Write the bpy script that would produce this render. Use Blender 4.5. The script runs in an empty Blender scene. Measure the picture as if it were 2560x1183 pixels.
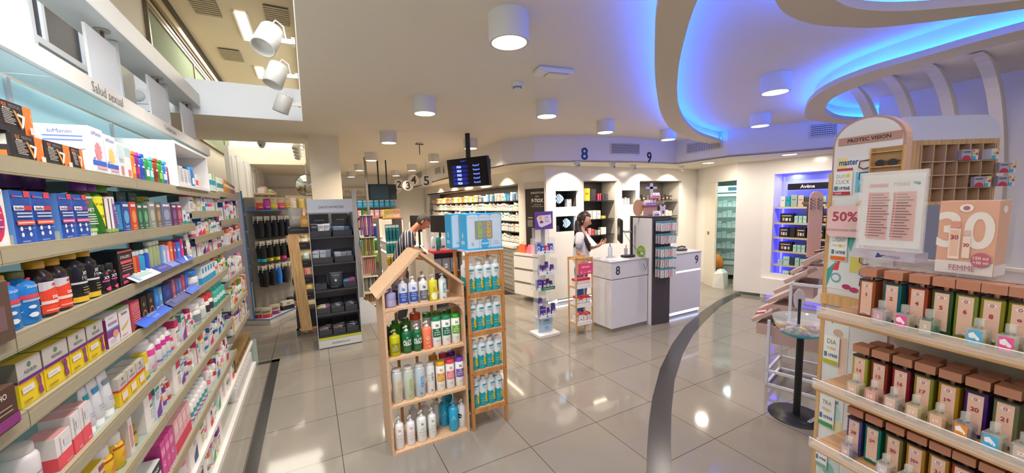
import bpy, bmesh, math, random
from mathutils import Vector, Matrix
random.seed(7)
SC = bpy.context.scene
COL = SC.collection
# ------------------------------------------------------------------ camera
FPX, CXP, CYP = 943.4, 1280.0, 609.84
YAW, PITCH, ROLL, CZ = .488147, -.10677, -.0291385, 1.7454
cp, sp_, cy_, sy_, cr, sr = math.cos(PITCH), math.sin(PITCH), math.cos(YAW), math.sin(YAW), math.cos(ROLL), math.sin(ROLL)
F = Vector((sy_*cp, cy_*cp, sp_)); R0 = Vector((cy_, -sy_, 0)); U0 = R0.cross(F)
RT = cr*R0 + sr*U0; UP = -sr*R0 + cr*U0
EYE = Vector((0, 0, CZ))
cam = bpy.data.cameras.new('camera'); cam.lens = FPX/2560*36; cam.sensor_width = 36; cam.sensor_fit = 'HORIZONTAL'
cam.shift_y = (CYP-591.5)/2560; cam.clip_start = .02; cam.clip_end = 100
camo = bpy.data.objects.new('camera', cam); COL.objects.link(camo)
camo.matrix_world = Matrix(((RT.x, UP.x, -F.x, 0), (RT.y, UP.y, -F.y, 0), (RT.z, UP.z, -F.z, CZ), (0, 0, 0, 1)))
SC.camera = camo
SC.view_settings.view_transform = 'Standard'; SC.view_settings.look = 'None'; SC.view_settings.gamma = 1; SC.view_settings.use_curve_mapping = False
SC.view_settings.exposure = 0.6
SC.cycles.max_bounces = 9; SC.cycles.diffuse_bounces = 4; SC.cycles.glossy_bounces = 4; SC.cycles.transmission_bounces = 8; SC.cycles.transparent_max_bounces = 24
SC.cycles.sample_clamp_indirect = 4; SC.cycles.caustics_reflective = False; SC.cycles.caustics_refractive = False
SC.cycles.use_denoising = True
# daylight from the shop front behind the photographer
W = bpy.data.worlds.new('daylight'); SC.world = W; W.use_nodes = True
W.node_tree.nodes['Background'].inputs[0].default_value = (.93, .95, 1, 1); W.node_tree.nodes['Background'].inputs[1].default_value = .38

# ------------------------------------------------------------------ measuring helpers (photograph pixel -> point on a real plane)
def ray(x, y): return F + RT*((x-CXP)/FPX) - UP*((y-CYP)/FPX)
def Z(x, y, h=0.0):
    d = ray(x, y); return EYE + d*((h-CZ)/d.z)
def XP(x, y, X0):
    d = ray(x, y); return EYE + d*(X0/d.x)
def YP(x, y, Y0):
    d = ray(x, y); return EYE + d*(Y0/d.y)
def AT(x, y, dist): return EYE + ray(x, y)*dist
def PL(x, y, p, q):
    d = ray(x, y); nx, ny = -(q[1]-p[1]), q[0]-p[0]; t = (nx*p[0]+ny*p[1])/(nx*d.x+ny*d.y); return EYE + d*t
def PR(x, y, z):
    d = Vector((x, y, z))-EYE; w = d.dot(F); return (CXP+FPX*d.dot(RT)/w, CYP-FPX*d.dot(UP)/w)
def ypx(px, z, X0=-.69):
    a, b = .7, 40.0
    for _ in range(40):
        m = (a+b)/2
        if PR(X0, m, z)[0] < px: a = m
        else: b = m
    return a
# ------------------------------------------------------------------ materials
def lin(h):
    h = h.lstrip('#'); return tuple(((int(h[i:i+2], 16)/255+.055)/1.055)**2.4 if int(h[i:i+2], 16) > 10 else int(h[i:i+2], 16)/255/12.92 for i in (0, 2, 4))+(1,)
_M = {}
def M(h, rough=.5, metal=0, trans=0, emit=0, alpha=1, coat=0, ior=1.45):
    k = (h, rough, metal, trans, emit, alpha, coat)
    if k in _M: return _M[k]
    m = bpy.data.materials.new('mat_%s' % h.lstrip('#')); m.use_nodes = True
    b = m.node_tree.nodes['Principled BSDF']; c = lin(h)
    b.inputs['Base Color'].default_value = c; b.inputs['Roughness'].default_value = rough; b.inputs['Metallic'].default_value = metal
    if trans: b.inputs['Transmission Weight'].default_value = trans; b.inputs['IOR'].default_value = ior
    if emit: b.inputs['Emission Color'].default_value = c; b.inputs['Emission Strength'].default_value = emit
    if alpha < 1: b.inputs['Alpha'].default_value = alpha
    if coat: b.inputs['Coat Weight'].default_value = coat
    _M[k] = m; return m
def nodemat(name, rough, build, **kw):
    m = bpy.data.materials.new(name); m.use_nodes = True; nt = m.node_tree; b = nt.nodes['Principled BSDF']
    b.inputs['Roughness'].default_value = rough
    build(nt, b); return m
def _noise(nt, scale, detail=3, vec=None):
    tc = nt.nodes.new('ShaderNodeTexCoord'); mp = nt.nodes.new('ShaderNodeMapping'); n = nt.nodes.new('ShaderNodeTexNoise')
    n.inputs['Scale'].default_value = scale; n.inputs['Detail'].default_value = detail
    nt.links.new(tc.outputs['Object'], mp.inputs[0]); nt.links.new(mp.outputs[0], n.inputs['Vector'])
    if vec: mp.inputs['Scale'].default_value = vec
    return n
def _ramp(nt, fac, c0, c1, p0=.3, p1=.7):
    r = nt.nodes.new('ShaderNodeValToRGB'); r.color_ramp.elements[0].color = lin(c0); r.color_ramp.elements[1].color = lin(c1)
    r.color_ramp.elements[0].position = p0; r.color_ramp.elements[1].position = p1
    nt.links.new(fac, r.inputs[0]); return r
def wood(name, c0, c1, vec=(30, 30, 2), rough=.5):
    def f(nt, b):
        n = _noise(nt, 1.5, 6, vec); r = _ramp(nt, n.outputs[0], c0, c1, .35, .65); nt.links.new(r.outputs[0], b.inputs['Base Color'])
    return nodemat(name, rough, f)
WOOD_L = wood('light_mdf', '#c9a27c', '#d6b391', (40, 40, 40), .6)
WOOD_B = wood('bamboo', '#b0743f', '#c98d55', (40, 40, 3), .45)
WOOD_O = wood('oak', '#c1945c', '#d9b27c', (40, 40, 3), .45)
WOOD_OH = wood('oak_long', '#b98a5a', '#d0a67a', (3, 60, 60), .45)
GLASS = M('#f4fbf8', .03, alpha=.16); GLASS_G = M('#bfe0d6', .05, alpha=.3); ACRYL = M('#ffffff', .04, alpha=.22)
def glassy(h, a=.75): return M(h, .08, alpha=a)
WHITE = M('#e9e7e2', .55); GLOSSW = M('#eeeae3', .18); CEILM = M('#e8e0cd', .8); BLACK = M('#17171a', .4); DARK = M('#2b2a2c', .5); STEEL = M('#b8b6b2', .3, .8); GREY = M('#8f8d8a', .5)
# ------------------------------------------------------------------ text glyphs, as flat outlines turned to faces
_T = {}
def glyphs(s, bold=0.0):
    bold = 0 if 'M' in s else min(bold, .025); k = (s, bold)
    if k in _T: return _T[k]
    c = bpy.data.curves.new('t', 'FONT'); c.body = s; c.size = 1; c.resolution_u = 5 if len(s) < 3 else 2; c.offset = bold; c.align_x = 'LEFT'
    c.fill_mode = 'FRONT'
    o = bpy.data.objects.new('t', c); me = bpy.data.meshes.new_from_object(o)
    v = [(p.co.x, p.co.y) for p in me.vertices]; fs = [tuple(p.vertices) for p in me.polygons]
    bpy.data.objects.remove(o); bpy.data.curves.remove(c); bpy.data.meshes.remove(me)
    if not v: v = [(0, 0)]; fs = []
    x0, x1 = min(p[0] for p in v), max(p[0] for p in v); y0, y1 = min(p[1] for p in v), max(p[1] for p in v)
    v = [((p[0]-(x0+x1)/2), (p[1]-(y0+y1)/2)) for p in v]
    _T[k] = (v, fs, max(x1-x0, 1e-4), max(y1-y0, 1e-4)); return _T[k]
# ------------------------------------------------------------------ mesh builder
class MB:
    def __init__(s): s.v = []; s.f = []; s.m = []; s.mats = []; s.T = Matrix.Identity(4); s.sm = []
    def mi(s, m):
        if m not in s.mats: s.mats.append(m)
        return s.mats.index(m)
    def add(s, vs, fs, m, smooth=False):
        n = len(s.v); T = s.T; i = s.mi(m)
        s.v += [tuple(T @ Vector(p)) for p in vs]
        for f in fs: s.f.append(tuple(n+a for a in f)); s.m.append(i); s.sm.append(smooth)
        return s
    def box(s, x0, y0, z0, x1, y1, z1, m, b=0):
        if b:
            b = min(b, abs(x1-x0)*.45, abs(y1-y0)*.45, abs(z1-z0)*.45)
            P = []
            for z, i in ((z0, b), (z0+b, 0), (z1-b, 0), (z1, b)):
                P.append([(x0+b+i*.6, y0+i, z), (x1-b-i*.6, y0+i, z), (x1-i, y0+b+i*.6, z), (x1-i, y1-b-i*.6, z), (x1-b-i*.6, y1-i, z), (x0+b+i*.6, y1-i, z), (x0+i, y1-b-i*.6, z), (x0+i, y0+b+i*.6, z)])
            vs = sum(P, []); fs = [tuple(range(7, -1, -1)), tuple(range(24, 32))]
            for k in range(3):
                for j in range(8): fs.append((k*8+j, k*8+(j+1) % 8, k*8+8+(j+1) % 8, k*8+8+j))
            return s.add(vs, fs, m)
        return s.add([(x0, y0, z0), (x1, y0, z0), (x1, y1, z0), (x0, y1, z0), (x0, y0, z1), (x1, y0, z1), (x1, y1, z1), (x0, y1, z1)],
                     [(3, 2, 1, 0), (4, 5, 6, 7), (0, 1, 5, 4), (1, 2, 6, 5), (2, 3, 7, 6), (3, 0, 4, 7)], m)
    def quad(s, pts, m): return s.add(pts, [tuple(range(len(pts)))], m)
    def prism(s, poly, z0, z1, m):
        n = len(poly)
        a = sum(poly[i][0]*poly[(i+1) % n][1]-poly[(i+1) % n][0]*poly[i][1] for i in range(n))
        if a < 0: poly = poly[::-1]
        vs = [(p[0], p[1], z0) for p in poly]+[(p[0], p[1], z1) for p in poly]
        return s.add(vs, [tuple(range(n-1, -1, -1)), tuple(range(n, 2*n))]+[(i, (i+1) % n, n+(i+1) % n, n+i) for i in range(n)], m)
    def strip(s, A, B, z0, z1, m):
        "slab between two polylines of equal length"
        n = len(A); vs = []
        for z in (z0, z1):
            for a, b in zip(A, B): vs += [(a[0], a[1], z), (b[0], b[1], z)]
        fs = []; o = 2*n
        for i in range(n-1):
            a, b, c, d = 2*i, 2*i+1, 2*i+3, 2*i+2
            fs += [(a, d, c, b), (o+a, o+b, o+c, o+d), (a, b+0, o+b, o+a) if 0 else (a, o+a, o+d, d), (b, c, o+c, o+b)]
        fs += [(0, 1, o+1, o), (2*n-2, o+2*n-2, o+2*n-1, 2*n-1)]
        return s.add(vs, fs, m)
    def lathe(s, prof, m, cx=0, cy=0, seg=20, sx=1, sy=1, cap=True, smooth=True):
        n = len(prof); vs = []
        for r, z in prof:
            for k in range(seg):
                a = 2*math.pi*(k+.5)/seg; vs.append((cx+sx*r*math.cos(a), cy+sy*r*math.sin(a), z))
        fs = []
        for i in range(n-1):
            for k in range(seg): fs.append((i*seg+k, i*seg+(k+1) % seg, (i+1)*seg+(k+1) % seg, (i+1)*seg+k))
        s.add(vs, fs, m, smooth)
        if cap: s.add(vs[:seg], [tuple(range(seg-1, -1, -1))], m); s.add(vs[-seg:], [tuple(range(seg))], m)
        return s
    def cyl(s, cx, cy, z0, z1, r, m, seg=20): return s.lathe([(r, z0), (r, z1)], m, cx, cy, seg)
    def tube(s, pts, r, m, seg=8):
        pts = [Vector(p) for p in pts]; vs = []; n = len(pts); r = r if isinstance(r, (list, tuple)) else [r]*n
        ref = None
        for i, p in enumerate(pts):
            t = (pts[min(i+1, n-1)]-pts[max(i-1, 0)]).normalized()
            if ref is None:
                ref = Vector((0, 0, 1)) if abs(t.z) < .9 else Vector((1, 0, 0))
            a = t.cross(ref).normalized(); b = a.cross(t); ref = b
            for k in range(seg):
                q = 2*math.pi*(k+.5)/seg; vs.append(tuple(p+a*math.cos(q)*r[i]+b*math.sin(q)*r[i]))
        fs = [(i*seg+k, (i+1)*seg+k, (i+1)*seg+(k+1) % seg, i*seg+(k+1) % seg) for i in range(n-1) for k in range(seg)]
        s.add(vs, fs, m, seg > 5); s.add(vs[:seg], [tuple(range(seg))], m); s.add(vs[-seg:], [tuple(range(seg-1, -1, -1))], m)
        return s
    def bar(s, p, q, w, h, m):
        "rectangular bar from p to q"
        p, q = Vector(p), Vector(q); t = (q-p).normalized(); u = Vector((0, 0, 1)) if abs(t.z) < .95 else Vector((0, 1, 0))
        a = t.cross(u).normalized()*w/2; b = a.cross(t).normalized()*h/2
        vs = [tuple(c+x) for c in (p, q) for x in (a+b, a-b, -a-b, -a+b)]
        return s.add(vs, [(0, 1, 2, 3), (7, 6, 5, 4), (0, 4, 5, 1), (1, 5, 6, 2), (2, 6, 7, 3), (3, 7, 4, 0)], m)
    def decal(s, items, fn, w, h, off=.0004, n=1):
        """printed matter: items in face fractions; fn(u_metres_from_centre, v_metres, lift) -> point"""
        L = 0
        for it in items:
            L += 1; o = off*L; k = it[0]
            if k == 'r':
                _, a, b, c, d, m = it; N = max(1, int(n*abs(c-a)+.99)) if n > 1 else 1; vs = []; fs = []
                for i in range(N+1):
                    x = a+(c-a)*i/N; vs += [fn((x-.5)*w, b*h, o), fn((x-.5)*w, d*h, o)]
                fs = [(2*i, 2*i+2, 2*i+3, 2*i+1) for i in range(N)]
            elif k in 'ep' and n > 1:
                P = it[1] if k == 'p' else [(it[1]+it[3]*math.cos(6.2832*i/20), it[2]+it[4]*math.sin(6.2832*i/20)) for i in range(20)]; m = it[-1]
                xa, xb = min(p[0] for p in P), max(p[0] for p in P); N = max(4, int(10*(xb-xa))); vs = []
                for i in range(N+1):
                    x = min(max(xa+(xb-xa)*i/N, xa+1e-5), xb-1e-5); ys = [p[1]+(q[1]-p[1])*(x-p[0])/(q[0]-p[0]) for p, q in zip(P, P[1:]+P[:1]) if (p[0]-x)*(q[0]-x) <= 0 and p[0] != q[0]] or [P[0][1]]
                    vs += [fn((x-.5)*w, min(ys)*h, o), fn((x-.5)*w, max(ys)*h, o)]
                fs = [(2*i, 2*i+2, 2*i+3, 2*i+1) for i in range(N)]
            elif k == 'e':
                _, cx, cy, rx, ry, m = it; N = 16
                vs = [fn((cx-.5)*w, cy*h, o)]+[fn((cx-.5)*w+rx*w*math.cos(6.2832*i/N), cy*h+ry*h*math.sin(6.2832*i/N), o) for i in range(N)]
                fs = [(0, 1+i, 1+(i+1) % N) for i in range(N)]
            elif k == 'p':
                _, P, m = it; vs = [fn((x-.5)*w, y*h, o) for x, y in P]; fs = [tuple(range(len(P)))]
            elif k == 't':
                _, t, cx, cy, hh, mw, m = it[:7]; bold = it[7] if len(it) > 7 else .02; rot = it[8] if len(it) > 8 else 0
                g, fs, gw, gh = glyphs(t, bold); sc = hh*h/gh
                if rot:
                    sc = min(hh*h/gw, mw*w/gh)
                    vs = [fn((cx-.5)*w-y*sc, cy*h+x*sc, o) for x, y in g]
                else:
                    sx = min(sc, mw*w/gw); vs = [fn((cx-.5)*w+x*sx, cy*h+y*min(sc, sx*1.4), o) for x, y in g]
            s.add(vs, fs, M(m) if isinstance(m, str) else m)
        return s
    def front(s, items, w, d, h, off=.0004, z=0, x=0):
        return s.decal(items, lambda a, b, o: (x+a, -d/2-o, z+b), w, h, off)
    def side(s, items, w, d, h, sgn=1, off=.0004):
        return s.decal(items, lambda a, b, o: (sgn*(w/2+o), a*sgn, b), d, h, off)
    def wrap(s, items, r, z0, h, span=1.1, off=.0004, sx=1, sy=1):
        "printed matter round the front of a bottle: full width = arc of +-span radians"
        w = 2*r*span
        return s.decal(items, lambda a, b, o: ((r*sx+o)*math.sin(a/r), -(r*sy+o)*math.cos(a/r), z0+b), w, h, off, 8)
    def mesh(s, name):
        me = bpy.data.meshes.new(name); me.from_pydata(s.v, [], s.f)
        for m in s.mats: me.materials.append(m)
        me.polygons.foreach_set('material_index', s.m); me.polygons.foreach_set('use_smooth', s.sm); me.update()
        return me
    def build(s, name, parent=None, loc=None, rz=0):
        return link(name, s.mesh(name), parent, loc, rz)
def link(name, me, parent=None, loc=None, rz=0, scale=None):
    o = bpy.data.objects.new(name, me); COL.objects.link(o)
    if parent: o.parent = parent
    if loc is not None: o.location = loc
    if rz: o.rotation_euler = (0, 0, rz)
    if scale: o.scale = scale
    return o
def tag(o, label=None, cat=None, group=None, kind=None):
    if label: o['label'] = label
    if cat: o['category'] = cat
    if group: o['group'] = group
    if kind: o['kind'] = kind
    return o
def fit(*alts):
    for a in alts:
        if len(a.replace('/', ' ').split()) <= 16: return a
    return ' '.join(alts[-1].split()[:16])
def thing(name, label, cat, loc=(0, 0, 0), rz=0, group=None):
    o = bpy.data.objects.new(name, None); COL.objects.link(o); o.location = loc; o.rotation_euler = (0, 0, rz); o.empty_display_size = .05
    return tag(o, label, cat, group)
def struct(name, mb): return tag(mb.build(name), kind='structure')
ORD = ['first', 'second', 'third', 'fourth', 'fifth', 'sixth', 'seventh', 'eighth', 'ninth', 'tenth', 'eleventh', 'twelfth', 'thirteenth', 'fourteenth', 'fifteenth', 'sixteenth', 'seventeenth', 'eighteenth', 'nineteenth', 'twentieth']
PROTO = {}
def place(key, name, make, label, cat, loc, rz=0, group=None, tilt=None, scale=None):
    "make() -> list of (part name, mesh builder); one entry makes a one-mesh thing; copies share mesh data"
    if key not in PROTO: PROTO[key] = [(n, b.mesh(n)) for n, b in make()]
    ps = PROTO[key]
    if len(ps) == 1: r = link(name, ps[0][1], None, loc, rz)
    else:
        r = bpy.data.objects.new(name, None); COL.objects.link(r); r.location = loc; r.rotation_euler = (0, 0, rz); r.empty_display_size = .03
        for n, me in ps: link(n, me, r)
    if tilt: r.rotation_euler = (tilt[0], tilt[1], rz)
    if scale: r.scale = scale
    return tag(r, label, cat, group)
# ------------------------------------------------------------------ shell
H, SOF = 2.72, 2.34
# floor: cream polished tiles, 60 cm, thin dark joints
def f(nt, b):
    tc = nt.nodes.new('ShaderNodeTexCoord'); mp = nt.nodes.new('ShaderNodeMapping'); br = nt.nodes.new('ShaderNodeTexBrick')
    mp.inputs['Location'].default_value = (.876*.6, 4.331*.6+.0, 0); nt.links.new(tc.outputs['Object'], mp.inputs[0]); nt.links.new(mp.outputs[0], br.inputs['Vector'])
    br.offset = 0; br.inputs['Scale'].default_value = 1; br.inputs['Brick Width'].default_value = .6; br.inputs['Row Height'].default_value = .6
    br.inputs['Mortar Size'].default_value = .0028; br.inputs['Mortar Smooth'].default_value = .1
    br.inputs['Color1'].default_value = lin('#8c857a'); br.inputs['Color2'].default_value = lin('#888176'); br.inputs['Mortar'].default_value = lin('#4a443e')
    n = _noise(nt, 3, 5); mx = nt.nodes.new('ShaderNodeMix'); mx.data_type = 'RGBA'; mx.blend_type = 'MULTIPLY'; mx.inputs[0].default_value = .25
    r = _ramp(nt, n.outputs[0], '#dddddd', '#ffffff'); nt.links.new(br.outputs[0], mx.inputs[6]); nt.links.new(r.outputs[0], mx.inputs[7]); nt.links.new(mx.outputs[2], b.inputs['Base Color'])
FLOORM = nodemat('polished_tile', .07, f)
fl = MB(); fl.box(-2.2, -3, -.1, 7.6, 17, 0, FLOORM); struct('floor', fl)
BLK = M('#3a3836', .22)
s = MB(); a, b, c, d = Z(612, 1183), Z(671, 1183), Z(677, 900), Z(700, 896)
s.box(-.52, -3, 0, -.44, 5.1, .0012, BLK); s.box(-.9, 5.02, 0, -.4399, 5.1, .0012, BLK); struct('trim_1', s)
def zc(x, y): p = Z(1580+.4252*x, 680+.4252*y); return (p.x, p.y)
L = [zc(*p) for p in ((84, 1183), (88, 1050), (100, 880), (120, 740), (165, 570), (235, 425), (310, 320), (400, 240), (500, 170), (610, 122))]
Rr = [zc(*p) for p in ((234, 1183), (228, 1000), (232, 820), (250, 640), (300, 480), (360, 370), (430, 290), (520, 205), (580, 168), (645, 138))]
s = MB(); s.strip([(1.0, -.1), (1.13, .55)]+L, [(1.22, -.2), (1.36, .5)]+Rr, 0, .0013, BLK); struct('trim_2', s)
s = MB(); s.prism([(3.72, 6.03), (3.0, 6.5), (2.9, 8.5), (3.4, 8.5), (3.45, 6.3)], 0, .0011, M('#2e2724', .15)); struct('trim_3', s)
# ceiling slabs round the two openings
s = MB(); T = .25
s.box(.01, -3, H, 7.6, 17, H+T, CEILM); s.box(-2.2, 4.9, H, .01, 6.55, H+.34, CEILM); s.box(-2.2, 9.6, H, .01, 17, H+.34, CEILM)
s.box(-.02, 4.9, H-.002, .4, 4.906, H, GREY) if 0 else None
struct('ceiling', s)
s = MB(); s.box(-1.35, 4.885, H, .01, 4.899, 3.06, M('#eef2f6', .6)); struct('trim_12', s)
s = MB(); s.box(.01, -3, H+.25, .09, 17, 4.3, WHITE); struct('trim_4', s)
s = MB(); s.box(-2.2, -3, 4.2, .1, 17, 4.3, M('#c9bda8', .8)); struct('trim_5', s)
# left outer wall and its openings
WL = M('#d9d2c4', .7)
s = MB(); s.box(-1.5, -3, 0, -1.35, 17, 4.25, WL); struct('wall_left', s)
def pane(name, y0, y1, z0, z1, m, fm, X=-1.35, t=.04, div=()):
    s = MB(); s.box(X, y0, z0, X+.02, y1, z1, m)
    s.box(X, y0-t, z0-t, X+.035, y1+t, z0, fm); s.box(X, y0-t, z1, X+.035, y1+t, z1+t, fm); s.box(X, y0-t, z0, X+.035, y0, z1, fm); s.box(X, y1, z0, X+.035, y1+t, z1, fm)
    for q in div: s.box(X, q-.015, z0, X+.035, q+.015, z1, fm)
    struct(name, s)
pane('window_1', 3.12, 3.86, 2.80, 3.9, M('#2c2c36', .5), M('#c8ced4', .4), div=(3.42,))
pane('window_2', 5.42, 12.5, 2.85, 3.88, M('#7d8c70', .85), M('#6a5d48', .4), div=(7.2, 9.0))
s = MB(); s.box(-1.35, 5.3, 3.93, -1.31, 13, 3.97, M('#b0a184', .4)); s.box(-1.35, 5.3, 3.99, -1.30, 13, 4.02, M('#5a4a34', .5)); s.box(-1.35, 5.3, 4.03, -1.28, 13, 4.12, M('#b8a888', .6)); s.box(-1.35, 5.3, 4.12, -1.26, 13, 4.2, M('#2a2623', .5)); struct('trim_6', s)
# far wall
s = MB(); s.box(-2.2, 12.6, 0, 4.6, 12.8, 4.2, WHITE); struct('wall_back', s)
# bulkhead with the till numbers: lower ceiling behind it
BW = M('#e8e6e6', .6)
low = [(3.0, 12.6), (2.74, 9.0), (2.70, 6.6), (2.69, 5.30), (3.0, 4.86), (3.62, 4.60), (4.6, 4.46), (5.62, 4.50), (5.50, 3.50), (6.10, 2.45), (6.1, -1)]
s = MB(); s.strip(low, [(p[0]+.06, p[1]+.02) for p in low], SOF, H, BW); struct('trim_7', s)
s = MB(); s.prism(low+[(7.6, -1), (7.6, 12.6)], SOF, SOF+.02, CEILM); struct('trim_8', s)
def grille(p, q, z0, z1, n=10, vert=False, col='#e2e0e0'):
    "air grille on the upright face through p-q"
    p, q = Vector((p[0], p[1], 0)), Vector((q[0], q[1], 0)); w = (q-p).length; a = math.atan2(q.y-p.y, q.x-p.x)
    t = thing('air_grille', '', 'air grille', (p.x, p.y, z0), a); h = z1-z0
    m = MB(); fm = M(col, .4); m.box(0, -.008, 0, w, 0, h, M('#55555c', .6)); m.build('backing', t)
    m = MB(); e = .012
    m.box(-e, -.014, -e, w+e, -.002, 0, fm); m.box(-e, -.014, h, w+e, -.002, h+e, fm); m.box(-e, -.014, 0, 0, -.002, h, fm); m.box(w, -.014, 0, w+e, -.002, h, fm); m.build('frame', t)
    m = MB()
    for i in range(n): z = h*(i+.5)/n; m.box(0, -.013, z-h/n*.2, w, -.006, z+h/n*.2, fm)
    if vert:
        for i in range(20): x = w*(i+.5)/20; m.box(x-.002, -.014, 0, x+.002, -.006, h, fm)
    m.build('slats', t); return t
def ongr(x0, x1, y0, y1, p, q, label, n=9, vert=False):
    a = PL(x0, y1, p, q); b = PL(x1, y1, p, q); c = PL(x0, y0, p, q)
    # keep it just in front of the face
    nv = Vector((-(q[1]-p[1]), q[0]-p[0], 0)).normalized()
    if nv.dot(Vector((a.x, a.y, 0))) > 0: nv = -nv
    a += nv*.002; b += nv*.002
    g = grille(a, b, a.z, c.z, n, vert); g['label'] = label; return g
ongr(1527, 1597, 359, 384, (3.62, 4.60), (4.6, 4.46), 'white air grille on the bulkhead between numbers 8 and 9', 9)
ongr(1718, 1803, 361, 384, (5.62, 4.50), (5.50, 3.50), 'air grille on the bulkhead where the blue light cove ends', 6, True)
ongr(2025, 2112, 314, 344, (5.50, 3.50), (6.10, 2.45), 'air grille on the bulkhead behind the arched sunglasses stand', 6, True)
ongr(1089, 1103, 421, 436, (2.74, 9.0), (2.70, 6.6), 'small air grille left of number 6', 6)
ongr(1042, 1056, 434, 449, (3.0, 12.6), (2.74, 9.0), 'small air grille above hanging number 5', 6)
# low white display walls behind the tills
def wallseg(name, p, q, z0, z1, t=.08, m=GLOSSW, holes=()):
    "upright wall from p to q (world xy) with rectangular openings given as (u0,u1,z0,z1) in metres along it; local +y is the room side's back"
    p, q = Vector((p[0], p[1], 0)), Vector((q[0], q[1], 0)); w = (q-p).length; a = math.atan2(q.y-p.y, q.x-p.x)
    s = MB(); xs = sorted({0, w, *[h[0] for h in holes], *[h[1] for h in holes]}); zs = sorted({z0, z1, *[h[2] for h in holes], *[h[3] for h in holes]})
    for i in range(len(xs)-1):
        for j in range(len(zs)-1):
            cx, cz = (xs[i]+xs[i+1])/2, (zs[j]+zs[j+1])/2
            if any(h[0] < cx < h[1] and h[2] < cz < h[3] for h in holes): continue
            s.box(xs[i], 0, zs[j], xs[i+1], t, zs[j+1], m)
    o = s.build(name, None, (p.x, p.y, 0), a); return tag(o, kind='structure')
B0, B1 = (3.43, 5.22), (7.2, 5.22)
u = lambda x: x-3.43
wallseg('wall_tills', B0, B1, .09, SOF, .06, GLOSSW, [(u(3.618), u(4.087), 1.66, 1.93), (u(3.618), u(4.03), 1.24, 1.503), (u(4.205), u(4.978), .95, 2.098), (u(5.094), u(5.439), 1.66, 1.926), (u(5.54), u(6.72), .95, 2.10)])
# niche backs and sides
s = MB()
for a, b, c, d, dep in ((3.618, 4.087, 1.66, 1.93, .3), (3.618, 4.03, 1.24, 1.503, .3), (4.205, 4.978, .95, 2.098, .36), (5.094, 5.439, 1.66, 1.926, .3), (5.54, 6.72, .95, 2.10, .4)):
    y0, y1 = 5.28, 5.28+dep; dk = M('#55524e', .5) if b-a < .7 and a < 5 else M('#bdb8ae', .5)
    s.box(a-.02, y1, c-.02, b+.02, y1+.02, d+.02, M('#3b3937', .4) if a < 5 else M('#77736c', .5)); s.box(a-.02, y0, c-.02, a, y1, d+.02, dk); s.box(b, y0, c-.02, b+.02, y1, d+.02, dk); s.box(a, y0, c-.02, b, y1, c, dk); s.box(a, y0, d, b, y1, d+.02, dk)
struct('trim_9', s)
# long wall with recessed shelves (runs away from the viewer)
A0, A1 = (3.43, 12.5), (3.43, 6.02)
wallseg('wall_shelves', A0, A1, 0, SOF, .06, GLOSSW, [(.3, 12.5-6.16, .99, 2.10)])
s = MB()
s.box(3.86, 6.1, .9, 3.88, 12.3, 2.2, M('#57534c', .5)); s.box(3.43, 6.1, 2.10, 3.88, 12.3, 2.12, GLOSSW); s.box(3.40, 6.1, .95, 3.88, 12.3, .99, GLOSSW)
s.box(3.49, 6.12, .99, 3.88, 6.16, 2.1, M('#cfcac0', .4)); struct('trim_10', s)
wallseg('wall_corner', (3.43, 6.02), (3.62, 5.28), 0, SOF, .05, GLOSSW)
# the door to the back room and the walls round it
D0, D1 = (7.2, 5.22), (6.36, 3.0)
q = lambda x, y: PL(x, y, (7.2, 5.22), (6.66, 4.05))
a, b = q(1763, 600), q(1850, 600)
uu = lambda P: (Vector((P.x, P.y))-Vector((7.2, 5.22))).length
wallseg('wall_door', (7.2, 5.22), (6.66, 4.05), 0, SOF, .1, GLOSSW, [(uu(q(1763, 600)), 1.29, -.01, 2.04)])
# room behind the door
for nm, bx in (('wall_storeroom_right', (8.6, 3.0, 0, 8.7, 6.4, 2.7)), ('wall_storeroom_back', (7.2, 5.6, 0, 8.6, 5.7, 2.7)), ('ceiling_storeroom', (7.3, 3.0, 2.4, 8.6, 5.6, 2.46)), ('floor_storeroom', (7.6, 3.0, -.1, 8.6, 5.6, 0))): s = MB(); s.box(*bx, M('#9db3ad', .7) if nm[0] == 'w' else CEILM if nm[0] == 'c' else FLOORM); struct(nm, s)
# white panel beside the door and wall with the blue lit display
P0, P1 = Z(1838, 736), Z(1893, 744)
pv = (Vector((6.80, 3.72)), Vector((6.70, 4.03)))
wallseg('wall_panel', (6.66, 4.05), (6.80, 3.66), .06, SOF, .25, GLOSSW)
wallseg('wall_display', (6.80, 3.66), (6.95, 2.0), 0, SOF, .04, GLOSSW, [(.14, 1.35, .45, 2.1)])
s = MB(); s.box(6.95, -3, 0, 7.1, 2.1, H, BW); struct('wall_right', s)
# ------------------------------------------------------------------ light that the place has
def area(name, loc, size, power, col, rot=(0, 0, 0), shape='DISK', sy=None, spread=math.pi):
    l = bpy.data.lights.new(name, 'AREA'); l.shape = shape; l.size = size; l.energy = power; l.color = lin(col)[:3]; l.spread = spread
    if sy: l.shape = 'RECTANGLE'; l.size_y = sy
    o = bpy.data.objects.new(name, l); COL.objects.link(o); o.location = loc; o.rotation_euler = rot; return o
WARM = '#fff0de'
def make_downlight():
    h = MB(); h.lathe([(.098, 0), (.1, .01), (.1, .2)], M('#dcdad6', .45), seg=32, cap=False); h.lathe([(.086, .0), (.098, 0)], M('#cbc7c0', .4), seg=32, cap=False); h.lathe([(.1, .2), (.0, .2)], M('#dcdad6', .45), seg=32, cap=False); h.lathe([(.086, .0), (.082, .03)], M('#f4efe6', .3), seg=32, cap=False)
    l = MB(); l.lathe([(.084, .012), (.001, .012)], M('#fff3e0', .5, emit=7), seg=32, cap=False)
    return [('housing', h), ('diffuser', l)]
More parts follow.
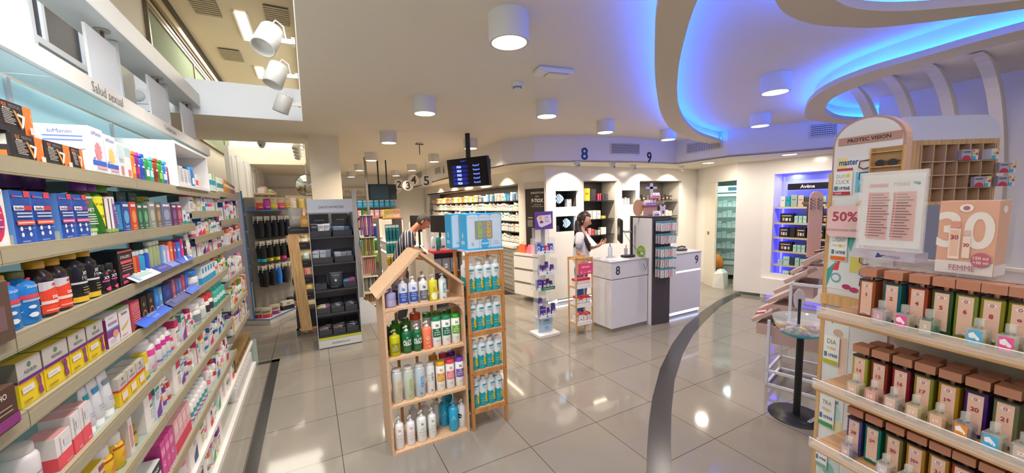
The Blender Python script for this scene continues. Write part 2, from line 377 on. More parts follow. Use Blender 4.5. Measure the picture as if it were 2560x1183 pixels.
PL_ = [((1273, 108), 'largest white cylinder ceiling light, nearest the viewer'), ((1062, 285), 'white cylinder ceiling light left of the smoke detector, above the house shelf'), ((1367, 292), 'white cylinder ceiling light just beyond the emergency light'),
 ((972, 358), 'white cylinder ceiling light right of the cream column'), ((1177, 372), 'white cylinder ceiling light above the queue screen'), ((1513, 332), 'white cylinder ceiling light above number 8 on the bulkhead'),
 ((1938, 232), 'large white cylinder ceiling light between the two blue lit curves'), ((1900, 316), 'smaller white cylinder ceiling light between the blue curves, near the bulkhead'), ((1670, 350), 'white cylinder ceiling light tucked beside the first curved ribbon'),
 ((928, 402), 'fifth cylinder light of the row right of the column, near one'), ((1085, 405), 'cylinder ceiling light behind the sprinkler rod'), ((899, 427), 'second of the receding cylinder lights by the column'), ((1030, 427), 'cylinder ceiling light above hanging number 4'), ((878, 443), 'third of the receding cylinder lights by the column'),
 ((990, 440), 'cylinder ceiling light above the small twin screens'), ((864, 453), 'last and smallest cylinder light by the column'), ((962, 453), 'last and smallest cylinder light above the twin screens')]
for (p, lab) in PL_:
    P = Z(p[0], p[1], 2.58)
    place('dl', 'ceiling_light', make_downlight, lab, 'ceiling light', (P.x, P.y, 2.58), 0, 'cylinder ceiling lights', None, (1.06, 1.06, .7))
    area('downlight', (P.x, P.y, 2.577), .16, 7.5 if P.y < 4.5 else 17, WARM, spread=2.4)
# shop-front fittings behind the viewer
for x, y in ((.9, .1), (2.0, .1), (.9, -1.5), (3.0, -.6), (4.2, .8)): area('downlight', (x, y, 2.6), .2, 3.2, WARM)
# daylight through roof opening over the left aisle
area('skylight', (-.75, .6, 4.1), 1.2, 150, '#f2f6ff', sy=3.2)
for y in (.3, 1.1, 2.0, 3.0, 4.0):   # the track spots over the aisle throw their light on the shelves
    l = bpy.data.lights.new('track_spot', 'SPOT'); l.energy = 20 if y > 1.5 else 14; l.spot_size = 1.75; l.spot_blend = .8; l.color = lin('#fff7ee')[:3]; l.shadow_soft_size = .06
    o = bpy.data.objects.new('track_spot', l); COL.objects.link(o); o.location = (-.08, y, 2.68); o.rotation_euler = (0, math.radians(-30), 0)
    o.rotation_euler = Vector((-.75, .25, -1.35)).to_track_quat('-Z', 'Y').to_euler()
area('skylight', (-.75, 8.2, 4.1), 1.2, 60, '#fff6e8', sy=3.5)
# ceiling ribbons with blue strips on their upper side
ZR = 2.56
def zr(x, y): p = Z(1600+.375*x, .375*y, ZR); return (p.x, p.y)
RIBM = M('#d9cdb9', .6); BLUE = M('#165cff', .5, emit=28)
def res(P, n=40):
    P = [Vector(p) for p in P]; L = [0]
    for a, b in zip(P, P[1:]): L.append(L[-1]+(b-a).length)
    out = []
    for i in range(n+1):
        t = L[-1]*i/n; k = 0
        while k < len(L)-2 and L[k+1] < t: k += 1
        w = (t-L[k])/(L[k+1]-L[k]+1e-9)
        p0 = P[max(k-1, 0)]; p1 = P[k]; p2 = P[k+1]; p3 = P[min(k+2, len(P)-1)]
        out.append(.5*((2*p1)+(p2-p0)*w+(2*p0-5*p1+4*p2-p3)*w*w+(3*p1-p0-3*p2+p3)*w**3))
    return [(p.x, p.y) for p in out]
def ribbon(A, B, name, label):
    A, B = res(A, 60), res(B, 60)
    t = thing(name, label, 'ceiling ribbon')
    m = MB(); m.strip(A, B, ZR, ZR+.04, RIBM); m.build('ribbon_body', t)
    for k, (P, Q) in enumerate(((A, B), (B, A))):
        a = [Vector(p)*.82+Vector(q)*.18 for p, q in zip(P, Q)]; b = [Vector(p)*.72+Vector(q)*.28 for p, q in zip(P, Q)]
        m = MB(); m.strip([(p.x, p.y) for p in a], [(p.x, p.y) for p in b], ZR+.041, ZR+.05, BLUE); m.build('led_strip', t)
    a = [Vector(p)*.6+Vector(q)*.4 for p, q in zip(A, B)]; b = [Vector(p)*.4+Vector(q)*.6 for p, q in zip(A, B)]
    m = MB(); m.strip([(p.x, p.y) for p in a], [(p.x, p.y) for p in b], ZR+.04, H, CEILM); m.build('hanger', t)
ext = lambda P, k=1.6: [(P[0][0]+(P[0][0]-P[1][0])*k, P[0][1]+(P[0][1]-P[1][1])*k)]+P
r1a = [zr(*p) for p in ((125, 0), (105, 130), (98, 300), (100, 500), (115, 640), (135, 740), (180, 830), (250, 890), (370, 940), (540, 972))]
r1b = [zr(*p) for p in ((383, 0), (340, 110), (300, 250), (265, 400), (250, 530), (248, 650), (262, 740), (310, 830), (400, 900), (540, 945))]
ribbon(ext(r1a), ext(r1b), 'ceiling_ribbon', 'left curved ceiling ribbon, S shaped, blue light glowing on both sides')
r3a = [zr(*p) for p in ((2560, 195), (2200, 290), (1850, 390), (1500, 490), (1250, 590), (1130, 680), (1100, 750), (1120, 795), (1250, 820), (1420, 832), (1640, 830), (1900, 800))]
r3b = [zr(*p) for p in ((2560, 262), (2200, 350), (1900, 440), (1600, 528), (1400, 600), (1270, 668), (1235, 735), (1262, 765), (1330, 792), (1450, 803), (1630, 800), (1850, 770))]
ribbon(ext(r3a), ext(r3b), 'ceiling_ribbon', 'right curved ceiling ribbon looping round a glowing blue opening')
r2a = [zr(*p) for p in ((900, 0), (930, 55), (1000, 110), (1080, 142), (1200, 168), (1400, 183), (1600, 182), (1800, 162), (2050, 132), (2300, 98), (2560, 60))]
r2b = [zr(*p) for p in ((1305, 0), (1340, 22), (1380, 40), (1420, 52), (1500, 66), (1620, 74), (1750, 73), (1900, 65), (2050, 52), (2300, 30), (2560, 0))]
e2 = lambda P: ext(ext(P)[::-1])[::-1]
ribbon(e2(r2a), e2(r2b), 'ceiling_ribbon', 'upper right curved ceiling ribbon crossing the top of the picture')
# ------------------------------------------------------------------ product makers
def shade(h, k):
    h = h.lstrip('#'); return '#%02x%02x%02x' % tuple(max(0, min(255, int(int(h[i:i+2], 16)*k))) for i in (0, 2, 4))
def lines(x0, x1, y0, y1, n, col, t=.35):
    o = []; dy = (y1-y0)/n
    for i in range(n):
        o.append(('r', x0, y1-dy*(i+t), x0+(x1-x0)*(1, .8, .92, .7, .97)[i % 5], y1-dy*i, M(col)))
    return o
def mk_box(w, d, h, col, items=(), sitems=(), top=None, rough=.45):
    def f():
        b = MB(); m = M(col, rough); b.box(-w/2, -d/2, 0, w/2, d/2, h, m, .0012)
        if top: b.quad([(-w/2+.001, -d/2+.001, h+.0004), (w/2-.001, -d/2+.001, h+.0004), (w/2-.001, d/2-.001, h+.0004), (-w/2+.001, d/2-.001, h+.0004)], M(top, rough))
        b.front(items, w, d, h)
        if sitems:
            b.side(sitems, w, d, h, 1); b.side(sitems, w, d, h, -1)
        return [('box', b)]
    return f
def R_(a, b, c, d, col): return ('r', a, b, c, d, M(col))
def T_(s, x, y, h, w, col, bold=.02, rot=0): return ('t', s, x, y, h, w, M(col), bold, rot)
def E_(x, y, rx, ry, col): return ('e', x, y, rx, ry, M(col))
def mk_bottle(r, h, col, cap, items=(), capr=.6, caph=.16, sx=1, sy=1, a=1, sh=.12, label=None, lz=(.12, .72)):
    "round shouldered bottle; body with printed wrap and a cap"
    def f():
        m = M(col, .25) if a == 1 else glassy(col, a); hb = h*(1-caph)
        b = MB(); b.lathe([(r*.9, 0), (r, h*.02), (r, hb-h*sh), (r*.93, hb-h*sh*.5), (r*capr*.85, hb-h*.01), (r*capr*.8, hb+.002)], m, seg=20, sx=sx, sy=sy)
        if label: b.wrap([R_(0, 0, 1, 1, label)], r, h*lz[0], h*(lz[1]-lz[0]), 1.35, sx=sx, sy=sy)
        b.wrap(items, r, h*lz[0], h*(lz[1]-lz[0]), 1.05, .0005 if not label else .0009, sx=sx, sy=sy)
        c = MB(); c.lathe([(r*capr, hb), (r*capr, h-.003), (r*capr*.9, h), (0.0005, h)], M(cap, .35), seg=20, sx=min(sx, 1), sy=1)
        return [('bottle_body', b), ('cap', c)]
    return f
def mk_pump(r, h, col, cap, items=(), a=1, sx=1, sy=1, label=None, lz=(.12, .8)):
    def f():
        m = M(col, .25) if a == 1 else glassy(col, a); hb = h*.78
        b = MB(); b.lathe([(r*.92, 0), (r, h*.02), (r, hb*.9), (r*.85, hb*.96), (r*.42, hb)], m, seg=20, sx=sx, sy=sy)
        if label: b.wrap([R_(0, 0, 1, 1, label)], r, hb*lz[0], hb*(lz[1]-lz[0]), 1.35, sx=sx, sy=sy)
        b.wrap(items, r, hb*lz[0], hb*(lz[1]-lz[0]), 1.05, .0009, sx=sx, sy=sy)
        c = MB(); cm = M(cap, .35); c.lathe([(r*.42, hb), (r*.42, hb+h*.05), (r*.2, hb+h*.06), (r*.14, hb+h*.12), (r*.3, hb+h*.125), (r*.3, h*.97), (.0005, h*.98)], cm, seg=14)
        c.bar((0, 0, h*.955), (-r*.75, -r*.75, h*.94), r*.24, h*.03, cm)
        return [('bottle_body', b), ('pump', c)]
    return f
def mk_tube(w, h, col, cap, items=(), d=None):
    "squeeze tube standing on its cap"
    d = d or w*.6
    def f():
        b = MB(); vs = []; N = 16; lv = ((.42, .42, .16), (.5, .5, .2), (.5, .3, .7), (.52, .04, 1))
        for fx, fy, z in lv:
            for k in range(N): q = 6.2832*k/N; vs.append((w*fx*math.cos(q), d*fy*math.sin(q), z*h))
        b.add(vs, [(i*N+k, i*N+(k+1) % N, (i+1)*N+(k+1) % N, (i+1)*N+k) for i in range(3) for k in range(N)]+[tuple(3*N+k for k in range(N))], M(col, .35), True)
        b.decal(items, lambda x, y, o: (x*.86, -(d*.5*max(0, 1-(y/h-.05)*.93)*math.sqrt(max(.05, 1-(2*x*.86/w)**2)))-.0008-o, y+h*.2), w, h*.75, .0004, 4)
        c = MB(); c.lathe([(w*.4, 0), (w*.42, h*.16), (.0005, h*.16)], M(cap, .35), seg=16, sy=d/w)
        return [('tube_body', b), ('cap', c)]
    return f
def mk_jar(r, h, col, cap, items=(), a=1, caph=.3, label=None):
    def f():
        m = M(col, .2) if a == 1 else glassy(col, a)
        b = MB(); b.lathe([(r*.93, 0), (r, h*.05), (r, h*(1-caph)-h*.06), (r*.86, h*(1-caph))], m, seg=22)
        if label: b.wrap([R_(0, 0, 1, 1, label)], r, h*.1, h*.48, 1.5)
        b.wrap(items, r, h*.1, h*.48, 1.1, .0009)
        c = MB(); c.lathe([(r*.92, h*(1-caph)), (r*.92, h*.98), (r*.86, h), (.0005, h)], M(cap, .3, .6 if cap == '#b8923a' else 0), seg=22)
        return [('jar_body', b), ('lid', c)]
    return f
def mk_blister(w, h, card, item, items=(), hole=True):
    "card hanging on a hook: origin at the hook hole"
    def f():
        b = MB(); b.box(-w/2, -.001, -h+.012, w/2, .001, .012, M(card, .5))
        b.decal(items, lambda x, y, o: (x, -.0014-o, y-h+.012), w, h)
        if item: b.box(-w*.35, -.016, -h*.85, w*.35, -.001, -h*.3, M(item, .35), .004)
        return [('blister_pack', b)]
    return f
def mk_pouch(w, h, col, items=(), d=.05):
    def f():
        b = MB(); N = 8; vs = []; 
        prof = ((0, 1), (.25, .95), (.6, .6), (.92, .12), (1, .04))
        for z, k in prof:
            for i in range(N+1): x = -w/2+w*i/N; vs.append((x, -d/2*k*math.sin(math.pi*i/N)**.5 if 0 < i < N else 0, z*h))
            for i in range(N, -1, -1): x = -w/2+w*i/N; vs.append((x, (d/2*k*math.sin(math.pi*i/N)**.5 if 0 < i < N else 0)+.001, z*h))
        n = 2*N+2
        b.add(vs, [(j*n+i, j*n+(i+1) % n, (j+1)*n+(i+1) % n, (j+1)*n+i) for j in range(len(prof)-1) for i in range(n)]+[tuple(range(n-1, -1, -1)), tuple(range(4*n, 5*n))], M(col, .35), True)
        def fn(x, y, o):
            z = y/h; k = .95 if z < .25 else .95-(z-.25)/.35*.35 if z < .6 else max(.08, .6-(z-.6)/.32*.48)
            s = max(.02, math.cos(math.pi*x/w))
            return (x, -d/2*k*s**.5-.004-o, y)
        b.decal(items, fn, w, h, .0005, 4)
        return [('pouch', b)]
    return f
BOXC = ['#f2efe9', '#e8eef2', '#f4e9ec', '#dfe9f4', '#f3f0dc', '#efe4e8']
ACC = ['#d6336c', '#2b6cb0', '#e8743b', '#2f9e8f', '#7b3fa0', '#c9302c', '#3aa655', '#e0b020', '#1f3f7a', '#ef7fa8']
def generic(i, w, d, h):
    "one of many small pack designs (white ground, coloured band, lettering)"
    g = BOXC[i % 6]; a = ACC[i % 10]; b = ACC[(i*7+3) % 10]; v = i % 4
    if v == 0: it = [R_(0, .72, 1, 1, a), R_(.1, .5, .9, .58, b)]+lines(.12, .88, .12, .42, 5, '#8a8f98')
    elif v == 1: it = [R_(0, 0, 1, .3, a), E_(.5, .62, .25, .12, b)]+lines(.12, .8, .36, .46, 2, '#6a6f78')
    elif v == 2: it = [R_(0, 0, .3, 1, a), R_(.38, .6, .92, .8, b)]+lines(.38, .92, .15, .5, 5, '#8a8f98')
    else: it = [R_(.08, .78, .92, .88, a), ('p', [(0, 0), (1, 0), (1, .45), (0, .2)], M(b)), ]+lines(.12, .8, .5, .7, 3, '#7a7f88')
    return mk_box(w, d, h, g, it, [R_(0, .72, 1, 1, a)])
CN = {'#d6336c': 'pink', '#2b6cb0': 'blue', '#e8743b': 'orange', '#2f9e8f': 'teal', '#7b3fa0': 'purple', '#c9302c': 'red', '#3aa655': 'green', '#e0b020': 'yellow', '#1f3f7a': 'navy', '#ef7fa8': 'rose'}
# ------------------------------------------------------------------ left wall of shelves
XE, XB = -.675, -1.02
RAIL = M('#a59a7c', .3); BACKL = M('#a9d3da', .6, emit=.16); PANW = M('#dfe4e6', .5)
def bay_shelf(y0, y1, z, nm, xe=XE):
    t = thing('glass_shelf', nm, 'shelf', (0, y0, z)); L = y1-y0
    m = MB(); m.box(XB, .004, -.008, xe-.012, L-.004, 0, M('#c3d2c6', .08, alpha=.75)); m.build('shelf_board', t)
    m = MB(); m.box(xe-.012, .002, -.042, xe, L-.002, .006, RAIL); m.box(xe-.001, .002, -.036, xe+.001, L-.002, -.004, M('#cbc3a6', .15, alpha=.5)); m.build('price_rail', t)
    for y in (.02, L-.03):
        m = MB(); m.add([(XB, y, -.01), (xe-.03, y, -.01), (xe-.03, y, -.022), (XB, y, -.07), (XB, y+.006, -.01), (xe-.03, y+.006, -.01), (xe-.03, y+.006, -.022), (XB, y+.006, -.07)], [(0, 1, 2, 3), (7, 6, 5, 4), (0, 4, 5, 1), (1, 5, 6, 2), (2, 6, 7, 3), (3, 7, 4, 0)], M('#5c5a55', .4, .5)); m.build('bracket', t)
    return t
BAYS = [(.5, 1.4), (1.4, 2.3), (2.3, 3.2), (3.2, 4.1), (4.1, 5.03)]
LV = {0: (1.90, 1.67, 1.45, 1.25, 1.01, .79, .505), 1: (1.90, 1.67, 1.45, 1.25, 1.01, .79, .505), 2: (1.90, 1.67, 1.45, 1.25, 1.01, .79, .505), 3: (1.90, 1.75, 1.58, 1.445, 1.245, 1.01, .79, .505), 4: (1.92, 1.67, 1.434, 1.133, .865, .639)}
BN = ['bay nearest the viewer', 'second bay', 'middle bay', 'fourth bay', 'far end bay']
for b, (y0, y1) in enumerate(BAYS):
    for k, z in enumerate(LV[b]): bay_shelf(y0, y1, z, 'glass shelf with price rail, %s from top, %s, left wall' % (ORD[k], BN[b]))
# backs, plinth and uprights of the run
t = thing('wall_shelving', 'white back panels, uprights and plinth of the left shelf run', 'shelving', (0, .5, 0))
for b, (y0, y1) in enumerate(BAYS):
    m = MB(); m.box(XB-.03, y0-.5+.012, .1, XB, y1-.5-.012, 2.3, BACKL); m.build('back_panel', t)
for y in (1.4, 2.3, 3.2, 4.1, 5.03):
    m = MB(); m.box(XB-.03, y-.5-.012, .1, XB+.01, y-.5+.012, 2.3, M('#c9cdd0', .3, .3)); m.build('upright', t)
m = MB(); m.box(XB-.03, 0, 0, XE+.01, 4.53, .045, WHITE); m.box(XB-.03, 0, .045, XE-.02, 4.53, .05, M('#d8d5cc', .4)); m.build('plinth', t)
m = MB(); m.box(XB-.03, 0, .262, XE+.0, 4.53, .29, WHITE); m.build('lower_deck', t)
m = MB(); m.box(XB-.02, 4.535, 0, XE+.03, 4.545, .30, GLASS_G); m.build('end_glass', t)
# sign fascia
YF = [.3, 1.34, 2.24, 3.14, 4.0, 4.85]
t = thing('sign_fascia', 'long white sign band with aisle names above the left shelves', 'sign', (-.84, 0, 2.305))
for i in range(5):
    m = MB(); m.box(-.02, YF[i]+.003, 0, 0, YF[i+1]-.003, .075, M('#dedad2', .35)); m.box(-.16, YF[i]+.003, -.004, -.02, YF[i+1]-.003, .0, M('#cfe0e4', .4)); m.build('fascia_panel', t)
def sidetext(s, y, z, h, x, col, bold=0.0, mw=9):
    m = MB(); g, fs, gw, gh = glyphs(s, bold); sc = h/gh
    m.add([(x, y+a*sc, z+b*sc) for a, b in g], fs, M(col)); return m
sidetext('Salud sexual', 2.66, .036, .048, .0012, '#7b7a78').build('lettering', t)
sidetext('Cuidado pies', 3.62, .034, .046, .0012, '#8a8987').build('lettering', t)
# canopy beam and the lit panels hanging from it
t = thing('canopy_beam', 'white hanging beam over the left shelf run, above the sign band', 'beam', (-.88, 0, 2.785))
m = MB(); m.box(-.2, .2, 0, 0, 4.9, .012, M('#ced3d6', .4)); m.box(-.012, .2, .012, 0, 4.9, .13, M('#dcdcd9', .4)); m.build('beam_body', t)
CBM = t
for y0, y1 in ((.9, 1.5), (1.93, 2.36), (2.84, 3.2), (3.7, 4.1), (4.5, 4.88)):
    m = MB(); m.T = Matrix.Translation((-.07, y0, -.40)); m.box(-.012, 0, 0, 0, y1-y0, .355, M('#e3e8ec', .5)); o = m.build('panel', CBM)
    m = MB(); m.T = Matrix.Translation((-.07, y0, -.40)); m.box(-.03, y1-y0, 0, .005, y1-y0+.025, .395, M('#c2c8cb', .3)); m.build('edge_profile', o)
    m = MB(); m.T = Matrix.Translation((-.07, y0, -.40)); m.cyl(-.006, (y1-y0)*.6, .355, .40, .008, M('#5f4038', .5), 10); m.cyl(-.006, (y1-y0)*.6, .389, .398, .035, STEEL, 18); m.build('fixing', o)
# ------------------------------------------------------------------ products on the left shelves
XF = -.695
def cyc(n): return ORD[n] if n < 20 else 'far'
SN = {1.90: 'top', 1.67: 'second', 1.45: 'third', 1.25: 'fourth', 1.01: 'fifth', .79: 'sixth', .505: 'seventh', .29: 'eighth', .05: 'bottom'}
CNT = {}
def run(z, px0, px1, n, maker, name, desc, cat, rows=1, dep=None, xf=XF, back=False, zt=None, w=None, scale=None):
    "n equal things along the shelf at height z between two picture columns of its front edge"
    y0, y1 = (ypx(px0, z, xf), ypx(px1, z, xf)) if px0 > 5 or px0 < 0 else px0
    W = (y1-y0)/n
    mk, d = maker(W)
    zn = zt or SN.get(z, 'upper')
    for r in range(rows):
        for i in range(n):
            k = (zn, desc); c = CNT.get(k, 0); CNT[k] = c+1
            tot = n*rows
            pos = ('' if tot == 1 else (', %s from the near end' % cyc(i) if r == 0 else ', %s in the row behind' % cyc(i)))
            place((name, z, px0, desc), name, mk, fit('%s on the %s left shelf%s' % (desc, zn, pos), '%s, %s left shelf%s' % (desc, zn, pos.replace('from the near end', 'along')), '%s, %s left shelf' % (desc, zn), desc), cat, (xf-d/2-r*(d+.006), y0+W*(i+.5), z+.0006), math.pi/2, (desc.split(' with ')[0]+' on the left wall') if tot > 1 else None)
def BX(col, items, sit=(), h=.12, d=.06, k=.96, top=None):
    return lambda W: (mk_box(W*k, d, h, col, items, sit, top), d)
def BT(h, col, cap, items=(), k=.92, **kw):
    return lambda W: (mk_bottle(W*k/2, h, col, cap, items, **kw), W*k*kw.get('sy', 1))
def GN(i, h, d=.05, k=.95): return lambda W: (generic(i, W*k, d, h), d)
# -- top shelf
XLS = [R_(0, 0, .72, 1, '#2d2a2c'), R_(.72, 0, 1, 1, '#ee7a35'), T_('XLS', .17, .87, .11, .3, '#f07a2c', .05), T_('MEDICAL', .47, .87, .1, .34, '#8f8a88', .01), T_('PYTO-7', .22, .74, .08, .3, '#e6e0da', .03)]+lines(.08, .42, .22, .68, 8, '#c9c2b8')+[
 ('p', [(.36, .74), (.42, .72), (.58, .3), (.56, .12), (.5, .3)], M('#f29438')), ('p', [(.46, .66), (.68, .62), (.68, .56), (.6, .2), (.54, .2), (.6, .55), (.47, .58)], M('#efece8')), R_(.8, .06, .95, .3, '#d8d2c8'), T_('XLS MED', .86, .62, .3, .1, '#f7d8b8', .02, 1)]
XS = [R_(.05, .1, .95, .9, '#3a3436'), R_(.08, .55, .92, .9, '#e6e2da'), R_(.1, .12, .9, .36, '#ee7a35')]
run(1.90, 34, 115, 1, BX('#2d2a2c', XLS, XS, .078, .1), 'supplement_box', 'black and orange slimming box, lower left of the stack', 'box')
run(1.90, 116, 181, 1, BX('#2d2a2c', XLS, XS, .078, .1), 'supplement_box', 'black and orange slimming box, middle of the stack base', 'box')
run(1.90, 182, 213, 1, BX('#2d2a2c', XLS, XS, .078, .1), 'supplement_box', 'black and orange slimming box, farthest of the stack base', 'box')
place('xlsup', 'supplement_box', mk_box(.14, .1, .082, '#2d2a2c', XLS, XS), 'black and orange slimming box laid on top of the others', 'box', (XF-.055, 1.60, 1.979), math.pi/2)
place('xlsup2', 'supplement_box', mk_box(.14, .1, .082, '#2d2a2c', XLS, XS), 'black and orange slimming box cut by the left picture edge', 'box', (XF-.06, 1.41, 1.9006), math.pi/2)
def biman(fl, nm):
    P = [(.5+.28*math.cos(a)*(1, .75)[i % 2], .5+.22*math.sin(a)*(1, .75)[i % 2]) for i, a in enumerate([6.2832*j/20 for j in range(20)])]
    return [T_('biManán', .5, .88, .09, .84, '#5a66a8', .01), ('p', P, M(fl)), R_(.36, .25, .62, .5, fl), R_(0, .2, 1, .3, '#2f6cd0'), R_(.3, .13, 1, .19, '#f2a8b8'), R_(.08, .32, .2, .36, '#8a90b8')]+lines(.08, .9, .03, .11, 3, '#b0b4c0')
SB = [T_('biManán', .5, .87, .075, .8, '#5563a8', .015), R_(.2, .76, .88, .785, '#6a86cc'), R_(.2, .68, .88, .705, '#6a86cc'), R_(.15, .5, .9, .515, '#6a86cc')]
run(1.90, 236, 271, 1, BX('#ece9f0', biman('#ef8f97', 0), SB, .175, .15), 'shake_box', 'white shake sachet box with pink splash, behind the black boxes', 'box')
run(1.90, 272, 300, 1, BX('#ece9f0', biman('#f0cf78', 0), SB, .165, .13), 'shake_box', 'white shake sachet box with yellow splash', 'box')
place('bim3', 'shake_box', mk_box(.15, .06, .155, '#e8e9f2', [T_('biManán', .5, .8, .12, .8, '#5563a8', .02)], SB), 'white shake box half hidden behind the black and orange stack', 'box', (-.93, 1.78, 1.9006), math.pi/2)
run(1.90, 302, 318, 1, BX('#e4ecec', [R_(0, .6, 1, .95, '#cfe3e2'), R_(.3, .1, .7, .35, '#dc8a80')]+lines(.1, .9, .45, .56, 3, '#9fb0b4'), [], .15, .08), 'medicine_box', 'pale teal medicine box with a red patch', 'box')
run(1.90, 319, 334, 1, BX('#eef0ee', [R_(0, .7, 1, .95, '#bcd9dc'), R_(.3, .1, .8, .3, '#e08a80')], [], .145, .08), 'medicine_box', 'white medicine box with a pale blue band', 'box')
for i, (a, b, c, cp_, lb) in enumerate(((338, 347, '#f08a2c', '#e87a22', '#f6b060'), (348, 357, '#8a2f8f', '#c03a90', '#c9305a'), (358, 371, '#2f62c8', '#2a55b8', '#1f4ab0'), (372, 381, '#3aa048', '#d8ece4', '#f0f4ee'), (382, 390, '#35b8a8', '#5ac8c0', '#bfe8dc'), (392, 404, '#9a4a20', '#b03a28', '#7a2a18'), (405, 414, '#3f9a38', '#347f2c', '#88c060'), (415, 425, '#2a86c8', '#2f8fd0', '#bcdcf0'), (427, 436, '#c0506a', '#d8b8c0', '#e08a9a'), (437, 446, '#e08a2c', '#e8c090', '#d06a20'))):
    run(1.90, a, b, 1, BT(.135, c, cp_, [R_(.1, .2, .9, .6, lb), R_(.3, .65, .7, .75, '#f4f0ea')], k=.98, sy=.6, a=.92, caph=.12, capr=.7), 'gel_bottle', 'small %s gel bottle beside the white display cube' % ('orange', 'purple', 'blue', 'green and white', 'teal', 'brown', 'dark green', 'sky blue', 'pink', 'amber')[i], 'bottle')
# white display cube on the top shelf
t = thing('display_cube', 'open white display cube standing on the top left shelf', 'display box', (0, 0, 0)); ya, yb = ypx(448, 1.9, -.66), ypx(526, 1.9, -.66)
m = MB(); w_ = .012
m.box(-.98, ya, 1.902, -.66, yb, 1.92, WHITE); m.box(-.98, ya, 2.15, -.66, yb, 2.165, WHITE); m.box(-.98, ya, 1.92, -.66, ya+w_, 2.15, WHITE); m.box(-.98, yb-w_, 1.92, -.66, yb, 2.15, WHITE); m.build('cube_frame', t)
m = MB(); m.box(-.99, ya, 1.902, -.98, yb, 2.165, WHITE); m.build('cube_back', t)
for i, (a, b, c, cc, h) in enumerate(((453, 462, '#e9e7e4', '#9aa0a8', .13), (463, 471, '#efecea', '#8a98a8', .12), (472, 480, '#ebe9e6', '#a0a0a0', .12))):
    y0, y1 = ypx(a, 1.92, -.72), ypx(b, 1.92, -.72)
    place(('cubebox', i), 'medicine_box', mk_box(.96*(y1-y0), .06, h, c, lines(.15, .85, .2, .9, 8, cc)), 'plain white medicine box inside the display cube, %s from left' % ORD[i], 'box', (-.75, (y0+y1)/2, 1.9206), math.pi/2, 'white boxes in the display cube')
y0 = ypx(486, 1.92, -.72)
place('cubeb', 'pump_bottle', mk_bottle(.035, .15, '#2f86d0', '#3a9ae0', [R_(.2, .1, .8, .6, '#e8f0f6')], caph=.2, capr=.95), 'blue capped bottle inside the display cube', 'bottle', (-.75, y0, 1.9206), math.pi/2)
for i, (px, c, q) in enumerate(((497, '#f0eeea', '#d8443a'), (507, '#f2efec', '#c8302c'))):
    place(('cubr', i), 'cream_box', mk_box(.07, .05, .11, c, [R_(0, .25, 1, .6, q), R_(0, 0, 1, .15, '#2a3a70')]), 'white %s box inside the display cube' % ('and red', 'and crimson')[i], 'box', (-.75, ypx(px, 1.92, -.72), 1.9206), math.pi/2)
place('cubj', 'tall_tub', mk_bottle(.045, .17, '#e8443a', '#efeae4', [R_(0, 0, 1, .4, '#bcd4f0'), R_(.3, .1, .7, .3, '#2a50c0'), T_('23', .5, .7, .2, .5, '#ffffff', .03)], caph=.25, capr=.95), 'white capped tub with red and blue label in the display cube', 'tub', (-.76, ypx(517, 1.92, -.72), 1.9206), math.pi/2)
run(1.92, 531, 542, 2, BX('#d6e6dc', [R_(0, .35, 1, .65, '#2f9fb4'), R_(.5, .7, 1, 1, '#8ac040')], [R_(0, .35, 1, .65, '#2f9fb4')], .14, .1), 'vitamin_box', 'green and white box with teal band', 'box', zt='top far')
run(1.92, 544, 560, 4, BX('#e6e8e2', [R_(0, .3, 1, .6, '#3aa090')], [], .13, .1), 'vitamin_box', 'narrow white box with green band', 'box', zt='top far')
for i, c in enumerate(('#d8903a', '#e07a2c', '#7aa83a', '#b04a8a', '#a83a6a')): run(1.92, 563+i*5, 568+i*5, 1, BX(c, [R_(0, .5, 1, .7, '#f2ead8')], [], .13-.008*i, .08), 'vitamin_box', '%s box' % ('tan', 'orange', 'lime green', 'plum', 'crimson')[i], 'box', zt='top far')
# -- second shelf
XTR = lambda c: [E_(.5, .58, .46, .32, '#2a5aa6'), E_(.5, .57, .44, .3, '#1f4fa0'), R_(.66, .88, .98, 1, '#d84a5a'), E_(.12, .9, .06, .03, '#d8304a'), R_(.18, .885, .58, .905, '#7f9fd8'), R_(.04, .64, .96, .725, '#f0e9ea'), R_(.55, .64, .96, .725, c), T_('XtraSlim', .3, .682, .05, .5, '#2a3f80', .02), R_(.12, .57, .9, .6, '#b9c8e4'), R_(.12, .51, .9, .54, '#b9c8e4'), R_(.06, .37, .96, .45, '#ef5a3c' if c == '#c8384a' else '#c84a8a'), R_(.1, .4, .9, .42, '#f4dccf'), E_(.2, .3, .07, .04, '#e4e6ea'), E_(.6, .3, .07, .04, '#e4e6ea'), E_(.2, .19, .07, .04, '#e4e6ea'), E_(.6, .19, .07, .04, '#e4e6ea'), R_(.3, .3, .45, .31, '#9ab0dc'), R_(.7, .3, .9, .31, '#9ab0dc'), R_(.1, .06, .5, .075, '#9ab0dc')]
XTS = [R_(0, 0, 1, 1, '#6a9ae0'), R_(.1, .02, .9, .2, '#c8c8bc')]
run(1.67, -40, 30, 1, BX('#efecea', [E_(.5, .5, .4, .42, '#d8285a'), E_(.5, .42, .3, .2, '#a03a8a'), R_(.1, .9, .9, .95, '#9a9aa4')]+lines(.2, .8, .3, .6, 5, '#f4c8d0'), [], .15, .06), 'supplement_box', 'white box with crimson oval cut by the left picture edge', 'box')
for a, b, c, i in ((44, 93, '#c8384a', 0), (94, 140, '#c8384a', 1), (158, 192, '#7a3a90', 2), (193, 229, '#7a3a90', 3)):
    run(1.67, a, b, 1, BX('#1f55b4', XTR(c), XTS, .148, .05, .985, '#4a86d8'), 'supplement_box', 'blue slimming box with %s stripe, %s of four' % (('orange red', 'orange red', 'magenta', 'magenta')[i], ORD[i]), 'box')
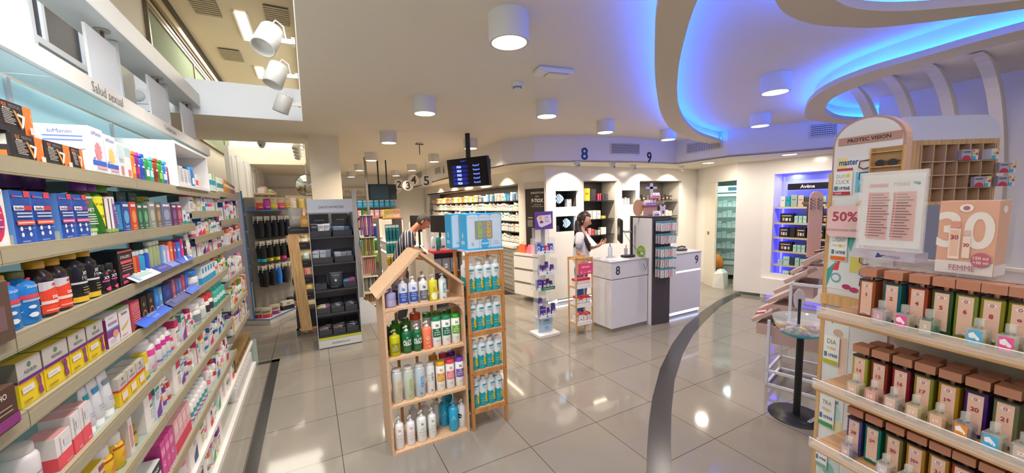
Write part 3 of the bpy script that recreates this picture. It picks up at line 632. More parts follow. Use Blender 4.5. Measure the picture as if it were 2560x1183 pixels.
DET = lambda c, n: [R_(0, .1, 1, .95, c), T_('DETOX', .5, .66, .09, .8, '#ffffff', .02), E_(.2, .84, .08, .04, '#d83a4a'), R_(.1, .1, .9, .18, '#b8d080')]+lines(.15, .8, .25, .55, 5, '#dfe8d8')
run(1.67, 231, 252, 1, BT(.205, '#4a5a30', '#8a3a90', DET('#4d7d4a', 1), label='#dfe4da', lz=(.02, .7), caph=.2, capr=.7, k=1.05), 'detox_bottle', 'dark detox drink bottle with purple cap and green label', 'bottle')
run(1.67, 255, 277, 1, BT(.205, '#2f7a22', '#7a3288', [('p', [(0, .95), (.9, .95), (1, .5), (.8, .1), (.5, .2)], M('#f2ea2c')), T_('2ª UNIDAD', .5, .75, .06, .7, '#5a6a10', .01), T_('GRATIS', .6, .45, .07, .6, '#5a6a10', .01)], lz=(.02, .75), caph=.2, capr=.7, k=1.05), 'detox_bottle', 'green drink bottle with yellow offer sticker', 'bottle')
run(1.67, 280, 307, 1, BT(.205, '#4a3a2c', '#5f9a1c', [R_(.4, .1, 1, .8, '#8a5ab0'), T_('DETOX', .7, .68, .08, .5, '#ffffff', .02), R_(.0, .02, 1, .1, '#8ab040')]+lines(.45, .9, .2, .55, 5, '#c8a8e0'), label='#e9e4e4', lz=(.03, .72), caph=.2, capr=.72, k=1.05), 'detox_bottle', 'dark drink bottle with green cap and purple white label', 'bottle')
for i, y in enumerate((1.87, 1.99)): place('detback', 'detox_bottle', mk_bottle(.045, .215, '#3a2f2a', '#5c2466', [], caph=.2, capr=.75), 'dark bottle with deep purple cap behind the blue boxes, %s' % ('nearer one', 'farther one')[i], 'bottle', (-.86, y, 1.6706), math.pi/2, 'purple capped bottles at the back')
for i, (a, b, c, cc, h) in enumerate(((312, 331, '#2a4fa0', '#5ab0d8', .13), (332, 348, '#d8442c', '#f09a50', .13), (349, 362, '#2a5a4a', '#5aa070', .125), (363, 376, '#2f6a4f', '#7ab080', .125), (378, 394, '#8a9088', '#b8bcb4', .135), (396, 407, '#7a6a58', '#b0986c', .13), (409, 432, '#66708f', '#98a0b8', .135), (434, 446, '#5a2a60', '#8a5a90', .13), (447, 459, '#8f3a5c', '#c87a90', .13))):
    run(1.67, a, b, 1, BX(c, [E_(.5, .5, .32, .22, cc), R_(.15, .84, .85, .92, '#e8e4e0'), R_(.2, .15, .7, .22, cc), R_(.2, .08, .8, .1, '#d8d8d8')], [R_(.1, .1, .9, .9, cc)], h, .04), 'condom_box', '%s small upright box' % ('navy blue', 'red', 'deep green', 'bottle green', 'silver', 'bronze', 'slate blue', 'dark plum', 'wine red')[i], 'box')
for i in range(3): place('funs', 'gel_box', mk_box(.105, .05, .185, '#1f5552', [T_('funsol', .5, .85, .08, .8, '#9ac0b8', .02), E_(.5, .4, .35, .25, '#3a7a72')]), 'dark green gel box in the back row of second shelf, %s from left' % ORD[i], 'box', (-.82, 2.37+.135*i, 1.6706), math.pi/2, 'dark green gel boxes at the back')
place('ybx', 'plaster_box', mk_box(.08, .05, .17, '#d8c830', [R_(0, .6, 1, .9, '#3a8a50'), R_(.1, .1, .9, .5, '#f0e8a0')]), 'yellow and green box in the back row of second shelf', 'box', (-.82, 2.82, 1.6706), math.pi/2)
# fourth-bay upper shelves
def mix(z, px0, px1, n, hs, seed, zt, d=.05, kinds='bt', xf=XF, palette=None):
    rr = random.Random(seed); y0, y1 = ypx(px0, z, xf), ypx(px1, z, xf); W = (y1-y0)/n
    for i in range(n):
        g = rr.randrange(100); h = rr.uniform(*hs); a = ACC[g % 10]; q = rr.random(); w = min(W*.93, .11)
        if palette: a = palette[i % len(palette)]
        h = round(h, 2); loc = (xf-d/2-.004, y0+W*(i+.5), z+.0006); an = CN.get(a, 'coloured')
        pos = '%s along the %s' % (cyc(i), zt)
        if q < .55 or 't' not in kinds:
            wh = BOXC[g % 6]
            place(('mixb', a, g % 4, round(w, 2), h), 'medicine_box', generic(ACC.index(a)+10*(g % 4) if a in ACC else g, w, d, h) if a in ACC else mk_box(w, d, h, a, [R_(.1, .5, .9, .7, '#f2eee6')]), 'white and %s medicine box, %s' % (an, pos), 'box', loc, math.pi/2)
        elif q < .78:
            place(('mixt', a, round(w, 2), h), 'cream_tube', mk_tube(w, h, '#efede9', a, [R_(0, .35, 1, .6, a), R_(.2, .7, .8, .76, '#8a8f98')], d*.9), 'white cream tube with %s band, %s' % (an, pos), 'tube', loc, math.pi/2)
        else:
            place(('mixc', a, round(w, 2), h), 'lotion_bottle', mk_bottle(min(w, d*1.1)/2, h, '#f0eeea', a, [R_(0, .3, 1, .6, a), R_(.2, .7, .8, .76, '#8a8f98')], capr=.7), 'white lotion bottle with %s cap, %s' % (an, pos), 'bottle', loc, math.pi/2)
mix(1.75, 477, 547, 8, (.12, .15), 3, 'short second shelf of the fourth bay')
mix(1.58, 489, 558, 9, (.10, .13), 4, 'third shelf of the fourth bay')
mix(1.67, 561, 598, 7, (.15, .2), 5, 'second shelf of the far bay', palette=['#1f3f7a', '#1f3f7a', '#ef7fa8', '#d6336c', '#ef7fa8'])
mix(1.67, 461, 487, 3, (.07, .1), 6, 'second shelf past the dark boxes')
# -- third shelf
BL = [E_(.3, .9, .07, .03, '#d8304a'), T_('XtraSlim', .45, .74, .06, .8, '#d8e4f4', .02), R_(.05, .5, .95, .58, '#e0485a'), R_(.1, .44, .9, .49, '#a8b8c8'), E_(.3, .33, .12, .035, '#dce6ee'), E_(.75, .33, .08, .035, '#dce6ee'), E_(.3, .17, .14, .05, '#dce6ee'), R_(.5, .3, .68, .315, '#b8d4f0')]
run(1.45, 30, 78, 1, BT(.148, '#1f86dc', '#cfae3a', BL, lz=(.02, .95), caph=.13, capr=.55, sh=.2, k=1), 'drink_bottle', 'sky blue slimming drink bottle nearest the brown box', 'bottle')
run(1.45, 79, 124, 1, BT(.148, '#1f86dc', '#6a6a30', BL, lz=(.02, .95), caph=.13, capr=.55, sh=.2, k=1), 'drink_bottle', 'sky blue slimming drink bottle beside the orange labelled ones', 'bottle')
for i, y in enumerate((1.44, 1.56)): place('rback', 'supplement_box', mk_box(.11, .03, .178, '#e03a2c', [R_(.5, .8, .95, .95, '#f0c0a0'), E_(.3, .8, .2, .08, '#e8c83a')]), 'red supplement box standing behind the blue bottles, %s' % ('nearer one', 'farther one')[i], 'box', (-.81, y, 1.4506), math.pi/2)
DR = [R_(0, .72, 1, 1, '#d8d6da'), ('p', [(0, .7), (1, .9), (1, 0), (0, 0)], M('#f0492a')), E_(.5, .9, .1, .04, '#c03a50'), T_('SLIM', .7, .62, .07, .45, '#f8e8e0', .02), T_('DRENA', .6, .5, .09, .75, '#ffffff', .03), R_(0, .3, 1, .4, '#f0d8cc'), R_(.1, .08, .9, .12, '#f8b8a0')]
run(1.45, 128, 162, 1, BT(.168, '#2a1a1c', '#d8a41c', DR, lz=(.06, .62), caph=.14, capr=.62, sh=.22, k=1), 'drink_bottle', 'dark bottle with gold cap and orange label, left of a pair', 'bottle')
run(1.45, 165, 196, 1, BT(.168, '#2a1a1c', '#d8a41c', DR, lz=(.06, .62), caph=.14, capr=.62, sh=.22, k=1), 'drink_bottle', 'dark bottle with gold cap and orange label, right of a pair', 'bottle')
MX = [R_(0, 0, 1, .16, '#e8bc2c'), T_('XTRA', .6, .86, .1, .55, '#ffffff', .03), T_('MAX', .55, .72, .12, .8, '#b0b4c0', .05), R_(0, .55, 1, .61, '#d8d4d8'), R_(.3, .42, .7, .44, '#9a9aa0'), R_(.3, .34, .8, .36, '#e8bc2c'), R_(.3, .26, .75, .28, '#9a9aa0')]
run(1.45, 206, 238, 1, BT(.176, '#16181f', '#e8b42a', MX, lz=(.03, .66), caph=.14, capr=.62, sh=.2, k=1), 'drink_bottle', 'black bottle with yellow cap and yellow foot label, left of a pair', 'bottle')
run(1.45, 240, 264, 1, BT(.176, '#16181f', '#e8b42a', MX, lz=(.03, .66), caph=.14, capr=.62, sh=.2, k=1), 'drink_bottle', 'black bottle with yellow cap and yellow foot label, right of a pair', 'bottle')
JR = [E_(.4, .9, .1, .05, '#e03a50'), T_('XTRA', .5, .7, .14, .8, '#f0ecf0', .03), R_(.1, .5, .9, .58, '#c04a98'), E_(.5, .15, .3, .1, '#e8487a')]
run(1.45, 267, 286, 1, BT(.11, '#15151b', '#101014', JR, lz=(.05, .75), caph=.22, capr=.75, k=1), 'pill_jar', 'small black pill jar with pink lettering, nearer one', 'jar')
run(1.45, 288, 302, 1, BT(.11, '#15151b', '#101014', JR, lz=(.05, .75), caph=.22, capr=.75, k=1), 'pill_jar', 'small black pill jar with pink lettering, farther one', 'jar')
run(1.45, 304, 340, 1, BX('#16161a', [R_(.0, .93, 1, .97, '#e8605a'), T_('XTRASLIM', .4, .8, .08, .7, '#ffffff', .03), T_('4 EN 1', .7, .8, .1, .3, '#f0a0a8', .03), R_(.1, .62, .9, .7, '#e85a6a'), R_(.1, .25, .6, .32, '#e8487a'), E_(.85, .2, .1, .08, '#c8ccd0'), R_(.1, .08, .7, .16, '#c84a70')]+lines(.12, .9, .38, .58, 3, '#d8888f'), [], .15, .08), 'supplement_box', 'black box with pink lettering between small jars and clear bottles', 'box')
for i, (a, b, c, cp_) in enumerate(((343, 350, '#e87a30', '#c8d0d0'), (351, 357, '#d83a50', '#c8d0d0'), (359, 374, '#2fa8e0', '#c8d4dc'), (375, 381, '#2a5ad8', '#c8d4dc'))):
    run(1.45, a, b, 1, BT(.13, c, cp_, [], a=.85, sy=.7, caph=.14, capr=.7, k=1), 'lubricant_bottle', 'clear capped %s liquid bottle' % ('orange', 'red', 'sky blue', 'deep blue')[i], 'bottle')
run(1.45, 384, 409, 3, BT(.16, '#b8c896', '#d8dccb', [], a=.7, sy=.7, caph=.12, capr=.7), 'lubricant_bottle', 'pale green clear bottle', 'bottle')
for i, (a, b, c, h) in enumerate(((411, 420, '#8ab0e8', .13), (421, 428, '#d8a0c8', .12), (429, 437, '#e86a2c', .14), (438, 445, '#8a3a6a', .13), (446, 456, '#3a6ad0', .125), (457, 463, '#c83a78', .14), (464, 470, '#2a2430', .125))):
    run(1.45, a, b, 1, BX(c, [R_(.2, .2, .8, .8, shade(c, 1.3)), R_(.3, .6, .7, .7, '#f0f0f0')], [], h, .04), 'gel_box', '%s slim box' % ('pale blue', 'lilac', 'orange', 'plum', 'blue', 'magenta', 'black')[i], 'box')
run(1.45, 474, 490, 1, lambda W: (mk_tube(.07, .165, '#f0eeec', '#e8e6e4', [E_(.5, .3, .25, .08, '#d83a4a'), R_(.2, .6, .8, .65, '#8a8f98')], .05), .05), 'cream_tube', 'tall white tube with red ring mark', 'tube')
mix(1.445, 493, 562, 10, (.09, .13), 8, 'third shelf past the tall tube', palette=['#1f3f7a', '#1f3f7a', '#c9302c', '#2b6cb0', '#c9302c'])
mix(1.434, 572, 603, 6, (.12, .17), 9, 'third shelf in the far bay', palette=['#e8743b', '#c9302c', '#e8743b'])
# shelf talkers (leaning strips)
def talker(z, a, b, col, txt, lab, tc='#ffffff', h=.055):
    y0, y1 = ypx(a, z, -.66), ypx(b, z, -.66); L = y1-y0
    def mk():
        m = MB(); m.T = Matrix.Rotation(math.radians(-55), 4, 'X'); m.box(-L/2, -.001, 0, L/2, .001, h, M(col, .3)); m.decal(txt, lambda x, y, o: (x, -.0016-o, y), L, h); return [('card', m)]
    place(('talk', a, z), 'shelf_talker', mk, lab, 'sign', (-.66, (y0+y1)/2, z+.008), math.pi/2)
talker(1.45, 347, 404, '#dfe6ea', lines(.2, .85, .3, .7, 3, '#7ab08a')+[R_(.1, .1, .2, .8, '#8aa0c0')], 'white printed strip leaning on the third shelf rail', '#fff')
talker(1.45, 405, 455, '#3a4f96', [R_(.55, .1, .95, .9, '#7a86b8'), R_(.1, .3, .5, .6, '#6a5a9a')], 'blue and grey strip leaning on the third shelf rail')
talker(1.45, 457, 488, '#3f60c0', [('p', [(.4, .2), (.5, .1), (.8, .8), (.7, .8)], M('#dfe4f4'))], 'short blue strip at the far end of third shelf rail')
talker(1.25, 365, 432, '#2f62d0', [T_('RETRASA EL', .5, .7, .25, .6, '#a8c8f4', .01), T_('PLACER', .5, .32, .25, .6, '#a8c8f4', .01)], 'bright blue strip leaning on the fourth shelf rail')
talker(1.25, 436, 478, '#414a86', [R_(.2, .2, .8, .7, '#6a6a98')], 'dusky blue strip leaning on the fourth shelf rail')
talker(1.25, 481, 505, '#3a6ad8', [R_(.2, .3, .8, .6, '#5f8ae8')], 'small blue strip at the end of fourth shelf rail')
# -- fourth shelf
place('brown1', 'gift_box', mk_box(.24, .12, .145, '#5a4438', [R_(.55, .2, .9, .6, '#75575a')], [], '#6a5446'), 'plain brown box at the left picture edge, upper of two', 'box', (-.72, 1.255, 1.4506), math.pi/2)
place('brown2', 'gift_box', mk_box(.2, .12, .1, '#4d3327', [T_('GOHO', .7, .8, .14, .5, '#e0d4cc', .02), R_(.5, .5, .9, .53, '#b09a90'), R_(.6, .4, .9, .43, '#b09a90'), R_(.4, .05, 1, .3, '#8a2f7a')], [], '#5a4030'), 'brown box with pale lettering at the left edge, lower of two', 'box', (-.72, 1.24, 1.2506), math.pi/2)
def aqui(b2): return [R_(0, .6, 1, 1, '#c3bfb8'), E_(.5, .86, .08, .06, '#5a8a5a'), T_('AQUILEA', .52, .72, .09, .6, '#6a6a64', .01), R_(0, .54, 1, .61, '#5a2f86'), R_(0, .52, 1, .54, '#e0702c'), R_(.06, .3, .55, .43, '#eae6e4'), R_(.08, .36, .4, .37, '#9a9a9a'), R_(.06, .1, .4, .14, '#b08a20'),
 ('p', [(.66, .44), (.6, .5), (.62, .52), (.72, .47), (.76, .5), (.84, .46), (.82, .3), (.88, .14), (.86, .1), (.74, .08), (.7, .2), (.74, .32), (.72, .44)], M('#8a3a86')), E_(.76, .5, .05, .035, '#7a2f78')]
for i, (a, b) in enumerate(((56, 116), (119, 180), (182, 224), (226, 266))):
    run(1.25, a, b, 1, BX('#ecd020', aqui(0), [R_(0, .6, 1, 1, '#8a8478'), R_(0, .54, 1, .6, '#5a2f86')], .122, .05, .97, '#e6c81e'), 'laxative_box', 'yellow and grey laxative box with purple dancer, %s of four' % ORD[i], 'box')
run(1.25, 273, 303, 1, BX('#e9e5ea', [R_(0, .3, 1, .52, '#8a3a90'), R_(0, .53, 1, .57, '#3a9ad8'), E_(.65, .35, .25, .12, '#e0a080'), R_(.15, .68, .85, .76, '#a08ab0'), R_(.2, .88, .6, .9, '#a0a0a8')]+lines(.1, .7, .08, .22, 3, '#b0a8b8'), [R_(0, 0, 1, .9, '#8a3070')], .12, .06), 'slimming_box', 'white and purple medicine box beside the yellow row', 'box')
run(1.25, 304, 331, 1, BX('#ebe6e4', [T_('Saciante', .5, .8, .1, .8, '#5a5058', .02), R_(0, .88, 1, 1, '#b8b4b0'), ('p', [(.1, .35), (.5, .42), (.9, .55), (.6, .38), (.2, .28)], M('#d8b83a')), R_(.1, .1, .6, .14, '#c8a0a8')], [R_(0, .1, 1, .9, '#d09aa8')], .125, .05, top='#7ab82c'), 'slimming_box', 'white and green lettered appetite box beside the glitter box', 'box')
run(1.25, 333, 356, 1, BX('#c84a5c', [R_(.05, .05, .95, .95, '#d4606c')]+lines(.1, .9, .1, .9, 10, '#dd8088', .6), [R_(0, 0, 1, 1, '#c0485a')], .125, .06), 'gift_set', 'glittering pink red box', 'box')
for i, (a, b) in enumerate(((359, 374), (376, 391))):
    run(1.25, a, b, 1, BX('#1d1a1e', [E_(.5, .3, .36, .2, '#c87a30'), E_(.5, .3, .26, .14, '#1d1a1e'), E_(.4, .7, .2, .08, '#8a6a28')], [], .125, .04), 'condom_box', 'black box with orange ring, %s' % ('nearer one', 'farther one')[i], 'box')
for i, (a, b, c) in enumerate(((393, 402, '#2f7ac8'), (403, 411, '#5a98c0'), (413, 434, '#2a3a80'), (436, 443, '#a85a6a'), (444, 451, '#4a5aa0'), (452, 458, '#6a70b0'), (459, 466, '#b04a58'), (467, 474, '#3a60b8'))):
    run(1.25, a, b, 1, BX(c, [E_(.5, .6, .3, .15, shade(c, 1.35)), R_(.15, .12, .85, .3, '#d8d8dc')], [], .13-.004*(i % 3), .04), 'condom_box', '%s upright box, one of the mixed group' % ('bright blue', 'blue green', 'navy', 'dusky rose', 'indigo', 'periwinkle', 'brick red', 'cobalt')[i], 'box')
run(1.245, 489, 505, 1, BT(.12, '#e9ecee', '#2f8fe0', [R_(0, .2, 1, .3, '#8a8f98')], capr=.95, caph=.3, k=1), 'wipes_tub', 'white tub with bright blue domed cap', 'tub')
run(1.245, 507, 540, 5, BX('#eef2f4', [R_(0, .0, 1, .35, '#2fa0d8'), R_(.2, .6, .8, .9, '#2fa0d8')], [R_(0, .0, 1, .35, '#2fa0d8')], .12, .07), 'diaper_pack', 'white box with cyan blocks', 'box')
mix(1.245, 543, 568, 4, (.1, .13), 11, 'fourth shelf before the far bay', palette=['#e8743b', '#3aa655', '#c9302c', '#e0b020'])
mix(1.133, 573, 608, 9, (.14, .2), 12, 'fourth shelf in the far bay', palette=['#3aa655', '#ef7fa8', '#ef7fa8', '#2b6cb0', '#ef7fa8', '#f4f0ec'])
# -- fifth shelf
run(1.01, 88, 130, 1, BT(.135, '#ece8ea', '#d2cec6', [R_(0, 0, 1, .45, '#e8455c'), R_(.2, .6, .9, .64, '#8a8a90')], k=1, lz=(.05, .6), capr=.8), 'pill_bottle', 'white pill bottle with grey cap and red label foot', 'bottle')
PH = [R_(0, 0, 1, .42, '#ec5562'), R_(.5, .05, .9, .09, '#f4b0b0'), T_('PHARMADIET', .25, .68, .5, .14, '#5a5a60', .01, 1), R_(.45, .6, .85, .8, '#dfe3ea')]
for i, (a, b, h) in enumerate(((150, 187, .10), (190, 211, .125), (212, 233, .13))):
    run(1.01, a, b, 1, BX('#f0ecea', PH, [R_(0, 0, 1, .4, '#ec5562')], h, .07, top='#e8a8a8'), 'supplement_box', 'white box with coral red foot and upright lettering, %s of three' % ORD[i], 'box')
for i, (a, b, ac) in enumerate(((236, 253, '#1fa8a8'), (255, 277, '#3aa0d8'), (279, 300, '#8aa0b0'))):
    run(1.01, a, b, 1, lambda W, ac=ac: (mk_tube(W*.95, .16, '#e3e6ea', '#f2f2f2', [R_(.1, .72, .9, .88, ac), R_(.2, .3, .8, .32, '#9aa0b0'), R_(.2, .22, .8, .24, '#9aa0b0')], .05), .05), 'cream_tube', 'big white cream tube standing on its cap, %s of three' % ORD[i], 'tube')
AQ2 = [R_(0, .58, 1, 1, '#c9c4bc'), E_(.5, .88, .1, .06, '#5a8a5a'), T_('AQUILEA', .5, .72, .09, .75, '#77776f', .01), R_(0, .52, 1, .6, '#e23c30'), R_(.2, .15, .8, .42, '#efe0c8'), R_(.25, .06, .75, .09, '#c89a20')]
for i, (a, b) in enumerate(((303, 325), (326, 346), (347, 366))):
    run(1.01, a, b, 1, BX('#efca1c', AQ2, [R_(0, .58, 1, 1, '#c9c4bc'), R_(0, .52, 1, .6, '#e23c30')], .11, .07, .99, '#d8d2c8'), 'supplement_box', 'small yellow and grey box with red stripe, %s of three' % ORD[i], 'box')
run(1.01, 367, 376, 1, BX('#e8cc30', [R_(0, .3, 1, .6, '#e8e4dc'), R_(0, 0, 1, .1, '#3aa0d8')], [], .12, .04), 'supplement_box', 'narrow yellow box beside the pink banded bottles', 'box')
run(1.01, 381, 402, 1, BT(.15, '#f0eef0', '#f0eef0', [R_(0, .55, 1, .78, '#ec4aa0'), R_(.3, .05, 1, .16, '#f07ab8')], lz=(.05, .9), caph=.1, capr=.7, k=1), 'lotion_bottle', 'white lotion bottle with bright pink band, nearest of the group', 'bottle')
for i, (a, b, c) in enumerate(((403, 413, '#8a70c0'), (414, 424, '#6ab8e0'), (425, 434, '#5ab0e0'))):
    run(1.01, a, b, 1, BT(.145, '#f0eef0', '#f0eef0', [R_(0, .55, 1, .78, '#d83a98'), R_(0, .05, 1, .14, c)], lz=(.05, .9), caph=.1, capr=.7, k=1), 'lotion_bottle', 'white lotion bottle with magenta band and %s foot' % ('violet', 'pale blue', 'blue')[i], 'bottle')
mix(1.01, 437, 495, 8, (.11, .15), 15, 'fifth shelf past the banded bottles', palette=['#d6336c', '#d6336c', '#d6336c', '#2f9e8f'])
for i, (a, b, c) in enumerate(((497, 511, '#f0f0ee'), (512, 521, '#e8e8e6'), (522, 530, '#e03a3c'), (531, 539, '#e03a3c'))):
    run(1.01, a, b, 1, BT(.14, '#e9ebe8', c, [R_(0, 0, 1, .6, ('#7a8890', '#c8d0cc', '#2a2a30', '#3a3a40')[i])], caph=.3, capr=.92, k=1), 'deodorant_roll', 'white roll on deodorant with %s, %s' % (('grey label', 'pale label', 'red cap', 'red cap and dark foot')[i], 'beside the teal tubs'), 'bottle')
run(1.01, 541, 566, 4, BT(.15, '#3ab8a8', '#2fa898', [R_(.1, .2, .9, .6, '#c8ece4')], k=1), 'mouthwash_bottle', 'teal green bottle', 'bottle')
mix(.865, 577, 618, 10, (.12, .19), 16, 'fifth shelf in the far bay', palette=['#3aa655', '#3aa655', '#e0b020', '#c9302c', '#e8743b'])
# -- sixth shelf
for i, (a, b) in enumerate(((150, 190), (194, 232), (236, 270))):
    run(.79, a, b, 1, BX('#ecc81e', [R_(0, .62, 1, 1, '#dcd6cc'), R_(0, .56, 1, .63, '#c8602c'), E_(.3, .8, .12, .07, '#8a9a5a'), E_(.55, .3, .2, .2, '#e8862c'), R_(.6, .75, .95, .9, '#a84a30')], [R_(0, .6, 1, 1, '#dcd6cc')], .12, .06, top='#e8c020'), 'supplement_box', 'large yellow and cream box with orange capsule, %s of three' % ORD[i], 'box')
for i, (a, b) in enumerate(((275, 303), (305, 327))):
    run(.79, a, b, 1, BT(.13, '#ecc424', '#e9e5e0', [E_(.6, .35, .25, .2, '#e8862c'), R_(0, .8, 1, .9, '#c8502c')], caph=.25, capr=.8, k=.95), 'supplement_bottle', 'yellow supplement bottle with white cap, %s' % ('nearer one', 'farther one')[i], 'bottle')
run(.79, 330, 340, 1, BX('#e8e4e2', [R_(.2, .2, .8, .8, '#d89a8a')], [R_(0, 0, 1, 1, '#e6dcd8')], .15, .09), 'medicine_box', 'white box beside the gold lidded jars', 'box')
for i, (x, y, z) in enumerate(((-.745, 2.05, .7906), (-.83, 2.14, .7906))):
    place('jar', 'ointment_jar', mk_jar(.04, .085, '#6a4a14', '#b8923a', [R_(.1, .1, .9, .9, '#c8b060')], label='#e0c828'), 'amber jar with gold lid and yellow label, %s' % ('front one', 'one behind')[i], 'jar', (x, y, z), math.pi/2)
mix(.79, 372, 520, 17, (.13, .17), 21, 'sixth shelf', palette=['#f4f0ec', '#d6336c', '#2f9e8f', '#e8743b', '#7b3fa0', '#c9302c'], d=.07)
mix(.79, 522, 566, 7, (.12, .16), 22, 'sixth shelf past the white boxes', palette=['#2b6cb0', '#2b6cb0', '#1f3f7a'])
mix(.639, 580, 622, 9, (.13, .18), 23, 'sixth shelf in the far bay', palette=['#7b3fa0', '#e8743b', '#7b3fa0', '#1f3f7a'])
# -- seventh, eighth and bottom
run(.505, 375, 408, 1, BX('#e4e4e0', [R_(0, .55, 1, .95, '#23303a'), T_('CARIBAN', .5, .75, .16, .8, '#e8e8e4', .02), R_(.0, .0, 1, .3, '#8ac8b0')], [R_(0, .5, 1, 1, '#1f2a34')], .12, .07, top='#d8dcd8'), 'toothpaste_box', 'white and dark box with block lettering on the seventh row', 'box')
run(.505, 411, 440, 3, BX('#d84a9a', [R_(.1, .6, .9, .8, '#f0a0cc'), T_('iQ', .5, .35, .15, .5, '#f8d0e4', .02)], [R_(0, 0, 1, 1, '#c8408c')], .17, .06), 'test_box', 'magenta pink box', 'box')
run(.505, 443, 480, 4, BX('#e8b0b8', [R_(0, 0, 1, .35, '#d83a5a'), R_(.1, .6, .9, .9, '#f0d0d4')], [R_(0, 0, 1, 1, '#e0a8b0')], .17, .07), 'test_box', 'pale pink box with red foot', 'box')
run(.505, 484, 523, 6, BT(.15, '#efeef0', '#f2f2f2', [R_(.1, .3, .9, .6, '#3aa0a0'), R_(0, 0, 1, .12, '#a05ab0')], k=.95), 'lotion_bottle', 'white lotion bottle with teal print', 'bottle')
mix(.505, 526, 574, 8, (.14, .2), 25, 'seventh shelf', palette=['#ef7fa8', '#f4f0ec', '#c9302c', '#2b6cb0', '#e0b020'])
run(.29, 591, 626, 6, BX('#8a6a3a', [R_(0, .7, 1, 1, '#a8854a'), R_(.2, .3, .8, .5, '#5a4020')], [], .12, .09), 'soap_box', 'brown kraft box', 'box')
mix(.29, 470, 588, 18, (.13, .19), 26, 'eighth shelf', palette=['#ef7fa8', '#f4f0ec', '#c9302c', '#f4f0ec', '#3aa655'], d=.07)
mix(.052, 500, 560, 9, (.12, .19), 27, 'bottom shelf', palette=['#c9302c', '#7b3fa0', '#f4f0ec', '#2f9e8f', '#e8743b', '#ef7fa8'], d=.07)
run(.052, 594, 632, 12, BT(.16, '#e9e9e6', '#f4f4f2', [R_(.2, .3, .8, .5, '#c8ccd0')], k=.9), 'lotion_bottle', 'plain white bottle behind the low wire rack', 'bottle')
# ------------------------------------------------------------------ house shaped wooden shelf
HX0, HX1, HY0, HY1 = .385, .965, 2.60, 2.93; HE, HP = 1.165, 1.43
t = thing('house_shelf', 'light wooden shelf unit shaped like a house, four levels of bath bottles', 'shelf unit', (HX0, HY0, 0))
hw, hd, pk = HX1-HX0, HY1-HY0, .262
for x in (0, hw-.015): m = MB(); m.box(x, 0, 0, x+.015, hd, HE, WOOD_L); m.build('side_panel', t)
for nm, z in (('bottom_board', .0), ('shelf', .345), ('shelf', .69), ('shelf', 1.04)):
    m = MB(); m.box(.015, 0, z, hw-.015, hd, z+.017, WOOD_L); m.build(nm, t)
m = MB(); m.bar((-.035, hd/2, HE-.025), (pk, hd/2, HP-.004), hd, .02, WOOD_L); o = m.build('roof_board', t)
m = MB(); m.bar((pk+.004, hd/2, HP-.004), (hw+.0, hd/2, HE-.0), hd, .02, WOOD_L); m.build('roof_board', t)
# arched slats at the back and corner brackets
for x in (.14, .28, .42): m = MB(); m.box(x-.011, hd-.012, .017, x+.011, hd-.003, 1.04, WOOD_L); m.build('back_slat', t)
def arc_br(sgn, x, z):
    m = MB(); P = [(x, z)]+[(x+sgn*.12*(1-math.cos(a)), z-.12*(1-math.sin(a))) for a in [math.pi/2*i/8 for i in range(8, -1, -1)]]
    pts = [(p[0], .002, p[1]) for p in P]; qs = [(p[0], .012, p[1]) for p in P]; n = len(P)
    m.add(pts+qs, [tuple(range(n)), tuple(range(2*n-1, n-1, -1))]+[(i, n+i, n+(i+1) % n, (i+1) % n) for i in range(n)], WOOD_L)
    return m
arc_br(1, .015, 1.04).build('arch_bracket', t); b_ = arc_br(-1, hw-.015, 1.04)
b_.decal([T_('muelle', .5, .5, 1, 1, '#7a5a40', .01)], lambda x, y, o: (hw-.07+x, -.0-o+.001, 1.012+y-.01), .07, .018); b_.build('arch_bracket', t)
def IA(c, sub=None, c2=None): 
    r = [T_('ia', .5, .84, .16, .6, c, .03)]
    return r
def hput(key, mk, lab, x, z, dy=.07, name='bath_bottle', cat='bottle', grp=None): place(key, name, mk, lab, cat, (HX0+x, HY0+dy, z+.0005), 0, grp)
def at_px(px, z): return YP(px, PR(.6, HY0+.05, z)[1], HY0+.05).x-HX0
# top level
Z1 = 1.057
hput('h1a', mk_pump(.037, .13, '#9a94b8', '#8a7ac0', [T_('ia', .5, .65, .14, .5, '#e8e4f0', .02)], label='#a8a0c8', lz=(.1, .5)), 'short lilac grey pump jar in the gable of the house shelf', .062, Z1, .06, 'pump_jar')
SH = lambda c, d: [T_('ia', .5, .82, .17, .5, d, .04), R_(0, .1, 1, .62, c), T_('Champú', .5, .53, .07, .8, '#e8ecf4', .01), T_('Anticaspa' if c == '#2a4fa8' else 'Carbón', .5, .43, .07, .8, '#e8ecf4', .01)]+lines(.3, .7, .2, .34, 3, '#c8d0e4')
hput('h1b', mk_pump(.033, .2, '#d4d8e4', '#f4f4f2', SH('#2a4fa8', '#2f62c0'), lz=(.02, .9)), 'white and blue pump bottle, left of two on the top level', .15, Z1)
hput('h1b', None, 'white and blue pump bottle with red dot, right of two on the top level', .222, Z1)
hput('h1b', None, 'blue pump bottle standing behind the left white and blue one', .13, Z1, .19)
hput('h1c', mk_pump(.033, .2, '#dad8d4', '#f4f4f2', SH('#5a5e66', '#4a4e58'), lz=(.02, .9)), 'white and charcoal grey pump bottle on the top level', .296, Z1)
hput('h1d', mk_pump(.032, .2, '#d8cc30', '#f0f0ee', [T_('ia', .5, .84, .12, .4, '#e8ecb0', .02), E_(.5, .25, .35, .2, '#e8f0b8'), R_(.4, .5, .6, .7, '#c0a818')], lz=(.02, .9)), 'bright yellow pump bottle on the top level', .368, Z1)
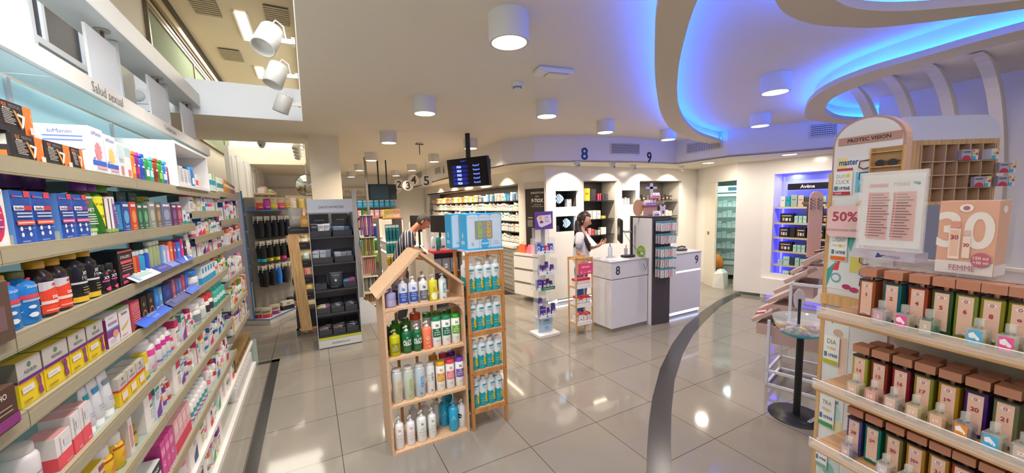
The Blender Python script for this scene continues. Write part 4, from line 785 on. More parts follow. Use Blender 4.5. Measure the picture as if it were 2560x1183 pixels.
hput('h1e', mk_pump(.03, .2, '#e6ebec', '#f4f4f2', [T_('cero', .55, .6, .62, .34, '#17a0a0', .03, 1), T_('ia', .5, .1, .12, .4, '#17a0a0', .03)], lz=(.02, .92)), 'white pump bottle with teal upright lettering on the top level', .44, Z1)
for i, x in enumerate((.2, .33)): hput('h1f', mk_pump(.032, .2, '#c8ccd4', '#e8e8e8', [], label='#b4b8c8'), 'pale pump bottle in the back of the top level, %s' % ('left', 'right')[i], x, Z1, .23)
# second level
Z2 = .707
hput('h2a', mk_pump(.037, .19, '#c8c418', '#a8a870', [R_(.15, .1, .85, .75, '#8a8c1c'), T_('ia', .5, .6, .1, .4, '#e8e890', .02)]+lines(.2, .8, .2, .5, 4, '#d8d890'), a=.85), 'olive yellow oil bottle with netting print on second level', .072, Z2, .06)
hput('h2a2', mk_pump(.03, .22, '#3a4a50', '#2f8ab0', []), 'dark bottle with blue pump behind the olive oil bottle', .04, Z2, .2)
AV = [T_('ALOE', .5, .62, .15, .9, '#f0f4ee', .05), T_('VERA', .5, .45, .15, .9, '#f0f4ee', .05), T_('ia', .5, .82, .1, .3, '#c8e0c8', .02)]+lines(.2, .8, .12, .3, 4, '#5a8a60')
hput('h2b', mk_pump(.034, .2, '#14663a', '#e6e6e4', AV, lz=(.03, .9)), 'dark green aloe pump bottle, left of two', .157, Z2)
hput('h2b', None, 'dark green aloe pump bottle, right of two', .232, Z2)
hput('h2b2', mk_bottle(.04, .2, '#3a9a2a', '#3a7a3a', [], a=.85, caph=.1), 'clear bright green bottle at the back, behind the olive oil', .11, Z2, .22)
hput('h2b2', None, 'clear bright green bottle at the back, behind the aloe pair', .19, Z2, .24)
hput('h2c', mk_pump(.035, .21, '#f8805c', '#f2ece8', [T_('Ü', .5, .55, .2, .5, '#f8e4dc', .05), T_('ia', .6, .12, .08, .3, '#f8e4dc', .02)]+lines(.3, .7, .25, .35, 2, '#f8d0c0'), lz=(.03, .9)), 'coral orange pump bottle on the second level', .303, Z2)
hput('h2c2', mk_bottle(.042, .235, '#e8dcd4', '#e0562c', [], caph=.2, capr=.95), 'pale bottle with red orange cap behind the coral one', .26, Z2, .22)
GB = lambda c, l2: [T_('ia', .5, .86, .13, .5, c, .04), R_(0, .38, 1, .72, c), T_('Gel', .5, .66, .055, .5, '#f0f8f0', .02), T_('de baño', .5, .575, .055, .75, '#f0f8f0', .02), T_(l2, .5, .49, .055, .8, '#f0f8f0', .02), R_(.3, .24, .7, .26, '#b8c0b8'), R_(.35, .2, .65, .215, '#b8c0b8')]
def gel(c, cap, l2): return mk_bottle(.034, .225, '#eef0ec', cap, GB(c, l2), caph=.12, capr=1.0, sh=.02, lz=(.02, .86))
for i, (x, c, cap, l2, nm) in enumerate(((.375, '#14704a', '#1f8a5a', 'te verde', 'white bath gel bottle with dark green cap and band, left of two'), (.45, '#14704a', '#1f8a5a', 'te verde', 'white bath gel bottle with dark green cap and band, right of two'), (.525, '#6ab02c', '#3aa82c', 'aloe vera', 'white bath gel bottle with lime green band on second level'))):
    hput(('h2d', c), gel(c, cap, l2), nm, x, Z2)
hput('h2e', mk_bottle(.034, .225, '#dfe4dc', '#2f8a3a', [], caph=.12, capr=1., sh=.02), 'bath gel bottle with green cap in the back row, left', .345, Z2, .2); hput('h2e', None, 'bath gel bottle with green cap in the back row, right', .505, Z2, .2)
hput('h2e2', mk_bottle(.034, .225, '#dfe4dc', '#6a9a3a', [], caph=.12, capr=1., sh=.02), 'bath gel bottle with olive green cap in the back row', .425, Z2, .2)
# third level
Z3 = .362
for i, (x, c, w, lab, bg) in enumerate(((.072, '#e8a83a', .075, 'amber', '#d2d4ce'), (.153, '#9ac02c', .075, 'lime green', '#cdd4c4'), (.235, '#2a9ae8', .075, 'sky blue', '#c4d4dc'))):
    hput(('h3', c), mk_bottle(w/2, .24, bg, '#e6e6e2', [T_('cero', .62, .52, .58, .3, c, .05, 1), T_('ia', .5, .12, .1, .4, c, .05)], caph=.06, capr=.85, sh=.06, lz=(.02, .9), a=.93), 'large frosted shower bottle with %s upright lettering' % lab, x, Z3)
hput('h3d', mk_bottle(.03, .23, '#eae9e6', '#eceae6', [T_('cero', .6, .62, .5, .26, '#7a7e84', .03, 1), T_('ia', .5, .12, .08, .4, '#6a6e74', .03)]+lines(.1, .4, .4, .7, 3, '#b8bcc0'), caph=.06, capr=.9, sh=.05, lz=(.02, .9)), 'slim white bottle with grey upright lettering on third level', .315, Z3)
for i, (x, c, cap, l2, nm) in enumerate(((.39, '#e8a020', '#e8b020', 'avena y trigo', 'white bath gel bottle with mustard yellow cap and band'), (.465, '#f0808a', '#e8405a', 'rosa mosqueta', 'white bath gel bottle with pink red cap and rose band'), (.54, '#7a55b8', '#7a4ac8', 'emotion de lavanda', 'white bath gel bottle with violet cap and purple band'))):
    hput(('h3e', c), gel(c, cap, l2), nm, x, Z3)
for i, (x, cap) in enumerate(((.375, '#e0a020'), (.455, '#d8486a'), (.52, '#6a3ab8'))): hput(('h3f', i), mk_bottle(.034, .225, '#e4e2e0', cap, [], caph=.12, capr=1., sh=.02), 'bath gel bottle with %s cap in the back of third level' % ('gold', 'rose', 'deep violet')[i], x, Z3, .2)
# bottom level
Z4 = .018
LM = lambda c: [T_('ia', .5, .8, .12, .4, c, .03), T_('Leche', .5, .6, .05, .5, c, .0), T_('corporal', .5, .52, .05, .7, c, .0), T_('hidratante', .5, .44, .05, .7, c, .0), R_(.3, .3, .7, .32, '#b8bcc0')]
for x, r, h, c, nm in ((.062, .034, .24, '#e8a050', 'white lotion pump bottle with amber print, bottom left corner'), (.145, .03, .225, '#f0906a', 'white lotion pump bottle with salmon print on the bottom board'), (.225, .035, .24, '#7ab03a', 'white lotion pump bottle with green print, wider of two'), (.305, .03, .235, '#8ab03a', 'white lotion pump bottle with green print, slimmer of two')):
    hput(('h4', c), mk_pump(r, h, '#ecebe8', '#f2f0ee', LM(c), lz=(.02, .95)), nm, x, Z4, .06)
for i, x in enumerate((.2, .29, .37)): hput('h4b', mk_pump(.034, .24, '#dededc', '#e8e8e6', []), 'white pump bottle in the back row of the bottom board, %s from left' % ORD[i], x, Z4, .2, grp='white pump bottles at the back')
for i, (x, y) in enumerate(((.475, .07), (.435, .17), (.5, .27))): hput('h4c', mk_pump(.036, .24, '#2aa8d4', '#5ab8d8', [T_('A', .4, .6, .25, .5, '#7acce4', .04)], lz=(.1, .9)), 'turquoise blue pump bottle, %s' % ('front one', 'middle one', 'one farthest back')[i], x, Z4, y)
hput('h4d', mk_pump(.034, .22, '#e4e6e6', '#f0f0f0', [E_(.1, .55, .3, .12, '#3a4044'), R_(-.1, .53, .35, .56, '#e0e0e0')], lz=(.02, .95)), 'white pump bottle with round dark sticker on the bottom board', .55, Z4, .09)
hput('h4e', mk_pump(.034, .22, '#dcdcda', '#b8bcc0', []), 'white pump bottle with grey pump behind the dark sticker one', .54, Z4, .2)
# ------------------------------------------------------------------ bamboo ladder rack
LX0, LX1, LYF, LYB, LH = .985, 1.295, 2.585, 2.87, 1.395
t = thing('bamboo_rack', 'narrow bamboo rack with four shelves of sunscreen style bottles', 'shelf rack', (LX0, LYF, 0)); lw, ld = LX1-LX0, LYB-LYF
for x, y in ((0, 0), (lw-.024, 0), (0, ld-.024), (lw-.024, ld-.024)): m = MB(); m.box(x, y, 0, x+.024, y+.024, LH, WOOD_B, .002); m.build('leg', t)
LZ = (.165, .47, .78, 1.08)
for z in LZ:
    m = MB(); m.box(.024, .004, z-.035, lw-.024, .02, z, WOOD_B); m.build('front_rail', t)
    m = MB(); m.box(.004, .024, z-.035, .018, ld-.024, z, WOOD_B); m.build('side_rail', t); m = MB(); m.box(lw-.018, .024, z-.035, lw-.004, ld-.024, z, WOOD_B); m.build('side_rail', t)
    m = MB(); m.box(.018, .02, z-.012, lw-.018, ld-.01, z-.001, M('#c8a880', .5)); m.build('shelf_board', t)
m = MB(); m.box(.024, .004, LH-.03, lw-.024, .02, LH, WOOD_B); m.build('front_rail', t)
m = MB(); m.box(-.0, .0, LH, lw, ld, LH+.012, M('#d3dbe2', .4)); m.build('top_board', t)
for z in LZ+(LH-.0,):
    m = MB()
    for x in (.012, lw-.012): m.T = Matrix.Translation((x, 0, z-.018)) @ Matrix.Rotation(math.pi/2, 4, 'X'); m.cyl(0, 0, 0, .0015, .005, M('#7a4a22', .5), 10)
    m.build('screws', t)
PB = lambda: mk_bottle(.036, .235, '#dfe9ee', '#f4f6f6', [('p', [(-.2, 0), (1.2, 0), (1.2, .3), (.75, .36), (.5, .56), (.25, .5), (-.2, .58)], M('#129fae')), ('p', [(.62, .12), (1, .12), (1, .62), (.75, .42), (.55, .4)], M('#e2cc20')), R_(.74, .22, .92, .42, '#c8a818'), R_(.3, .82, .8, .88, '#1f9aa8'), R_(.3, .76, .6, .78, '#a8b4bc'), R_(.3, .72, .7, .735, '#a8b4bc'), T_('PACK', .35, .3, .05, .4, '#9ad4d8', .01), T_('AHORRO', .4, .2, .08, .5, '#c8b820', .03)], caph=.1, capr=.55, sh=.12, sx=1, sy=.85, lz=(.01, .86))
for k, z in enumerate(LZ):
    for i, x in enumerate((.052, .121, .19, .259)):
        place('pack', 'lotion_bottle', PB(), 'white and teal lotion bottle, %s rack level from the top, %s from left' % (ORD[3-k], ORD[i]), 'bottle', (LX0+x, LYF+.062, z), 0, 'white and teal bottles on the bamboo rack')
    for i, x in enumerate((.052, .259)):
        place('pack', 'lotion_bottle', PB(), 'white and teal lotion bottle, %s rack level from the top, back %s' % (ORD[3-k], ('left', 'right')[i]), 'bottle', (LX0+x, LYF+.16, z), 0, 'white and teal bottles on the bamboo rack')
def pk3():
    w, d, h = .29, .15, .27; b = MB(); B = '#36b4f2'; b.box(-w/2, -d/2, 0, w/2, d/2, h, M(B, .4), .003)
    g = [('r', .025, .05, .335, .93, M('#c3d6ea', .4)), ('r', .345, .05, .655, .93, M('#bdd0e6', .4)), ('r', .665, .05, .975, .93, M('#c3d6ea', .4)), E_(.18, .93, .155, .045, '#c3d6ea'), E_(.5, .93, .155, .045, '#bdd0e6'), E_(.82, .93, .155, .045, '#c3d6ea'),
     ('r', .23, .3, .72, .8, M('#8a9294', .3)), T_('cero', .37, .55, .44, .2, '#9ac820', .02, 1), T_('cero', .62, .55, .44, .15, '#e0b020', .02, 1), E_(.5, .17, .12, .13, '#3aa8e8'), R_(.39, .155, .61, .19, '#c3d6ea'), T_('ia', .16, .19, .08, .12, '#7ac0ea', .02), T_('Packs', .82, .22, .04, .2, '#8ac4ea', .0), T_('familiares', .82, .16, .04, .25, '#8ac4ea', .0)]
    b.front(g, w, d, h); b.side([R_(.3, .15, .45, .25, '#e4eef6'), R_(.55, .15, .7, .25, '#e4eef6'), E_(.5, .4, .08, .08, '#e4eef6')], w, d, h, -1)
    b2 = MB(); b2.tube([(-.05, 0, h), (-.04, 0, h+.02), (.04, 0, h+.02), (.05, 0, h)], .003, M('#e8f0f4', .3), 6)
    return [('box', b), ('carry_handle', b2)]
place('pk3', 'bottle_pack', pk3, 'blue three bottle gift pack with window, front one on the bamboo rack', 'box', (1.145, 2.665, LH+.0125), .0)
place('pk3', 'bottle_pack', pk3, 'blue gift pack with window standing just behind the front one', 'box', (1.085, 2.826, LH+.0125), .0)
# ------------------------------------------------------------------ dark cardboard display with header
SX0, SX1, SY = -.025, .485, 5.15
t = thing('cardboard_display', 'tall grey cardboard display of sport nutrition sachets with white name header', 'display stand', (SX0, SY, 0)); sw = SX1-SX0; sd = .38; CB = M('#3a3a3e', .6); CG = M('#a9a9ae', .5); DG = M('#54555a', .6)
for x in (0, sw-.008):
    m = MB(); P = [(0, .0), (.04, 1.70), (sd, 1.70), (sd, 0)]; n = 4
    m.add([(x, a, b) for a, b in P]+[(x+.008, a, b) for a, b in P], [(0, 1, 2, 3), (7, 6, 5, 4), (0, 4, 5, 1), (1, 5, 6, 2), (2, 6, 7, 3), (3, 7, 4, 0)], CG); m.build('side_panel', t)
m = MB(); m.box(.008, sd-.01, 0, sw-.008, sd, 1.7, M('#85858a', .6)); m.build('back_panel', t)
m2 = MB(); m2.box(0, .03, 1.70, sw, .04, 1.86, M('#c4cad2', .5)); m2.decal([T_('SANTAMADRE', .52, .42, .2, .66, '#3a3c42', .0)], lambda a, b, o: (sw/2+a, .0295-o, 1.7+b), sw, .155); m2.build('header_sign', t)
m = MB(); m.box(.006, .002, .01, sw-.006, .02, .11, M('#c9c9c6', .5)); m.decal([T_('santamadrena.com', .5, .5, .3, .4, '#5a5a5c', .01)], lambda a, b, o: (sw/2+a, .0015-o, .01+b), sw, .1); m.build('foot_panel', t)
m = MB(); m.box(.006, -.002, .112, sw-.006, .02, .135, M('#b8bf2a', .5)); m.build('yellow_edge', t)
SL = (1.40, 1.07, .735, .43, .15)
for z in SL:
    m = MB(); m.box(.008, .03, z-.02, sw-.008, sd-.01, z, CB); m.build('shelf', t)
    m = MB(); m.box(.008, sd-.02, z+.04, sw-.008, sd-.012, z+.28, M('#8d8b92', .6)); 
    m.build('price_card', t)
def tray(w, d, h, col='#35353a'):
    def f():
        m = MB(); c = M(col, .6); e = .004
        m.box(-w/2, 0, 0, w/2, d, e, c); m.box(-w/2, 0, 0, w/2, e, h, c); m.box(-w/2, d-e, 0, w/2, d, h*2.0, c)
        for s in (-1, 1): x = s*(w/2-e/2); m.add([(x-e/2, 0, 0), (x+e/2, 0, 0), (x+e/2, 0, h), (x-e/2, 0, h), (x-e/2, d, 0), (x+e/2, d, 0), (x+e/2, d, h*2), (x-e/2, d, h*2)], [(0, 1, 2, 3), (7, 6, 5, 4), (0, 4, 5, 1), (1, 5, 6, 2), (2, 6, 7, 3), (3, 7, 4, 0)], c)
        return [('tray', m)]
    return f
def sachet(w, h, col, dot=None):
    it = [R_(.1, .75, .9, .82, '#8a8c94')] + ([E_(.5, .45, .22, .16, dot)] if dot else [])
    return mk_pouch(w, h, col, it, .012)
rr = random.Random(5)
def traywith(lv, x, w, n, cols, sh, nm, dots=(None,), label=True):
    z = SL[lv]+.001; y = SY+.05
    place(('tray', w), 'card_tray', tray(w, .27, .075), 'black card tray, %s on level %s of the cardboard display' % (nm, ORD[lv]), 'tray', (SX0+x, y, z), 0)
    for i in range(n):
        c = cols[i % len(cols)]; d = dots[i % len(dots)]
        place(('sach', c, d, sh, w), 'sachet', sachet(min(.075, w*.45), sh, c, d), '%s sachets standing in the %s tray of level %s' % ({'#b9bcc4': 'silver', '#8c9098': 'grey', '#26272b': 'black', '#3f6fa0': 'blue', '#9a4a5a': 'wine', '#c8b020': 'yellow', '#c8486a': 'pink', '#e8e4e0': 'white', '#6a5a50': 'brown'}.get(c, 'dark'), nm, ORD[lv]), 'sachet', (SX0+x-w/2+w*(.2+.6*(i % 3)/2)+rr.uniform(-.01, .01), y+.03+.032*i, z+.006), rr.uniform(-.25, .25), 'sachets on the cardboard display')
traywith(0, .125, .23, 7, ('#26272b', '#b9bcc4', '#b9bcc4', '#26272b'), .15, 'left', (None, '#d8d8dc'))
traywith(0, .37, .22, 7, ('#5a7a98', '#8c9098', '#3f6fa0'), .11, 'right', ('#c8d0d8', None))
traywith(1, .125, .23, 7, ('#b9bcc4', '#b9bcc4', '#8c9098'), .15, 'left')
traywith(1, .37, .22, 7, ('#b9bcc4', '#8c9098', '#8c9098'), .11, 'right', (None, '#e0e0e0'))
traywith(2, .08, .14, 4, ('#26272b', '#26272b'), .07, 'left')
place('bigpouch', 'powder_pouch', mk_pouch(.17, .21, '#2c2f36', [T_('SANTAMADRE', .5, .8, .05, .7, '#b8b6b0', .01), E_(.5, .5, .08, .065, '#c8ccd0'), T_('VEGAN FUEL', .4, .12, .06, .5, '#8a9098', .01)], .08), 'big black powder pouch standing on the middle level', 'pouch', (SX0+.255, SY+.10, SL[2]+.001), -.1)
traywith(2, .42, .15, 6, ('#3f8ab8', '#b8408a', '#c86aa0'), .09, 'right')
for lv in (3, 4):
    for j, x in enumerate((.09, .25, .41)):
        traywith(lv, x, .15, 6, (('#c8b020', '#e8e4e0', '#a8607a') if (lv, j) == (3, 0) else ('#26272b', '#8c9098', '#26272b') if lv == 3 or j == 2 else ('#6a5a50', '#9a8a80', '#26272b', '#7a4050')), .085, ('left', 'middle', 'right')[j], (None, '#c8ccd0', None))
# back boards: black sachet posters behind the top trays
for x, w in ((.125, .22), (.37, .2)): place(('poster', x), 'backing_card', mk_box(w, .006, .16, '#2a2c32', [T_('SANTAMADRE', .5, .5, .09, .5, '#a8a8ac', .01)]), 'black backing card above the %s top tray' % ('left' if x < .2 else 'right'), 'card', (SX0+x, SY+.30, SL[0]+.12), 0)
# ------------------------------------------------------------------ perfume stand on the right (front faces the aisle)
AZ = math.radians(8.7); ux, uy = math.sin(AZ), math.cos(AZ)       # along the stand, away from the viewer
PO = AT(2175, 790, 1.2)                                             # reference corner of the first bottle
RZ = math.pi/2-AZ+math.pi                                          # local +x runs towards the viewer, local -y faces the aisle
def SP(s, n, z): return (PO.x+ux*s+uy*n, PO.y+uy*s-ux*n, z)         # s along (away +), n depth away from the aisle
ROT = -math.pi/2-AZ
# local frame: x' = -s (towards viewer), y' = n
def stand_root(name, label, cat): return thing(name, label, cat, (PO.x, PO.y, 0), ROT)
t = stand_root('perfume_stand', 'oak perfume stand with three rows of numbered square bottles, clear fronts', 'display stand')
SZ = (1.337, 1.076, .853, .60); SD = .24
def P_(s): return -s
for k, z in enumerate(SZ):
    m = MB(); m.box(-.135, -.03, z-.022, .8, SD, z, WOOD_OH, .002); m.build('shelf', t)
    m = MB(); m.box(-.135, -.034, z-.012, .8, -.03, z+.02, ACRYL); m.box(-.135, -.034, z+.02, .8, -.03, z+.0215, M('#ffffff', .2)); m.build('acrylic_lip', t)
m = MB(); m.box(-.05, SD, 0, .8, SD+.02, 1.52, M('#d8d2ca', .5)); m.build('back_panel', t)
m = MB(); m.box(.8, -.03, 0, .82, SD+.02, 1.52, WOOD_O); m.build('end_panel', t)
m = MB(); m.box(-.135, -.03, 0, .8, SD, .1, WOOD_OH); m.build('base', t)
LBL = '#dfb9a8'; CAPM = M('#cf9277', .2, .35)
def big(num, col, stripe=True):
    def f():
        w, d, h = .042, .042, .128
        b = MB(); b.box(-w/2, -d/2, .001, w/2, d/2, h, glassy(col, .82), .002)
        b.box(-w/2+.004, -d/2+.004, .006, w/2-.004, d/2-.004, h-.008, M(shade(col, .8), .15))
        b.box(-w/2-.0003, -d/2-.0003, h-.004, w/2+.0003, d/2+.0003, h+.0005, M('#2f2a2c', .2))
        c = MB(); c.cyl(0, 0, h, h+.01, .008, M('#c8937a', .2, .9), 14); c.box(-.0225, -.0225, h+.01, .0225, .0225, h+.036, CAPM, .001)
        l = MB(); l.box(-.0145, -d/2-.0012, .012, .0145, -d/2-.0002, h-.008, M(LBL, .5))
        l.decal([E_(.5, .88, .3, .045, '#e8dcd8'), E_(.5, .88, .14, .04, '#a8607a'), E_(.5, .88, .06, .016, '#e8dcd8'), T_(num, .5, .62, .11, .62, '#a02f45', .06), R_(.2, .5, .8, .504, '#b08878'), R_(.15, .01, .85, .07, '#dfe6ee')]+[R_(.2+.05*i, .015, .22+.05*i, .06, '#3a4a6a') for i in range(12)], lambda x, y, o: (x, -d/2-.0012-o, .012+y), .029, .108, .0003)
        return [('bottle_glass', b), ('cap', c), ('label', l)]
    return f
def small(num, col, lc, liquid, flo=False):
    def f():
        w, h = .036, .05
        b = MB(); b.box(-w/2, -w/2, .0, w/2, w/2, h, M(col, .04, alpha=.38), .003); b.box(-w/2+.004, -w/2+.004, .006, w/2-.004, w/2-.004, h*.55, M(liquid, .1, alpha=.6))
        c = MB(); c.cyl(0, 0, h, h+.006, .007, M('#c8c8c8', .2, .8), 14); c.cyl(0, 0, h+.006, h+.026, .0095, M('#f4f8f8', .05, alpha=.28), 18)
        l = MB(); l.box(-.012, -w/2-.0008, .008, .012, -w/2, h-.004, M(lc, .5))
        it = [T_(num, .5, .55, .26, .5, '#f4ece8', .04)] if not flo else [('p', [(.05, .75), (.4, .9), (.9, .5), (.8, .35), (.4, .45), (.1, .5)], M('#f4f0f2')), T_(num, .5, .4, .22, .4, shade(lc, .95), .02), T_('FLORAL', .5, .16, .1, .7, '#f8f0f4', .02)]
        l.decal(it, lambda x, y, o: (x, -w/2-.0009-o, .008+y), .024, h-.012, .0003)
        return [('bottle_glass', b), ('cap', c), ('label', l)]
    return f
def sx_for(px, z, n=0.0):
    "distance along the stand for a picture column"
    P = PO; d = ray(px, 700); 
    # intersect the plane n
    a = PO.x+uy*n; b = PO.y-ux*n; nx, ny = uy, -ux
    # iterate row for height z
    y = 700
    for _ in range(12):
        d = ray(px, y); tt = (nx*a+ny*b)/(nx*d.x+ny*d.y); Q = EYE+d*tt; y += (Q.z-z)*FPX/ (d*tt).dot(F)
    return (Q.x-PO.x)*ux+(Q.y-PO.y)*uy
rows = [(0, .055, ((2166, '1', '#a8552c'), (2228, '2', '#1f6a78'), (2292, '4', '#a04020'), (2352, '5', '#3a5a34'), (2412, '6', '#7a8a30'), (2477, '8', '#8a8a1c'), (2548, '9', '#7a7a20')), .128),
        (1, .055, ((2148, '14', '#a8a83a'), (2196, '15', '#8a3028'), (2250, '16', '#8a2038'), (2306, '17', '#8a8a2c'), (2368, '19', '#b08418'), (2436, '20', '#3f1a6a'), (2510, '21', '#6a7250')), .128),
        (2, .055, ((2134, '28', '#4a4a8a'), (2180, '29', '#0f7a66'), (2232, '30', '#7a6a30'), (2286, '30+', '#b08020'), (2343, '31', '#a87a1c'), (2402, '32', '#a83c14'), (2470, '33', '#7a8a50'), (2540, '34', '#8a3a20')), .128)]
CWN = {'1': 'amber brown', '2': 'deep teal', '4': 'rust red', '5': 'dark green', '6': 'olive green', '8': 'yellow green', '9': 'olive yellow', '14': 'pale green gold', '15': 'brick red', '16': 'wine red', '17': 'mossy gold', '19': 'golden yellow', '20': 'violet', '21': 'grey green', '28': 'indigo', '29': 'emerald', '30': 'dull gold', '30+': 'amber gold', '31': 'honey gold', '32': 'burnt orange', '33': 'pale green', '34': 'russet'}
for k, n, L, h in rows:
    for px, num, col in L:
        s = sx_for(px, SZ[k]+.06, n-.02)
        place(('big', num), 'perfume_bottle', big(num, col), 'tall square %s perfume bottle with copper cap, label number %s' % (CWN[num], num), 'perfume bottle', SP(s, n, SZ[k]+.0005), ROT)
rows = [(0, ((2195, '2', '#d8d4dc', '#c9a8b0', '#8fb8b8', 0), (2252, '4', '#dcdcd8', '#ec4aa0', '#c8c860', 1), (2313, '5', '#86b098', '#ccb8ac', '#3a7a58', 0), (2436, '8', '#d4dcd8', '#4ab4ec', '#a8b040', 1), (2515, '6', '#d8dcd8', '#ec5aa4', '#b0b468', 1), (2588, '9', '#d8dcd8', '#4a9aec', '#b0b468', 1))),
        (1, ((2130, '14', '#d4d8cc', '#dcb8a4', '#b8b83a', 0), (2176, '15', '#e0b8b0', '#dca898', '#c06a6a', 0), (2225, '16', '#d8d0cc', '#dcbcac', '#a8a8a0', 0), (2280, '17', '#d8d4b0', '#dcbca8', '#c0b030', 0), (2339, '19', '#dcc8a0', '#dcb49c', '#c08828', 0), (2402, '20', '#b8b0c0', '#e8902c', '#6a5a80', 1), (2476, '21', '#ccd8d0', '#48aeea', '#a8b8a0', 1), (2552, '22', '#d8d8d4', '#ccb8b0', '#b0b0a8', 0))),
        (2, ((2113, '28', '#b8b0c4', '#ccb0ac', '#7a6a9a', 0), (2205, '30', '#d8d0c4', '#c8c0cc', '#c08030', 0), (2260, '30+', '#d8d8d4', '#d0c0b8', '#b0b0a8', 0), (2318, '31', '#d8d8d4', '#d0c0b8', '#b0a890', 0), (2385, '32', '#d8d8d4', '#d0bcb0', '#b0a080', 0)))]
for k, L in rows:
    for qi, (px, num, col, lc, liq, fl_) in enumerate(L):
        s = sx_for(px, SZ[k]+.03, -.02)
        place(('small', num, k), 'perfume_tester', small(num, col, lc, liq, fl_), '%s labelled small tester bottle number %s, %s from the left, %s row' % ({'#ec4aa0': 'hot pink', '#ec5aa4': 'pink', '#4ab4ec': 'sky blue', '#48aeea': 'light blue', '#4a9aec': 'blue', '#e8902c': 'orange'}.get(lc, 'pale'), num, ORD[qi], ('top', 'middle', 'bottom')[k]), 'perfume bottle', SP(s, -.002, SZ[k]+.0005), ROT)
# rows of the same bottles behind (their caps show)
for k in (0, 1, 2):
    for i in range(9):
        s = .02-.062*i; col = ('#7a5a30', '#3a5a60', '#8a3a20', '#6a6a2c')[i % 4]
        place(('bigback', i % 4), 'perfume_bottle', big(' ', col), 'copper capped perfume bottle in the back line of the %s row' % ('top', 'middle', 'bottom')[k], 'perfume bottle', SP(s, .115, SZ[k]+.0005), ROT, 'copper capped bottles in the back line')
for i in range(8): place(('bigback', i % 4), 'perfume_bottle', big(' ', '#7a5a30'), 'copper capped bottle on the lowest perfume shelf, only caps in view', 'perfume bottle', SP(.02-.07*i, .055, SZ[3]+.0005), ROT, 'bottles on the lowest perfume shelf')
# sign with two pink columns in an acrylic holder
a, b = sx_for(2168, 1.7, .14), sx_for(2322, 1.7, .14)
def listsign():
    w, h = abs(a-b), .235; m = MB(); m.box(-w/2, -.0015, 0, w/2, .0015, h, M('#e6e4ea', .5))
    it = [R_(.12, .82, .45, .88, '#e0a8a8'), R_(.14, .84, .43, .86, '#c87a80'), T_('rosso', .66, .86, .05, .25, '#9a96a8', .01), E_(.87, .875, .03, .02, '#2f8ab8'), E_(.92, .865, .03, .02, '#4aa060'), R_(.12, .1, .47, .76, '#dda6a2'), R_(.54, .1, .9, .76, '#dda6a2')]
    for j in range(16): y = .72-.038*j; q = .2+.15*((j*7) % 5)/5; it += [R_(.14, y, .17, y+.012, '#b84a5a'), R_(.19, y, .19+q, y+.01, '#6a5560'), R_(.56, y, .59, y+.012, '#b84a5a'), R_(.61, y, .61+q*.8, y+.01, '#6a5560')]
    m.decal(it, lambda x, y, o: (x, -.0016-o, y), w, h, .0002)
    n = MB(); n.box(-w/2-.008, -.006, -.012, w/2+.008, -.0025, h+.01, ACRYL, .001); n.box(-w/2-.008, .0025, -.012, w/2+.008, .006, h+.01, ACRYL, .001); n.box(-w/2-.004, -.03, -.04, w/2+.004, .04, -.012, M('#d8d0e4', .1, alpha=.5))
    n.decal([T_('AMIGA', .68, .4, .3, .3, '#6a6880', .02), ('p', [(.4, .2), (.44, .8), (.5, .5), (.58, .6), (.5, .3)], M('#2f3f7a'))], lambda x, y, o: (x, -.0301-o, -.04+y), w, .03)
    return [('printed_sheet', m), ('acrylic_holder', n)]
place('ls', 'list_sign', listsign, 'acrylic holder with white sheet listing names in two pink columns', 'sign', SP((a+b)/2, .11, 1.568), ROT)
m = MB(); m.box(-.04, .085, 1.337+.165, .75, SD+.0, 1.337+.174, M('#e8e4ec', .05, alpha=.3)); m.build('clear_top', t)
a3, b3 = sx_for(2362, 1.6, .13), sx_for(2510, 1.6, .13)
def box30():
    w, d, h = abs(a3-b3)*.98, .07, .205; m = MB(); m.box(-w/2, -d/2, 0, w/2, d/2, h, M('#dba994', .22), .0015)
    it = [R_(0, 0, 1, .17, '#dcd6d6'), T_('3', .2, .6, .5, .42, '#e6ddda', .03), T_('0', .72, .6, .5, .5, '#e6ddda', .03), E_(.48, .9, .12, .055, '#eae2e0'), E_(.48, .9, .06, .03, '#a86a78'),
      R_(.22, .2, .42, .62, '#ead6ce'), R_(.245, .24, .395, .6, '#e2bba8'), R_(.23, .63, .41, .72, '#d8968a'), T_('30', .32, .5, .06, .14, '#a8405a', .04), R_(.47, .22, .6, .52, '#e8d2c8'), R_(.485, .53, .585, .6, '#d8b8ae'), T_('30', .535, .4, .05, .1, '#a8405a', .04), E_(.8, .21, .17, .1, '#b8687a'), T_('150 ml', .8, .235, .04, .25, '#f0dcd8', .02), T_('+30 ml', .8, .175, .04, .25, '#f0dcd8', .02), T_('FEMME', .5, .085, .075, .45, '#b06a80', .04)]
    m.front(it, w, d, h); m.side([E_(.5, .88, .2, .05, '#e6dad8'), R_(0, 0, 1, .15, '#dcd6d6')], w, d, h, 1); m.side([R_(0, 0, 1, .15, '#dcd6d6')], w, d, h, -1)
    return [('box', m)]
place('b30', 'perfume_box', box30, 'large pink perfume gift box with a big white number thirty, on top of the bottles', 'box', SP((a3+b3)/2, .12, 1.337+.1745), ROT+.04)
